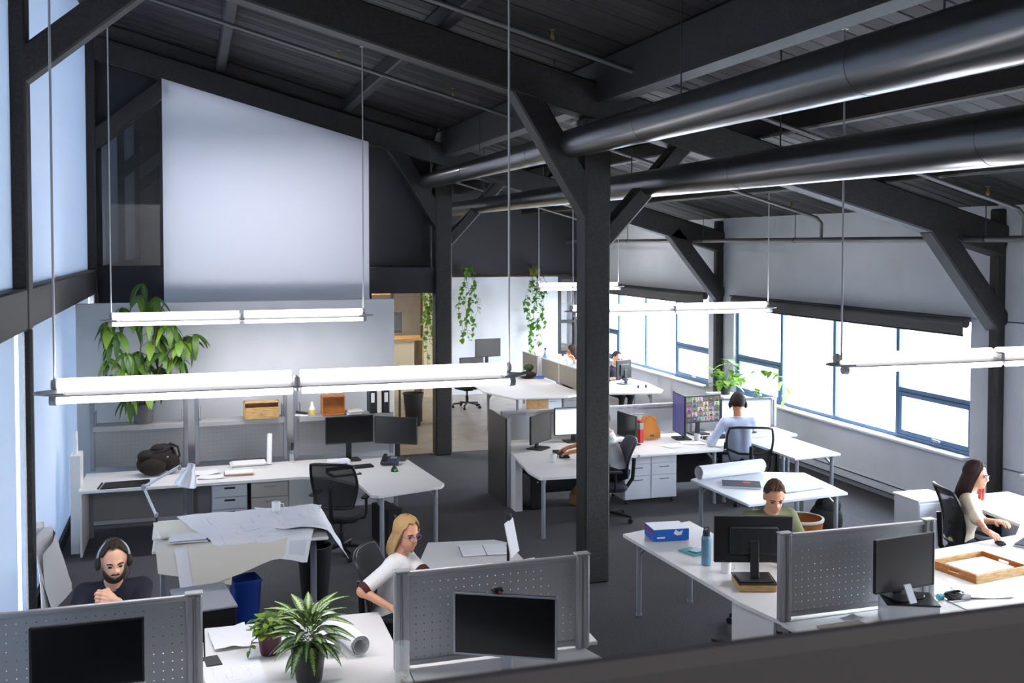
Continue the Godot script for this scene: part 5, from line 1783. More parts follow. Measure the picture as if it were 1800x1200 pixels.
	sheet("paper_sheet", "white sheet on the wide desk beyond the wooden tray", Vector3(6.7, 0.742, -6.55), 24, 0.30, 0.42, M["paper"], 0.02)
	t = thing("cable_coil", "black and teal charger cable heap beside the monitor box", "cable", Vector3(5.50, 0.745, -6.35), 0)
	b = MB.new()
	var pts := []
	for i in 60:
		var a := i * 0.55
		pts.append(Vector3(cos(a) * (0.07 + 0.02 * sin(i * 1.7)) + 0.02 * sin(a * 0.3), 0.008 + 0.0008 * i, sin(a) * (0.045 + 0.015 * cos(i * 1.1))))
	b.tube(pts, 0.006, 6)
	put("cable", b, M["black plastic"], t)
	b = MB.new()
	b.box(Vector3(-0.10, 0.025, -0.02), Vector3(0.06, 0.045, 0.045), Basis(), 0.01)
	put("plug", b, M["teal"], t)
	b = MB.new()
	b.box(Vector3(0.09, 0.02, 0.02), Vector3(0.10, 0.03, 0.05), Basis(), 0.01)
	put("adapter", b, M["grey panel"], t)
	keyboard("silver keyboard in front of the dark haired woman", Vector3(7.22, 0.741, -7.38), 30, M["silver steel"])
	mouse("black mouse under the dark haired woman's hand", Vector3(6.90, 0.752, -7.38), 30)
	t = thing("desk_phone", "grey office phone at the edge of the wide desk", "phone", Vector3(7.12, 0.762, -7.10), 40)
	b = MB.new()
	b.box(Vector3(0, 0.03, 0), Vector3(0.2, 0.05, 0.2), Basis(Vector3.RIGHT, 0.25), 0.012)
	put("body", b, M["bottle blue"], t)
	b = MB.new()
	b.box(Vector3(-0.06, 0.075, 0), Vector3(0.05, 0.03, 0.2), Basis(Vector3.RIGHT, 0.25), 0.012)
	put("handset", b, M["grey panel"], t)
	chair("black chair with a rounded grey rimmed back under the dark haired woman", Vector3(7.27, 0, -8.14), 72, 1.08, M["black cloth"], 0.50, true, 0.45, true)
	chair("black swivel chair under the man in green", Vector3(4.82, 0, -7.95), 0, 0.92, M["black cloth"], 0.44, false)
	chair("black swivel chair half under the bench desk by the parapet", Vector3(3.93, 0, -6.55), 120, 0.60, M["black cloth"], 0.4, false, 0.42)
	# small white side cabinet by the wall with a box of papers
	t = thing("side_cabinet", "small white cabinet with papers by the street wall", "cabinet", Vector3(7.62, 0, -9.28), 0)
	b = MB.new()
	b.box(Vector3(0, 0.34, 0), Vector3(0.44, 0.68, 0.4), Basis(), 0.005)
	put("body", b, M["cool white laminate"], t)
	b = MB.new()
	b.box(Vector3(0, 0.69, 0), Vector3(0.47, 0.022, 0.43), Basis(), 0.005)
	put("top", b, M["white laminate"], t)
	b = MB.new()
	b.box(Vector3(-0.06, 0.36, 0.202), Vector3(0.30, 0.60, 0.008), Basis(), 0.003)
	put("door", b, M["cool white laminate"], t)

func mid_zone() -> void:
	var t: Node3D
	var b: MB
	# bench with end panels
	desk("corner_desk", "white desk end with a tapered front beside the first column", [Vector2(3.97, -13.2), Vector2(5.46, -13.2), Vector2(5.46, -12.0), Vector2(4.62, -11.85), Vector2(4.62, -11.08), Vector2(3.82, -11.14), Vector2(3.80, -11.5), Vector2(3.86, -12.0), Vector2(3.95, -12.7)], [Vector2(3.90, -11.24), Vector2(4.55, -11.2)], null, 0.74, 0.03, "", [[3.965, -13.18, 3.965, -12.75]])
	desk("bench_desk", "white desk over the row of white drawers", [Vector2(5.47, -13.2), Vector2(6.66, -13.2), Vector2(6.66, -11.97), Vector2(5.47, -11.97)], [Vector2(6.60, -12.1)])
	desk("bench_desk", "white desk of the man in the pale shirt", [Vector2(6.67, -13.2), Vector2(8.2, -13.2), Vector2(8.2, -12.62), Vector2(7.0, -12.55), Vector2(6.67, -11.99)], [Vector2(8.1, -13.1), Vector2(8.1, -12.7), Vector2(6.75, -12.1)])
	desk("side_table", "small white side table under the street window", [Vector2(7.25, -11.20), Vector2(7.98, -11.28), Vector2(7.98, -12.60), Vector2(7.25, -12.52)], [Vector2(7.34, -11.3), Vector2(7.9, -11.36), Vector2(7.9, -12.5), Vector2(7.34, -12.42)])
	# dark end screen and grey back screens
	t = thing("end_screen", "dark tall screen at the end of the middle bench", "screen", Vector3(3.90, 0, -13.12))
	b = MB.new()
	b.box(Vector3(0, 0.585, 0.0), Vector3(0.03, 1.17, 0.82), Basis(), 0.004)
	put("panel", b, M["brown grey screen"], t)
	b = MB.new()
	b.box(Vector3(0.03, 0.585, 0.425), Vector3(0.05, 1.17, 0.03), Basis(), 0.006)
	put("edge_post", b, M["aluminium extrusion"], t)
	t = thing("end_block", "white end block under the tapered desk beside the dark screen", "panel", Vector3(3.99, 0, -12.56))
	b = MB.new()
	b.box(Vector3(0, 0.35, 0), Vector3(0.10, 0.70, 0.20), Basis(), 0.006)
	put("block", b, M["white laminate"], t)
	b = MB.new()
	b.box(Vector3(0.056, 0.35, 0), Vector3(0.012, 0.68, 0.18), Basis(), 0.003)
	put("edge_strip", b, M["black plastic"], t)
	for e in [[4.06, 5.40, "the tapered desk end"], [6.30, 8.15, "the desk of the man in the pale shirt"]]:
		t = thing("modesty_panel", "black modesty panel under " + e[2], "panel", Vector3((e[0] + e[1]) * 0.5, 0, -13.0))
		b = MB.new()
		b.box(Vector3(0, 0.38, 0), Vector3(e[1] - e[0], 0.60, 0.02), Basis(), 0.004)
		put("sheet", b, M["matt black plastic"], t)
		for s in [-1.0, 1.0]:
			b = MB.new()
			b.box(Vector3(s * ((e[1] - e[0]) * 0.5 - 0.04), 0.34, 0.025), Vector3(0.04, 0.68, 0.03), Basis(), 0.004)
			put("upright", b, M["black plastic"], t)
	var xs := [[3.99, 5.40], [5.42, 6.83], [6.85, 8.25]]
	var lb := ["behind the white document screen", "behind the tan leather bag", "behind the video call screen"]
	for i in 3:
		var w: float = xs[i][1] - xs[i][0]
		t = thing("bench_screen", "grey perforated bench screen " + lb[i], "desk screen", Vector3((xs[i][0] + xs[i][1]) * 0.5, 0.74, -13.26), 0.0, "middle bench screens")
		b = MB.new()
		b.box(Vector3(0, 0.21, 0), Vector3(w - 0.08, 0.36, 0.008))
		put("panel", b, M["perforated steel"], t)
		b = MB.new()
		b.box(Vector3(0, 0.415, 0), Vector3(w, 0.035, 0.05), Basis(), 0.006)
		put("top_rail", b, M["aluminium extrusion"], t)
		for s in [-1.0, 1.0]:
			b = MB.new()
			b.box(Vector3(s * (w * 0.5 - 0.025), 0.205, 0), Vector3(0.045, 0.41, 0.045), Basis(), 0.005)
			put("post", b, M["aluminium extrusion"], t)
	# white cabinet below
	file_cabinet("white two column drawer cabinet on casters under the middle bench", 5.79, -12.33)
	tower("dark computer tower at the feet beside the middle desk leg", Vector3(4.25, 0, -12.7), 0)
	t = thing("cable_spine", "black cable spine hanging under the middle bench", "cable guide", Vector3(6.72, 0, -12.35))
	for i in 12:
		b = MB.new()
		b.box(Vector3(0.05 * sin(i * 0.9), 0.03 + 0.055 * i, 0.0), Vector3(0.05, 0.04, 0.03), Basis(Vector3.BACK, 0.5 * cos(i * 0.9)), 0.006)
		put("link", b, M["grey steel"], t)
	var mo := monitor("slim monitor turned edge on at the middle desk end", Vector3(4.38, 0.74, -12.72), 40, 0.52, 0.37, 0.09, M["brown grey screen"])
	mo = monitor("lit monitor with a white document at the middle desk", Vector3(4.98, 0.74, -13.03), 0, 0.60, 0.38, 0.10, M["document screen"])
	mo = monitor("black monitor turned away beside the red folder", Vector3(5.58, 0.74, -12.66), -84, 0.50, 0.33, 0.09, M["dark screen"])
	mo = monitor("monitor with a violet screen standing sideways by the leather bag", Vector3(6.44, 0.74, -12.82), -99, 0.52, 0.56, 0.07, M["purple screen"])
	mo = monitor("lit monitor showing a grid of video call faces", Vector3(6.87, 0.74, -13.02), 2, 0.66, 0.385, 0.17, M["video call screen"])
	mo = monitor("lit monitor with a blank white page beside the video call", Vector3(7.58, 0.74, -12.96), -8, 0.76, 0.43, 0.06, M["document screen"])
	# leather bag, red folder, frame
	t = thing("leather_bag", "tan leather satchel leaning on the bench screen", "bag", Vector3(6.00, 0.76, -12.86), 5)
	b = MB.new()
	var pts := []
	for i in 9:
		var row := []
		var f := i / 8.0
		for j in 9:
			var g := j / 8.0 * 2.0 - 1.0
			var hw: float = 0.165 * (1.0 - 0.45 * f * f) + 0.01 * sin(f * 7.0)
			row.append(Vector3(g * hw + 0.02 * f, f * 0.30, 0.05 * cos(g * 1.4) * (1.0 - 0.6 * f) - 0.05 * f))
		pts.append(row)
	b.grid(pts, 0.03)
	put("body", b, M["leather tan"], t)
	b = MB.new()
	b.box(Vector3(0.02, 0.05, 0.06), Vector3(0.06, 0.025, 0.012), Basis(), 0.004)
	put("buckle", b, M["dark steel pipe"], t)
	b = MB.new()
	b.tube([Vector3(-0.12, 0.2, 0.02), Vector3(-0.06, 0.29, 0.0), Vector3(0.04, 0.31, -0.02), Vector3(0.11, 0.24, 0.0)], 0.008, 6)
	put("strap", b, M["leather tan"], t)
	t = thing("picture_frame", "small framed print behind the leather bag", "frame", Vector3(5.93, 0.742, -13.1), 0)
	b = MB.new()
	for e in [-1.0, 1.0]:
		b.box(Vector3(e * 0.10, 0.17, 0), Vector3(0.016, 0.32, 0.016), Basis(), 0.003)
		b.box(Vector3(0, 0.17 + e * 0.152, 0), Vector3(0.21, 0.016, 0.016), Basis(), 0.003)
	put("frame", b, M["silver steel"], t)
	b = MB.new()
	b.quad(Vector3(-0.095, 0.31, 0.002), Vector3(0.095, 0.31, 0.002), Vector3(0.095, 0.02, 0.002), Vector3(-0.095, 0.02, 0.002), Vector3.BACK)
	put("print", b, M["drawing sheet"], t)
	t = thing("red_folder", "upright red folder between the dark monitor and the leather bag", "folder", Vector3(5.80, 0.742, -12.78), 10)
	b = MB.new()
	b.box(Vector3(0, 0.09, 0), Vector3(0.06, 0.18, 0.20), Basis(), 0.004)
	put("cover", b, M["red"], t)
	b = MB.new()
	b.box(Vector3(0, 0.225, 0), Vector3(0.062, 0.09, 0.19), Basis(), 0.004)
	put("grey_band", b, M["grey panel"], t)
	b = MB.new()
	b.box(Vector3(0, 0.285, 0), Vector3(0.05, 0.03, 0.16), Basis(), 0.004)
	put("red_top", b, M["red"], t)
	mug("white mug on the middle desk end", Vector3(4.28, 0.741, -11.95), 10)
	mug("white mug beside the violet monitor", Vector3(6.62, 0.741, -12.62), -30)
	keyboard("dark keyboard under the hands at the middle desk", Vector3(4.50, 0.741, -12.28), 82)
	keyboard("keyboard in front of the video call monitor", Vector3(6.95, 0.741, -12.70), 0)
	stack("paper_stack", "papers and a dark phone dock below the video call monitor", Vector3(7.22, 0.742, -12.82), 0, 0.26, 0.18, 4, [M["paper"], M["grey panel"], M["binder black"], M["bottle blue"]])
	sheet("paper_sheet", "loose sheet on the desk over the row of white drawers", Vector3(6.15, 0.742, -12.35), 18, 0.30, 0.21, M["paper"], 0.01)
	sheet("paper_sheet", "second loose sheet near the violet monitor foot", Vector3(6.45, 0.742, -12.45), -12, 0.30, 0.21, M["drawing sheet"], 0.01)
	chair("dark blue swivel chair seen from behind beside the first column", Vector3(4.93, 0, -11.74), 260, 1.02, M["navy chair cloth"], 0.50, true)
	chair("black framed mesh chair of the man in the pale shirt", Vector3(7.05, 0, -12.02), 158, 1.06, M["black cloth"], 0.58, true, 0.47, true, M["sheer mesh cloth"])
	# cardboard and shoes under the desk
	t = thing("cardboard_box", "small cardboard wedge under the tapered desk end", "box", Vector3(4.92, 0.0, -12.6), 20)
	b = MB.new()
	b.prism([Vector2(-0.14, -0.1), Vector2(0.14, -0.1), Vector2(0.14, 0.1), Vector2(-0.14, 0.1)], 0.0, 0.14, 0.004)
	put("carton", b, M["light wood"], t)
	b = MB.new()
	b.bar(Vector3(-0.13, 0.14, 0), Vector3(0.0, 0.25, 0), 0.2, 0.006)
	b.bar(Vector3(0.13, 0.14, 0), Vector3(0.0, 0.25, 0), 0.2, 0.006)
	put("flap", b, M["light wood"], t)
	# table with the big paper roll
	desk("side_table", "white table holding the big paper roll", [Vector2(5.46, -10.56), Vector2(5.50, -9.34), Vector2(6.80, -9.48), Vector2(6.90, -10.46), Vector2(5.98, -10.86)], [Vector2(5.56, -10.50), Vector2(6.72, -9.58), Vector2(5.6, -9.45), Vector2(6.8, -10.36)], M["cool white laminate"])
	roll("paper_roll", "big white paper roll lying along the table edge", Vector3(5.52, 0.822, -10.48), Vector3(6.42, 0.822, -10.62), 0.085, M["curled sheet"])
	t = thing("magazine", "dark blue magazine with a coral picture on the roll table", "magazine", Vector3(5.86, 0.742, -10.12), -28)
	b = MB.new()
	b.box(Vector3(0, 0.008, 0), Vector3(0.42, 0.016, 0.30), Basis(), 0.002)
	put("pages", b, M["paper"], t)
	b = MB.new()
	b.box(Vector3(0, 0.018, 0), Vector3(0.42, 0.003, 0.30))
	put("cover", b, M["navy chair cloth"], t)
	b = MB.new()
	b.lathe([Vector2(0, 0.0), Vector2(0.05, 0.0), Vector2(0.05, 0.002), Vector2(0, 0.002)], 16, Vector3(0.06, 0.0195, -0.05))
	put("cover_picture", b, M["terracotta"], t)
	sheet("paper_sheet", "white plan spread on the roll table", Vector3(6.35, 0.742, -9.98), 8, 0.66, 0.60, M["paper"], 0.01)
	# things under and behind the roll table
	t = thing("wooden_basket", "round wooden basket full of rolls under the roll table", "basket", Vector3(6.55, 0, -9.98), 0)
	b = MB.new()
	b.lathe([Vector2(0, 0), Vector2(0.20, 0), Vector2(0.24, 0.34), Vector2(0.225, 0.34), Vector2(0.19, 0.02), Vector2(0, 0.02)], 22, Vector3.ZERO, Basis(), false)
	put("bowl", b, M["orange wood"], t)
	b = MB.new()
	b.lathe([Vector2(0.225, 0.34), Vector2(0.25, 0.335), Vector2(0.25, 0.36), Vector2(0.225, 0.36)], 22, Vector3.ZERO, Basis(), false)
	put("rim", b, M["cream paper"], t)
	t = thing("black_bag", "slumped black bag leaning behind the roll table leg", "bag", Vector3(6.98, 0, -10.15), 0)
	b = MB.new()
	b.ball(Vector3(0, 0.24, 0), Vector3(0.22, 0.24, 0.14), 18, 12)
	b.ball(Vector3(0.02, 0.42, 0.02), Vector3(0.17, 0.12, 0.10), 14, 8)
	put("body", b, M["black cloth"], t)
	b = MB.new()
	b.tube([Vector3(-0.10, 0.45, 0.08), Vector3(-0.06, 0.60, 0.08), Vector3(0.08, 0.60, 0.08), Vector3(0.12, 0.45, 0.08)], 0.014, 6)
	put("handle", b, M["black plastic"], t)
	for k in 3:
		t = thing("grey_crate", ["blue archive box under the roll table next to the printer", "grey archive box between the two blue ones under the roll table", "blue archive box under the roll table next to the basket"][k], "box", Vector3(5.86 + k * 0.16, 0, -10.05), 0, "archive boxes under the roll table")
		b = MB.new()
		b.box(Vector3(0, 0.17, 0), Vector3(0.12, 0.34, 0.28), Basis(), 0.004)
		put("case", b, M["bottle blue"] if k != 1 else M["grey panel"], t)
		b = MB.new()
		b.box(Vector3(0, 0.20, 0.142), Vector3(0.07, 0.10, 0.003))
		put("box_label", b, M["paper"], t)
	t = thing("printer", "low dark printer on the floor under the roll table", "printer", Vector3(5.75, 0, -9.72), 10)
	b = MB.new()
	b.box(Vector3(0, 0.42, 0), Vector3(0.40, 0.14, 0.32), Basis(), 0.015)
	b.box(Vector3(0, 0.175, 0), Vector3(0.36, 0.35, 0.28), Basis(), 0.01)
	put("body", b, M["matt black plastic"], t)
	b = MB.new()
	b.box(Vector3(0, 0.40, 0.20), Vector3(0.28, 0.02, 0.12), Basis(), 0.005)
	put("paper_tray", b, M["grey panel"], t)
	t = thing("low_cabinet", "white low cabinet carrying the trailing plant by the street window", "cabinet", Vector3(8.55, 0, -15.3))
	b = MB.new()
	b.box(Vector3(0, 0.45, 0), Vector3(0.40, 0.90, 0.60), Basis(), 0.005)
	put("body", b, M["cool white laminate"], t)
	b = MB.new()
	b.box(Vector3(0, 0.91, 0), Vector3(0.43, 0.02, 0.63), Basis(), 0.005)
	put("top", b, M["white laminate"], t)
	for s in [-1.0, 1.0]:
		b = MB.new()
		b.box(Vector3(-0.204, 0.45, s * 0.148), Vector3(0.01, 0.84, 0.286), Basis(), 0.003)
		put("door", b, M["cool white laminate"], t)
	# baseboard heater along the street wall
	t = Node3D.new(); t.name = "baseboard_right"; add_child(t)
	tag(t, "long white baseboard heater under the street windows", "baseboard", "", "structure")
	b = MB.new()
	b.box(Vector3(8.94, 0.16, -12.98), Vector3(0.09, 0.14, 6.3), Basis(), 0.01)
	put("casing", b, M["cool white laminate"], t)
	for y in [0.105, 0.215]:
		b = MB.new()
		b.box(Vector3(8.893, y, -12.98), Vector3(0.012, 0.014, 6.28), Basis(), 0.003)
		put("slot", b, M["dark steel pipe"], t)

func file_cabinet(label: String, x: float, z: float) -> void:
	var t := thing("drawer_pedestal", label, "drawer unit", Vector3(x, 0, z), 0.0, "drawer pedestals")
	var m: Material = M["cool white laminate"]
	var b := MB.new()
	b.box(Vector3(0, 0.385, -0.28), Vector3(0.76, 0.64, 0.52), Basis(), 0.004)
	put("body", b, m, t)
	for s in [-1.0, 1.0]:
		var y := 0.70
		for r in [0.16, 0.16, 0.31]:
			b = MB.new()
			b.box(Vector3(s * 0.19, y - r * 0.5, -0.012), Vector3(0.366, r - 0.008, 0.02), Basis(), 0.003)
			var o := put("drawer", b, m, t)
			b = MB.new()
			b.tube([Vector3(s * 0.19 - 0.06, y - 0.05, 0.0), Vector3(s * 0.19 - 0.055, y - 0.05, 0.022), Vector3(s * 0.19 + 0.055, y - 0.05, 0.022), Vector3(s * 0.19 + 0.06, y - 0.05, 0.0)], 0.006, 6)
			put("handle", b, M["grey steel"], o)
			y -= r
		for d in [-0.06, -0.5]:
			b = MB.new()
			b.cyl(Vector3(s * 0.33 - 0.012, 0.03, d), Vector3(s * 0.33 + 0.012, 0.03, d), 0.03, 0.03, 12)
			put("caster", b, M["black plastic"], t)

func far_zone() -> void:
	var t: Node3D
	var b: MB
	# far bench: putty screens running towards the end wall, white tops on both sides
	desk("bench_desk", "white bench top before the putty screens at the far end", [Vector2(5.08, -18.0), Vector2(5.38, -17.05), Vector2(6.35, -16.95), Vector2(6.74, -17.2), Vector2(6.74, -20.3), Vector2(5.9, -20.3), Vector2(5.2, -19.6)], [Vector2(5.20, -18.1), Vector2(5.48, -17.2), Vector2(6.6, -17.25)], null, 0.74, 0.03, "", [[5.62, -17.12, 6.02, -17.08, "light wood"]])
	desk("bench_desk", "white bench top between the putty screens and the street wall", [Vector2(6.90, -17.2), Vector2(8.1, -16.88), Vector2(8.32, -17.2), Vector2(8.46, -18.2), Vector2(8.2, -20.4), Vector2(6.90, -20.4)], [Vector2(8.0, -17.05), Vector2(8.2, -18.2), Vector2(7.1, -17.3)])
	var zz := [[-17.2, -18.7], [-18.75, -19.75], [-19.8, -21.0]]
	var lb := ["nearest the first column", "in the middle of the far bench", "beside the red flower"]
	for i in 3:
		var l: float = zz[i][0] - zz[i][1]
		t = thing("bench_screen", "putty coloured bench screen " + lb[i], "desk screen", Vector3(6.82, 0.74, (zz[i][0] + zz[i][1]) * 0.5), 0.0, "putty bench screens")
		b = MB.new()
		b.box(Vector3(0, 0.18, 0), Vector3(0.03, 0.36, l - 0.02), Basis(), 0.005)
		put("panel", b, M["putty screen"], t)
		b = MB.new()
		b.box(Vector3(0, 0.37, 0), Vector3(0.045, 0.025, l), Basis(), 0.005)
		put("top_rail", b, M["grey panel"], t)
		for e in [-1.0, 1.0]:
			b = MB.new()
			b.box(Vector3(0, -0.37, e * (l * 0.5 - 0.06)), Vector3(0.05, 0.74, 0.05), Basis(), 0.005)
			put("post", b, M["grey steel"], t)
	t = thing("screen_post", "pale post at the joint of the putty screens", "post", Vector3(6.77, 0.742, -19.78))
	b = MB.new()
	b.box(Vector3(0, 0.2, 0), Vector3(0.07, 0.40, 0.06), Basis(), 0.006)
	put("shaft", b, M["cool white laminate"], t)
	b = MB.new()
	b.box(Vector3(0, 0.405, 0), Vector3(0.08, 0.012, 0.07), Basis(), 0.003)
	put("cap", b, M["grey panel"], t)
	# pedestals under the far bench
	pedestal("white drawer pedestal under the far bench", 6.12, -17.12, 0.34, 0.70, 0.5, [0.2, 0.2, 0.26], M["cool white laminate"], false)
	pedestal("grey drawer pedestal under the far bench", 6.50, -17.16, 0.34, 0.70, 0.5, [0.2, 0.2, 0.26], M["grey panel"], false)
	# three monitors by the end wall
	monitor("raised brown grey monitor in front of the trailing ivy", Vector3(5.60, 0.742, -19.5), 12, 0.56, 0.36, 0.46, M["brown grey screen"])
	monitor("low brown grey monitor beside the raised one", Vector3(5.22, 0.742, -19.35), 8, 0.50, 0.30, 0.18, M["brown grey screen"])
	chair("dark swivel chair at the far bench before the end wall", Vector3(5.50, 0, -20.75), 190, 0.95, M["black cloth"], 0.44, true)
	t = thing("flower_pot", "small pot with a red flower at the putty screens", "potted plant", Vector3(6.60, 0.742, -19.95))
	put("pot", pot_mesh(0.06, 0.10), M["dark pot"], t)
	b = MB.new()
	b.ball(Vector3(0, 0.16, 0), Vector3(0.11, 0.07, 0.09), 10, 6)
	put("foliage", b, M["leaf deep"], t)
	b = MB.new()
	for k in 5:
		b.ball(Vector3(0.03 * cos(k * 1.26), 0.21, 0.03 * sin(k * 1.26)), Vector3(0.025, 0.015, 0.025), 8, 5)
	put("flower", b, M["red"], t)
	t = thing("bag", "dark cloth bag and a blue folder on the far bench", "bag", Vector3(6.42, 0.764, -19.5))
	b = MB.new()
	b.ball(Vector3(0, 0.05, 0), Vector3(0.20, 0.07, 0.14), 14, 8)
	put("body", b, M["brown cloth"], t)
	b = MB.new()
	b.box(Vector3(0.22, 0.02, 0.12), Vector3(0.18, 0.03, 0.12), Basis(), 0.005)
	put("blue_folder", b, M["box blue"], t)
	t = thing("water_bottle", "pale blue plastic bottle behind the putty screens", "bottle", Vector3(7.05, 0.742, -20.2))
	b = MB.new()
	b.lathe([Vector2(0, 0), Vector2(0.06, 0), Vector2(0.06, 0.34), Vector2(0.025, 0.42), Vector2(0.02, 0.50), Vector2(0, 0.50)], 16)
	put("body", b, M["bottle blue"], t)
	b = MB.new()
	b.cyl(Vector3(0, 0.49, 0), Vector3(0, 0.53, 0), 0.024, 0.024, 12)
	put("cap", b, M["navy chair cloth"], t)
	t = thing("orchid", "small white and dark red orchid behind the putty screens", "potted plant", Vector3(7.22, 0.742, -19.4))
	put("pot", pot_mesh(0.06, 0.11), M["ceramic"], t)
	b = MB.new()
	b.tube([Vector3(0, 0.1, 0), Vector3(0.02, 0.3, 0), Vector3(-0.03, 0.46, 0)], 0.005, 6)
	put("stem", b, M["plant stem"], t)
	for k in 4:
		b = MB.new()
		b.ball(Vector3(-0.03 + 0.04 * cos(k * 1.8), 0.44 + 0.03 * k - 0.04, 0.04 * sin(k * 1.8)), Vector3(0.035, 0.028, 0.03), 8, 6)
		put("blossom", b, M["ceramic"] if k < 2 else M["magenta pot"], t)
	monitor("black monitor seen from behind on the street side of the far bench", Vector3(7.95, 0.742, -18.2), 205, 0.42, 0.36, 0.10)
	t = thing("headset", "small dark headset lying on the street side bench top", "headset", Vector3(8.05, 0.742, -17.55))
	b = MB.new()
	var pts := []
	for i in 13:
		var a := PI * i / 12.0
		pts.append(Vector3(cos(a) * 0.08, 0.02 + 0.01 * sin(a), -sin(a) * 0.09))
	b.tube(pts, 0.007, 6)
	put("band", b, M["black plastic"], t)
	for s in [-1.0, 1.0]:
		b = MB.new()
		b.ball(Vector3(s * 0.08, 0.03, 0), Vector3(0.02, 0.035, 0.035), 12, 8)
		put("ear_pad", b, M["navy chair cloth"], t)
	# passage: bin, bench rail, glazed room behind
	bin("waste_bin", "black waste bin standing in the passage", Vector3(3.98, 0, -19.0), 0.13, 0.19, 0.62, M["matt black plastic"])
	t = thing("handrail", "brown handrail across the passage behind the opening", "rail", Vector3(3.9, 0, -19.4))
	b = MB.new()
	b.bar(Vector3(-0.75, 0.80, 0), Vector3(0.35, 0.80, 0), 0.05, 0.05, 0.01)
	b.bar(Vector3(-0.75, 0.70, 0), Vector3(0.35, 0.70, 0), 0.03, 0.03, 0.006)
	put("rail", b, M["bark"], t)
	for x in [-0.7, -0.1, 0.32]:
		b = MB.new()
		b.box(Vector3(x, 0.39, 0), Vector3(0.04, 0.78, 0.04), Basis(), 0.006)
		put("post", b, M["bark"], t)
	# glazed front of the lit room
	b = MB.new()
	b.box(Vector3(3.75, 0.64, -22.6), Vector3(2.0, 1.28, 0.10))
	struct("trim_3", b, M["tan wall paint"], "low tan wall under the glazed front of the lit room", "wall")
	b = MB.new()
	b.box(Vector3(5.08, 1.34, -22.55), Vector3(0.26, 2.68, 0.16))
	b.box(Vector3(5.34, 1.34, -22.6), Vector3(0.22, 2.68, 0.06))
	struct("trim_4", b, M["tan wall paint"], "tan pilaster with trailing ivy behind the opening", "pilaster")
	var g := Node3D.new(); g.name = "window_12"; add_child(g)
	tag(g, "glazed front of the warm lit room behind the opening", "window", "", "structure")
	for x in [2.8, 3.55, 4.25, 4.93]:
		b = MB.new()
		b.box(Vector3(x, 1.98, -22.58), Vector3(0.05, 1.40, 0.06), Basis(), 0.005)
		put("mullion", b, M["bark"], g)
	b = MB.new()
	b.box(Vector3(3.85, 2.66, -22.58), Vector3(2.2, 0.05, 0.06), Basis(), 0.005)
	put("head_rail", b, M["bark"], g)
	b = MB.new()
	b.box(Vector3(3.85, 1.30, -22.54), Vector3(2.2, 0.04, 0.16), Basis(), 0.005)
	put("ledge", b, M["light wood"], g)
	b = MB.new()
	b.box(Vector3(3.85, 1.98, -22.6), Vector3(2.15, 1.34, 0.008))
	put("pane", b, M["clear glass"], g)
	# inside the lit room: shelves, monitor, lamp strips
	t = thing("wall_shelf", "light wooden shelf pair inside the lit room", "shelf", Vector3(4.1, 1.9, -25.5))
	for k in 2:
		b = MB.new()
		b.box(Vector3(-0.3 + 0.5 * k, 0.42 - 0.12 * k, 0), Vector3(0.9, 0.05, 0.3), Basis(), 0.005)
		put("board", b, M["light wood"], t)
	desk("work_table", "wooden work table inside the lit room", [Vector2(3.2, -24.0), Vector2(5.4, -24.0), Vector2(5.4, -24.9), Vector2(3.2, -24.9)], [Vector2(3.3, -24.1), Vector2(5.3, -24.1), Vector2(3.3, -24.8), Vector2(5.3, -24.8)], M["light wood"], 1.18)
	monitor("dark monitor on the work table inside the lit room", Vector3(4.55, 1.18, -24.5), 5, 0.62, 0.50, 0.10, M["dark screen"])
	monitor("smaller dark monitor on the work table inside the lit room", Vector3(3.95, 1.18, -24.4), 18, 0.45, 0.40, 0.10, M["dark screen"])
	t = thing("ceiling_lamp", "warm ceiling lamp strip inside the lit room", "lamp", Vector3(4.2, 2.9, -24.6))
	b = MB.new()
	b.box(Vector3(0, 0, 0), Vector3(1.6, 0.05, 0.3), Basis(), 0.008)
	put("housing", b, M["lamp aluminium"], t)
	b = MB.new()
	b.box(Vector3(0, -0.03, 0), Vector3(1.5, 0.012, 0.24))
	put("diffuser", b, M["warm glow"], t)
	b = MB.new()
	for x in [-0.6, 0.6]:
		b.cyl(Vector3(x, 0.02, 0), Vector3(x, deck_y(4.2) - 2.9, 0), 0.006, 0.006, 6)
	put("rod", b, M["lamp aluminium"], t)
	var l := AreaLight3D.new()
	l.name = "lamp_light"
	l.area_size = Vector2(1.5, 0.24)
	l.light_color = Color(1.0, 0.86, 0.62)
	l.light_energy = 5.0
	l.shadow_enabled = true
	t.add_child(l)
	l.position = Vector3(0, -0.05, 0)
	l.rotation.x = -PI / 2

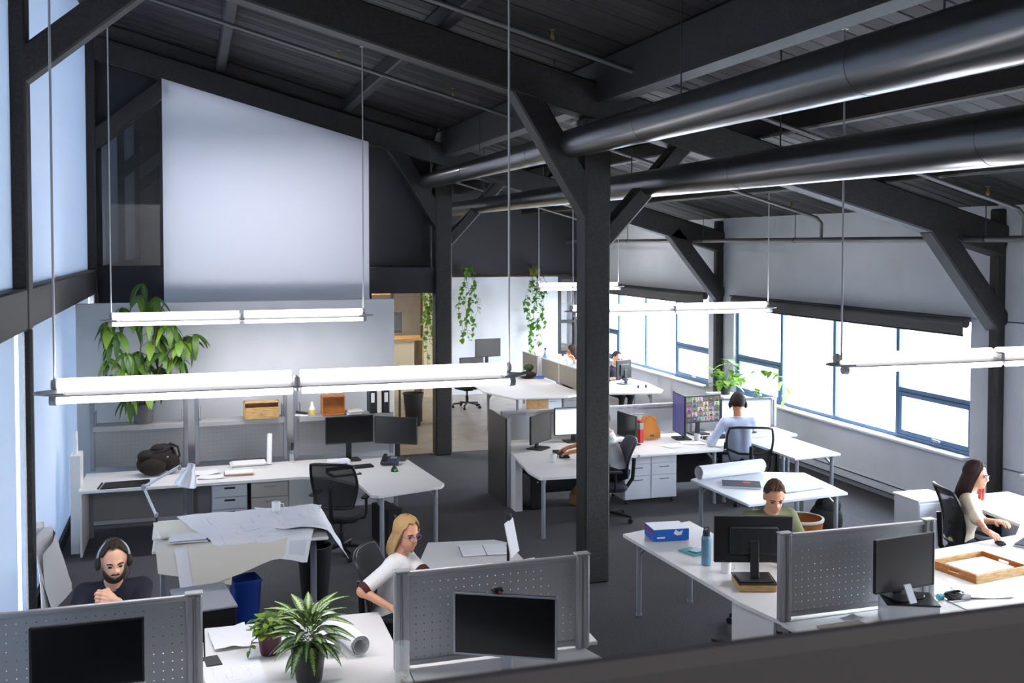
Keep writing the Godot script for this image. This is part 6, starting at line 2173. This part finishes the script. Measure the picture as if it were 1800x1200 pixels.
func net(bones: Array, cell: float, k: float, carve := [], lumps := []) -> Array:
	# surface nets over tapered capsules [a, b, ra, rb]; lumps are ellipsoids [centre, radii]; carve are spheres [centre, r]
	var lo := Vector3(1e9, 1e9, 1e9)
	var hi := -lo
	for e in bones:
		var r: float = max(e[2], e[3])
		lo = lo.min(e[0].min(e[1]) - Vector3.ONE * r); hi = hi.max(e[0].max(e[1]) + Vector3.ONE * r)
	for e in lumps:
		lo = lo.min(e[0] - e[1]); hi = hi.max(e[0] + e[1])
	lo -= Vector3.ONE * cell * 2.5; hi += Vector3.ONE * cell * 2.5
	var nx := int((hi.x - lo.x) / cell) + 2
	var ny := int((hi.y - lo.y) / cell) + 2
	var nz := int((hi.z - lo.z) / cell) + 2
	var f := PackedFloat32Array()
	f.resize(nx * ny * nz)
	f.fill(9.0)
	var pad := k + cell * 2.0
	for e in bones + lumps:
		var lump: bool = e.size() == 2
		var a: Vector3 = e[0]
		var b: Vector3 = e[0] if lump else e[1]
		var ra: float = 0.0 if lump else e[2]
		var rb: float = 0.0 if lump else e[3]
		var er: Vector3 = e[1] if lump else Vector3.ONE * max(ra, rb)
		var em: float = min(er.x, min(er.y, er.z))
		var l := (a.min(b) - er - Vector3.ONE * pad - lo) / cell
		var h := (a.max(b) + er + Vector3.ONE * pad - lo) / cell
		var ba := b - a
		var bb: float = max(ba.length_squared(), 1e-9)
		for z in range(maxi(0, int(l.z)), mini(nz, int(h.z) + 1)):
			for y in range(maxi(0, int(l.y)), mini(ny, int(h.y) + 1)):
				var row := (z * ny + y) * nx
				for x in range(maxi(0, int(l.x)), mini(nx, int(h.x) + 1)):
					var p := lo + Vector3(x, y, z) * cell
					var pa := p - a
					var d: float
					if lump:
						var q := pa / er
						var ql := q.length()
						d = (ql - 1.0) * em if ql < 1e-4 else ql * (ql - 1.0) / (q / er).length()
					else:
						var t := clampf(pa.dot(ba) / bb, 0.0, 1.0)
						d = (pa - ba * t).length() - ra - (rb - ra) * t
					var o := f[row + x]
					var m := maxf(k - absf(o - d), 0.0) / k
					f[row + x] = minf(o, d) - m * m * k * 0.25
	for e in carve:
		var l: Vector3 = (e[0] - Vector3.ONE * (e[1] + pad) - lo) / cell
		var h: Vector3 = (e[0] + Vector3.ONE * (e[1] + pad) - lo) / cell
		for z in range(maxi(0, int(l.z)), mini(nz, int(h.z) + 1)):
			for y in range(maxi(0, int(l.y)), mini(ny, int(h.y) + 1)):
				for x in range(maxi(0, int(l.x)), mini(nx, int(h.x) + 1)):
					var i := (z * ny + y) * nx + x
					var d: float = e[1] - (lo + Vector3(x, y, z) * cell - e[0]).length()
					var kk := 0.012
					var m := maxf(kk - absf(f[i] - d), 0.0) / kk
					f[i] = maxf(f[i], d) + m * m * kk * 0.25
	var V := PackedVector3Array()
	var N := PackedVector3Array()
	var ids := {}
	var near := cell * 1.8
	var sx := 1
	var sy := nx
	var sz := nx * ny
	var off := [0, sx, sy, sx + sy, sz, sx + sz, sy + sz, sx + sy + sz]
	var cv := [Vector3(0, 0, 0), Vector3(1, 0, 0), Vector3(0, 1, 0), Vector3(1, 1, 0), Vector3(0, 0, 1), Vector3(1, 0, 1), Vector3(0, 1, 1), Vector3(1, 1, 1)]
	var ed := [[0, 1], [2, 3], [4, 5], [6, 7], [0, 2], [1, 3], [4, 6], [5, 7], [0, 4], [1, 5], [2, 6], [3, 7]]
	for z in nz - 1:
		for y in ny - 1:
			var row := (z * ny + y) * nx
			for x in nx - 1:
				var i := row + x
				var f0 := f[i]
				if f0 > near or f0 < -near: continue
				var c := [f0, f[i + sx], f[i + sy], f[i + sx + sy], f[i + sz], f[i + sx + sz], f[i + sy + sz], f[i + sx + sy + sz]]
				var neg := 0
				for q in 8:
					if c[q] < 0.0: neg += 1
				if neg == 0 or neg == 8: continue
				var s := Vector3.ZERO
				var cnt := 0
				for e in ed:
					var u: float = c[e[0]]
					var w: float = c[e[1]]
					if (u < 0.0) != (w < 0.0):
						s += cv[e[0]].lerp(cv[e[1]], u / (u - w))
						cnt += 1
				ids[i] = V.size()
				V.append(lo + (Vector3(x, y, z) + s / cnt) * cell)
				N.append(Vector3(c[1] + c[3] + c[5] + c[7] - c[0] - c[2] - c[4] - c[6], c[2] + c[3] + c[6] + c[7] - c[0] - c[1] - c[4] - c[5], c[4] + c[5] + c[6] + c[7] - c[0] - c[1] - c[2] - c[3]).normalized())
	var T := PackedInt32Array()
	for i in ids:
		for ax in 3:
			var s1: int = [sx, sy, sz][ax]
			var s2: int = [sy, sz, sx][ax]
			var s3: int = [sz, sx, sy][ax]
			if (f[i] < 0.0) == (f[i + s1] < 0.0): continue
			if not (ids.has(i - s2) and ids.has(i - s3) and ids.has(i - s2 - s3)): continue
			var q := [ids[i], ids[i - s2], ids[i - s2 - s3], ids[i - s3]]
			if f[i] < 0.0: T.append_array([q[0], q[2], q[1], q[0], q[3], q[2]])
			else: T.append_array([q[0], q[1], q[2], q[0], q[2], q[3]])
	return [V, N, T]

func joined_nets(list: Array) -> ArrayMesh:
	# list of [net, Transform3D]
	var V := PackedVector3Array()
	var N := PackedVector3Array()
	var I := PackedInt32Array()
	for e in list:
		var t: Transform3D = e[1]
		var base := V.size()
		var flip := t.basis.determinant() < 0.0
		V.append_array(t * e[0][0])
		var nb := t.basis.inverse().transposed()
		for n in e[0][1]: N.append((nb * n).normalized())
		var src: PackedInt32Array = e[0][2]
		for i in range(0, src.size(), 3):
			I.append(base + src[i]); I.append(base + src[i + (2 if flip else 1)]); I.append(base + src[i + (1 if flip else 2)])
	var arr := []
	arr.resize(Mesh.ARRAY_MAX)
	arr[Mesh.ARRAY_VERTEX] = V
	arr[Mesh.ARRAY_NORMAL] = N
	arr[Mesh.ARRAY_INDEX] = I
	var m := ArrayMesh.new()
	m.add_surface_from_arrays(Mesh.PRIMITIVE_TRIANGLES, arr)
	return m

var head_net := []
var hand_open := []
var hand_fist := []

func make_hand(curl: float) -> Array:
	# right hand, wrist at the origin, fingers along +Z, palm down, thumb at +X
	var bones := [[Vector3(0, 0, -0.03), Vector3(0, 0, 0.02), 0.026, 0.026]]
	var fx := [-0.031, -0.011, 0.011, 0.031]
	var ln := [0.062, 0.078, 0.084, 0.074]
	for i in 4:
		var base := Vector3(fx[i], 0.003 - 0.004 * abs(i - 1.5), 0.088 - 0.006 * abs(i - 2))
		bones.append([Vector3(fx[i] * 0.6, 0, 0.01), base, 0.017, 0.0125])
		var p := base
		var ang := 0.12
		var seg := [0.46, 0.31, 0.23]
		for s in 3:
			ang += curl * [0.55, 0.8, 0.6][s]
			var q: Vector3 = p + Vector3(fx[i] * 0.10 * (1.0 - curl), -sin(ang), cos(ang)) * ln[i] * seg[s]
			bones.append([p, q, 0.0098 - 0.0008 * s, 0.0092 - 0.0009 * s])
			p = q
	var tb := Vector3(0.026, -0.006, 0.022)
	var t1 := tb + Vector3(0.030, -0.010 - 0.01 * curl, 0.028)
	var t2 := t1 + Vector3(0.012 - 0.02 * curl, -0.010, 0.026)
	bones.append([Vector3(0.012, -0.004, 0.012), tb, 0.018, 0.016])
	bones.append([tb, t1, 0.0135, 0.011])
	bones.append([t1, t2, 0.0105, 0.0085])
	return net(bones, 0.0045, 0.008)

func make_people_parts() -> void:
	hand_open = make_hand(0.45)
	hand_fist = make_hand(1.35)
	head_net = net([
		[Vector3(-0.036, 0.020, 0.078), Vector3(0.036, 0.020, 0.078), 0.010, 0.010],
		[Vector3(0, 0.018, 0.086), Vector3(0, -0.022, 0.106), 0.009, 0.0125],
		[Vector3(-0.013, -0.026, 0.094), Vector3(0.013, -0.026, 0.094), 0.009, 0.009],
		[Vector3(-0.020, -0.058, 0.084), Vector3(0.020, -0.058, 0.084), 0.009, 0.009],
		[Vector3(0, -0.094, 0.066), Vector3(0, -0.098, 0.058), 0.024, 0.024],
		[Vector3(0, -0.06, -0.012), Vector3(0, -0.20, -0.030), 0.053, 0.056],
	], 0.006, 0.022, [[Vector3(0.032, 0.002, 0.104), 0.019], [Vector3(-0.032, 0.002, 0.104), 0.019]], [
		[Vector3(0, 0.032, -0.012), Vector3(0.077, 0.094, 0.097)],
		[Vector3(0, -0.045, 0.028), Vector3(0.060, 0.070, 0.066)],
		[Vector3(0.078, -0.008, -0.012), Vector3(0.011, 0.032, 0.019)],
		[Vector3(-0.078, -0.008, -0.012), Vector3(0.011, 0.032, 0.019)],
	])
	for c in [["fair skin", Color(0.86, 0.67, 0.56)], ["warm skin", Color(0.83, 0.61, 0.49)], ["tanned skin", Color(0.80, 0.54, 0.38)]]:
		var m := mat(c[0], c[1], 0.5)
		m.subsurf_scatter_enabled = true
		m.subsurf_scatter_strength = 0.12
	mat("lip", Color(0.72, 0.40, 0.38), 0.5)
	mat("eye dark", Color(0.12, 0.09, 0.08), 0.2)
	mat("hair blonde", Color(0.70, 0.56, 0.36), 0.7)
	mat("hair brown", Color(0.16, 0.11, 0.085), 0.85)
	mat("hair light brown", Color(0.30, 0.22, 0.155), 0.85)
	mat("hair auburn", Color(0.17, 0.09, 0.075), 0.7)
	mat("hair red dyed", Color(0.75, 0.30, 0.24), 0.5)
	mat("navy shirt", Color(0.085, 0.095, 0.16), 0.85)
	mat("white shirt", Color(0.88, 0.88, 0.88), 0.8)
	mat("pale blue shirt", Color(0.78, 0.82, 0.92), 0.8)
	mat("olive shirt", Color(0.45, 0.48, 0.34), 0.85)
	mat("cream blouse", Color(0.82, 0.77, 0.68), 0.8)
	mat("maroon trim", Color(0.27, 0.10, 0.08), 0.8)
	mat("dark trousers", Color(0.13, 0.13, 0.16), 0.85)
	mat("shoe", Color(0.10, 0.09, 0.09), 0.5)

func elbow(s: Vector3, w: Vector3, l1: float, l2: float, pole: Vector3) -> Vector3:
	var d := w - s
	var L: float = min(d.length(), (l1 + l2) * 0.995)
	var u := d.normalized()
	var x := (l1 * l1 - l2 * l2 + L * L) / (2.0 * L)
	var h := sqrt(max(l1 * l1 - x * x, 0.0))
	var q := (pole - u * pole.dot(u)).normalized()
	return s + u * x + q * h

func hair_cap(line: Callable, off := 0.012, hem: Variant = null, part := 0.0) -> MB:
	# a shell over the skull down to line(azimuth), optionally falling on to hem(azimuth)
	var pts := []
	var rows := 10
	var cols := 32
	var c := Vector3(0, 0.032, -0.012)
	var er := Vector3(0.077, 0.094, 0.097) + Vector3.ONE * off
	for i in rows + 1:
		var row := []
		for j in cols + 1:
			var az := TAU * j / cols
			var el: float = lerp(PI / 2, line.call(az) + 0.05 * sin(az * 7.0) + 0.04 * sin(az * 19.0 + 1.0), pow(float(i) / rows, 0.85))
			var d := Vector3(cos(el) * sin(az), sin(el), cos(el) * cos(az))
			var lump := 1.0 + 0.02 * sin(az * 9.0 + i) + 0.015 * sin(az * 17.0)
			row.append(c + d * er * lump + Vector3(0, 1, 0.35 * cos(az)) * part * smoothstep(0.35, 1.1, el))
		pts.append(row)
	if hem != null:
		for i in range(1, 9):
			var row := []
			for j in cols + 1:
				var az := TAU * j / cols
				var p: Vector3 = pts[rows][j]
				var drop: float = hem.call(az)
				var f := i / 8.0
				var out := Vector3(sin(az), 0, cos(az))
				row.append(p + Vector3(0, -drop * f, 0) + out * (0.018 * sin(f * 2.6) + 0.006 * sin(az * 11.0 + f * 3.0)) * min(1.0, drop * 12.0) + Vector3(0, 0, -0.02 * f) * min(1.0, drop * 12.0))
			pts.append(row)
	var b := MB.new()
	b.grid(pts, 0.012)
	return b

func side_line(az: float, front: float) -> float:
	# hairline of a short cut: high at the brow, over the ears, low at the nape
	var a := absf(wrapf(az, -PI, PI))
	return deg_to_rad(lerpf(lerpf(front, 12.0, smoothstep(0.55, 1.25, a)), -32.0, smoothstep(1.5, 2.2, a)))

func person(label: String, at: Vector3, turn: float, o: Dictionary) -> Node3D:
	# seated; +Z is where the body faces, +X its left; hands in room coordinates
	var t := thing("person", label, "person", at, turn)
	var inv := t.transform.affine_inverse()
	var sc: float = o.get("scale", 1.0)
	var cell: float = o.get("cell", 0.014)
	var seat: float = o.get("seat", 0.50)
	var lean: float = deg_to_rad(o.get("lean", 6.0))
	var hip := Vector3(0, seat + 0.10, 0)
	var sp := Basis(Vector3.RIGHT, lean)
	var at_spine := func(y: float, z := 0.0, x := 0.0) -> Vector3: return hip + sp * (Vector3(x, y, z) * sc)
	var neck: Vector3 = at_spine.call(0.50, -0.005)
	var fem: bool = o.get("female", false)
	var shw := 0.165 if fem else 0.190
	var head_b := Basis(Vector3.UP, deg_to_rad(o.get("head_turn", 0.0))) * Basis(Vector3.RIGHT, deg_to_rad(o.get("head_pitch", 5.0)))
	var head_at: Vector3 = neck + sp * Vector3(0, 0.055, 0.01) * sc + head_b * Vector3(0, 0.105, 0.025) * sc
	var skin_b := []
	var shirt_b := []
	var leg_b := []
	var g := 0.010
	# trunk
	var trunk := [[at_spine.call(0.0, 0.0, -0.075), at_spine.call(0.0, 0.0, 0.075), 0.115, 0.115], [at_spine.call(0.02, 0.0, -0.05), at_spine.call(0.22, 0.01, -0.055), 0.105, 0.095], [at_spine.call(0.02, 0.0, 0.05), at_spine.call(0.22, 0.01, 0.055), 0.105, 0.095], [at_spine.call(0.22, 0.01, -0.06), at_spine.call(0.38, 0.01, -0.075), 0.095, 0.098], [at_spine.call(0.22, 0.01, 0.06), at_spine.call(0.38, 0.01, 0.075), 0.095, 0.098], [at_spine.call(0.435, -0.01, -shw + 0.03), at_spine.call(0.435, -0.01, shw - 0.03), 0.062, 0.062], [at_spine.call(0.40, 0.0), at_spine.call(0.47, -0.005), 0.08, 0.06]]
	if fem:
		trunk.append([at_spine.call(0.30, 0.075, -0.06), at_spine.call(0.31, 0.075, 0.06), 0.06, 0.06])
	for e in trunk:
		skin_b.append([e[0], e[1], e[2] * sc - 0.012, e[3] * sc - 0.012])
		shirt_b.append([e[0], e[1], e[2] * sc, e[3] * sc])
	skin_b.append([neck - sp * Vector3(0, 0.05, 0), neck + (head_at - neck) * 0.55, 0.056 * sc, 0.052 * sc])
	# arms
	var l1 := 0.285 * sc
	var l2 := 0.25 * sc
	var hands := []
	var cuffs := []
	for s in [-1.0, 1.0]:
		var sh: Vector3 = at_spine.call(0.43, -0.01, s * shw)
		var key := "hand_r" if s < 0.0 else "hand_l"
		var w: Vector3 = inv * o[key] if o.has(key) else Vector3(s * 0.16, seat + 0.26, 0.36)
		var el := elbow(sh, w, l1, l2, o.get("pole_r" if s < 0.0 else "pole_l", Vector3(s * 0.7, -1.0, -0.5)))
		w = el + (w - el).normalized() * l2
		skin_b.append([sh, el, 0.044 * sc, 0.036 * sc])
		skin_b.append([el, w, 0.037 * sc, 0.025 * sc])
		shirt_b.append([sh, el.lerp(sh, 1.0 - min(1.0, o.get("sleeve", 1.0) * 2.0)), 0.058 * sc, (0.050 if o.get("sleeve", 1.0) >= 0.5 else 0.056) * sc])
		if o.get("sleeve", 1.0) > 0.5:
			var fcut: float = (o.get("sleeve", 1.0) - 0.5) * 2.0
			shirt_b.append([el, el.lerp(w, fcut * 0.96), 0.050 * sc, lerp(0.048, 0.036, fcut) * sc])
			cuffs.append([el.lerp(w, fcut * 0.90), el.lerp(w, fcut * 0.98), 0.046 * sc])
		else:
			cuffs.append([sh.lerp(el, o.get("sleeve", 1.0) * 1.9), sh.lerp(el, o.get("sleeve", 1.0) * 2.25), 0.060 * sc])
		var dir := (w - el).normalized()
		if o.has("dir_" + key): dir = (inv.basis * o["dir_" + key]).normalized()
		var up := Vector3.UP
		if o.has("up_" + key): up = (inv.basis * o["up_" + key]).normalized()
		var x := up.cross(dir).normalized()
		var hb := Basis(x * -s, dir.cross(x), dir)
		if s > 0.0: hb = Basis(-x, dir.cross(x), dir)
		else: hb = Basis(x, dir.cross(x), dir)
		hands.append([hand_fist if o.get("fist", "") == key else hand_open, Transform3D(hb * Basis().scaled(Vector3.ONE * sc), w + dir * 0.012)])
	# legs
	for s in [-1.0, 1.0]:
		var h0 := hip + Vector3(s * 0.09, -0.01, 0.0)
		var kn := Vector3(s * 0.12, seat + 0.03, 0.43 * sc)
		var an := Vector3(s * 0.11, 0.09, 0.43 * sc - 0.06 + o.get("foot", 0.0))
		leg_b.append([h0, kn, 0.085 * sc, 0.062 * sc])
		leg_b.append([kn, an, 0.060 * sc, 0.042 * sc])
		skin_b.append([h0, kn, 0.07 * sc, 0.05 * sc])
		skin_b.append([kn, an, 0.048 * sc, 0.034 * sc])
		skin_b.append([an, an + Vector3(0, -0.05, 0.13), 0.03, 0.028])
		var sb := net([[an + Vector3(0, -0.045, -0.03), an + Vector3(s * 0.01, -0.055, 0.15), 0.038, 0.034], [an + Vector3(0, 0.0, -0.01), an + Vector3(0, -0.05, 0.04), 0.042, 0.04]], 0.012, 0.02)
		put("shoe", joined_nets([[sb, Transform3D()]]), M["shoe"], t)
	leg_b.append([hip + Vector3(-0.07, 0.0, 0), hip + Vector3(0.07, 0.0, 0), 0.118 * sc, 0.118 * sc])
	var skin: Material = M[o.get("skin", "fair skin")]
	var body := put("body", joined_nets([[net(skin_b, cell, 0.035), Transform3D()], [head_net, Transform3D(head_b * Basis().scaled(Vector3.ONE * sc), head_at)]] + hands), skin, t)
	body.name = "body"
	put("shirt", joined_nets([[net(shirt_b, cell, 0.04), Transform3D()]]), M[o.get("shirt", "white shirt")], t)
	put("trousers", joined_nets([[net(leg_b, cell, 0.04), Transform3D()]]), M[o.get("trousers", "dark trousers")], t)
	# collar and cuffs
	var b := MB.new()
	var pts := []
	for i in 21:
		var a := TAU * i / 20.0
		pts.append(neck + sp * Vector3(sin(a) * 0.066, -0.012 + 0.012 * -cos(a), cos(a) * 0.066 - 0.004) * sc)
	b.tube(pts, 0.010 * sc, 6)
	put("collar", b, M[o.get("shirt", "white shirt")], t)
	for c in cuffs:
		b = MB.new()
		b.cyl(c[0], c[1], c[2], c[2] * 0.98, 16)
		put("cuff", b, M[o.get("cuff", o.get("shirt", "white shirt"))], t)
	# face and hair ride on the head
	var hd := Node3D.new()
	hd.name = "head_details"
	hd.transform = Transform3D(head_b * Basis().scaled(Vector3.ONE * sc), head_at)
	t.add_child(hd)
	for s in [-1.0, 1.0]:
		b = MB.new()
		b.ball(Vector3(s * 0.032, 0.0, 0.079), Vector3(0.0135, 0.0075, 0.009), 10, 7)
		put("eye", b, M["eye dark"], hd)
		b = MB.new()
		b.tube([Vector3(s * 0.014, 0.021, 0.091), Vector3(s * 0.032, 0.026, 0.088), Vector3(s * 0.050, 0.020, 0.075)], 0.005, 6)
		put("eyebrow", b, M[o.get("brow", "hair brown")], hd)
	b = MB.new()
	b.ball(Vector3(0, -0.058, 0.088), Vector3(0.022, 0.0075, 0.009), 12, 6)
	put("lips", b, M["lip"], hd)
	var style: String = o.get("hair", "short")
	var hm: Material = M[o.get("hair_mat", "hair brown")]
	if style == "short":
		put("hair", hair_cap(func(az): return side_line(az, 50.0), 0.008, null, 0.014), hm, hd)
	elif style == "crop":
		put("hair", hair_cap(func(az): return side_line(az, 50.0), 0.005, null, 0.012), hm, hd)
		b = MB.new()
		for i in 9:
			b.ball(Vector3(-0.04 + 0.01 * i, 0.118 + 0.006 * sin(i * 2.0), 0.045 - 0.01 * (i % 3)), Vector3(0.02, 0.018, 0.03), 8, 6)
		put("quiff", b, hm, hd)
	else:
		var drop: float = o.get("hair_drop", 0.14)
		put("hair", hair_cap(func(az): return lerp(deg_to_rad(44.0), deg_to_rad(-18.0), clampf((absf(wrapf(az, -PI, PI)) - 0.55) / 0.9, 0.0, 1.0)), 0.014, func(az): return drop * clampf((absf(wrapf(az, -PI, PI)) - 1.1) / 0.4, 0.0, 1.0)), hm, hd)
	if o.has("beard"):
		var g2 := []
		for i in 7:
			var row := []
			for j in 13:
				var az := lerpf(-1.25, 1.25, j / 12.0)
				var top: float = -0.40 + 0.46 * abs(az)
				var e := lerpf(top, -1.35, i / 6.0)
				row.append(Vector3(0, -0.045, 0.026) + Vector3(cos(e) * sin(az) * 0.072, sin(e) * 0.086, cos(e) * cos(az) * 0.080))
			g2.append(row)
		b = MB.new()
		b.grid(g2, 0.010)
		b.tube([Vector3(-0.026, -0.052, 0.085), Vector3(-0.012, -0.042, 0.098), Vector3(0.012, -0.042, 0.098), Vector3(0.026, -0.052, 0.085)], 0.0085, 6)
		put("beard", b, M[o["beard"]], hd)
	if o.get("glasses", false):
		b = MB.new()
		for s in [-1.0, 1.0]:
			var ring := []
			for i in 17:
				var a := TAU * i / 16.0
				ring.append(Vector3(s * 0.034 + cos(a) * 0.024, 0.0 + sin(a) * 0.017, 0.104))
			b.tube(ring, 0.002, 5)
			b.tube([Vector3(s * 0.058, 0.004, 0.104), Vector3(s * 0.078, 0.006, 0.06), Vector3(s * 0.084, 0.002, -0.01)], 0.002, 5)
		b.tube([Vector3(-0.010, 0.004, 0.105), Vector3(0.010, 0.004, 0.105)], 0.002, 5)
		put("glasses", b, M[o.get("frame", "black plastic")], hd)
	if o.has("strand"):
		for s in [0.9, 1.25]:
			b = MB.new()
			var q := []
			for i in 7:
				var f := i / 6.0
				q.append(Vector3(sin(s) * 0.088 + 0.01 * sin(f * 4.0), 0.03 - 0.27 * f, cos(s) * 0.10 + 0.02 * f))
			b.tube(q, 0.014, 7)
			put("hair_strand", b, M[o["strand"]], hd)
	t.set_meta("head_at", head_at)
	hd.set_meta("b", head_b)
	return t

func headphones(p: Node3D, label: String, band: Material) -> void:
	var hd: Node3D = p.get_node("head_details")
	var t := thing("headphones", label, "headphones", Vector3.ZERO)
	t.transform = p.transform * hd.transform
	var b := MB.new()
	var q := []
	for i in 19:
		var a := PI * i / 18.0
		q.append(Vector3(cos(a) * 0.098, 0.01 + sin(a) * 0.135, -0.014))
	b.tube(q, 0.009, 8)
	put("band", b, band, t)
	for s in [-1.0, 1.0]:
		b = MB.new()
		b.ball(Vector3(s * 0.097, -0.008, -0.012), Vector3(0.022, 0.045, 0.038), 16, 10)
		put("ear_pad", b, M["matt black plastic"], t)
	b = MB.new()
	b.tube([Vector3(0.10, -0.03, 0.01), Vector3(0.09, -0.07, 0.06), Vector3(0.05, -0.085, 0.11)], 0.004, 6)
	put("microphone", b, M["black plastic"], t)

func people() -> void:
	make_people_parts()
	var p := person("bearded man in a navy shirt resting his chin near his fist", Vector3(-0.55, 0, -7.66), 4, {"scale": 1.05, "seat": 0.51, "lean": 16.0, "head_pitch": 10.0, "head_turn": 6.0, "hand_l": Vector3(-0.50, 1.10, -7.14), "hand_r": Vector3(-0.78, 0.79, -7.05), "fist": "hand_l", "dir_hand_l": Vector3(-0.8, 0.5, 0.35), "up_hand_l": Vector3(0.3, 0.5, 1.0), "shirt": "navy shirt", "sleeve": 0.8, "beard": "hair brown", "skin": "fair skin"})
	headphones(p, "black headphones with a silver band on the bearded man", M["silver steel"])
	person("blonde woman with glasses in a white short sleeved top", Vector3(1.40, 0, -7.72), 62, {"female": true, "scale": 1.0, "seat": 0.51, "lean": 14.0, "head_pitch": 10.0, "head_turn": -34.0, "hand_r": Vector3(1.36, 0.80, -7.30), "pole_r": Vector3(-0.9, -0.6, -0.8), "hand_l": Vector3(1.76, 0.90, -7.32), "shirt": "white shirt", "sleeve": 0.45, "cuff": "maroon trim", "hair": "long", "hair_mat": "hair blonde", "brow": "hair light brown", "hair_drop": 0.19, "glasses": true, "frame": "purple screen", "skin": "warm skin"})
	person("young man in an olive shirt looking down behind the turned monitor", Vector3(4.84, 0, -7.98), -6, {"scale": 1.06, "seat": 0.51, "lean": 18.0, "head_pitch": 24.0, "head_turn": -12.0, "hand_l": Vector3(4.95, 0.79, -7.45), "hand_r": Vector3(4.66, 0.79, -7.48), "shirt": "olive shirt", "sleeve": 0.42, "hair": "crop", "hair_mat": "hair light brown", "brow": "hair brown", "skin": "warm skin"})
	person("dark haired woman in a cream blouse reaching for the mouse", Vector3(7.18, 0, -8.20), 52, {"female": true, "scale": 1.02, "seat": 0.435, "lean": 9.0, "head_pitch": 8.0, "head_turn": -14.0, "hand_r": Vector3(6.84, 0.795, -7.40), "dir_hand_r": Vector3(0.1, -0.15, 1.0), "hand_l": Vector3(7.30, 0.80, -7.86), "shirt": "cream blouse", "sleeve": 0.62, "hair": "long", "hair_mat": "hair auburn", "hair_drop": 0.27, "glasses": true, "frame": "silver steel", "strand": "hair red dyed", "skin": "warm skin"})
	p = person("man in a pale blue shirt at the video call seen from behind", Vector3(6.95, 0, -12.06), 166, {"scale": 1.07, "seat": 0.50, "lean": 6.0, "head_pitch": 2.0, "head_turn": -6.0, "hand_l": Vector3(6.72, 0.79, -12.44), "hand_r": Vector3(7.24, 0.79, -12.56), "shirt": "pale blue shirt", "sleeve": 1.0, "hair": "short", "hair_mat": "hair brown", "skin": "tanned skin"})
	headphones(p, "dark headphones on the man in the pale blue shirt", M["black plastic"])
	person("person in a white tee shirt typing, half hidden by the first column", Vector3(5.14, 0, -11.84), 250, {"scale": 1.0, "seat": 0.50, "lean": 20.0, "head_pitch": 14.0, "hand_l": Vector3(4.48, 0.80, -12.08), "hand_r": Vector3(4.52, 0.80, -12.34), "shirt": "white shirt", "sleeve": 0.40, "hair": "short", "hair_mat": "hair brown", "skin": "tanned skin"})
	person("brown haired woman in a light blue top behind the putty screens", Vector3(7.60, 0, -19.55), 250, {"female": true, "cell": 0.018, "seat": 0.50, "lean": 14.0, "head_pitch": 12.0, "hand_r": Vector3(7.38, 1.10, -19.40), "hand_l": Vector3(7.22, 0.80, -19.85), "shirt": "pale blue shirt", "sleeve": 0.6, "hair": "long", "hair_mat": "hair brown", "hair_drop": 0.2, "skin": "tanned skin"})
	person("dark haired person behind the black monitor by the street wall", Vector3(7.98, 0, -18.85), 20, {"cell": 0.02, "seat": 0.43, "lean": 10.0, "head_pitch": 12.0, "hand_r": Vector3(7.80, 0.80, -18.5), "hand_l": Vector3(8.15, 0.80, -18.5), "shirt": "navy shirt", "sleeve": 1.0, "hair": "short", "hair_mat": "hair brown", "skin": "fair skin"})

func _ready() -> void:
	setup_view()
	materials()
	kit_materials()
	setting()
	lamps()
	left_zone()
	near_zone()
	mid_zone()
	far_zone()
	plants()
	people()
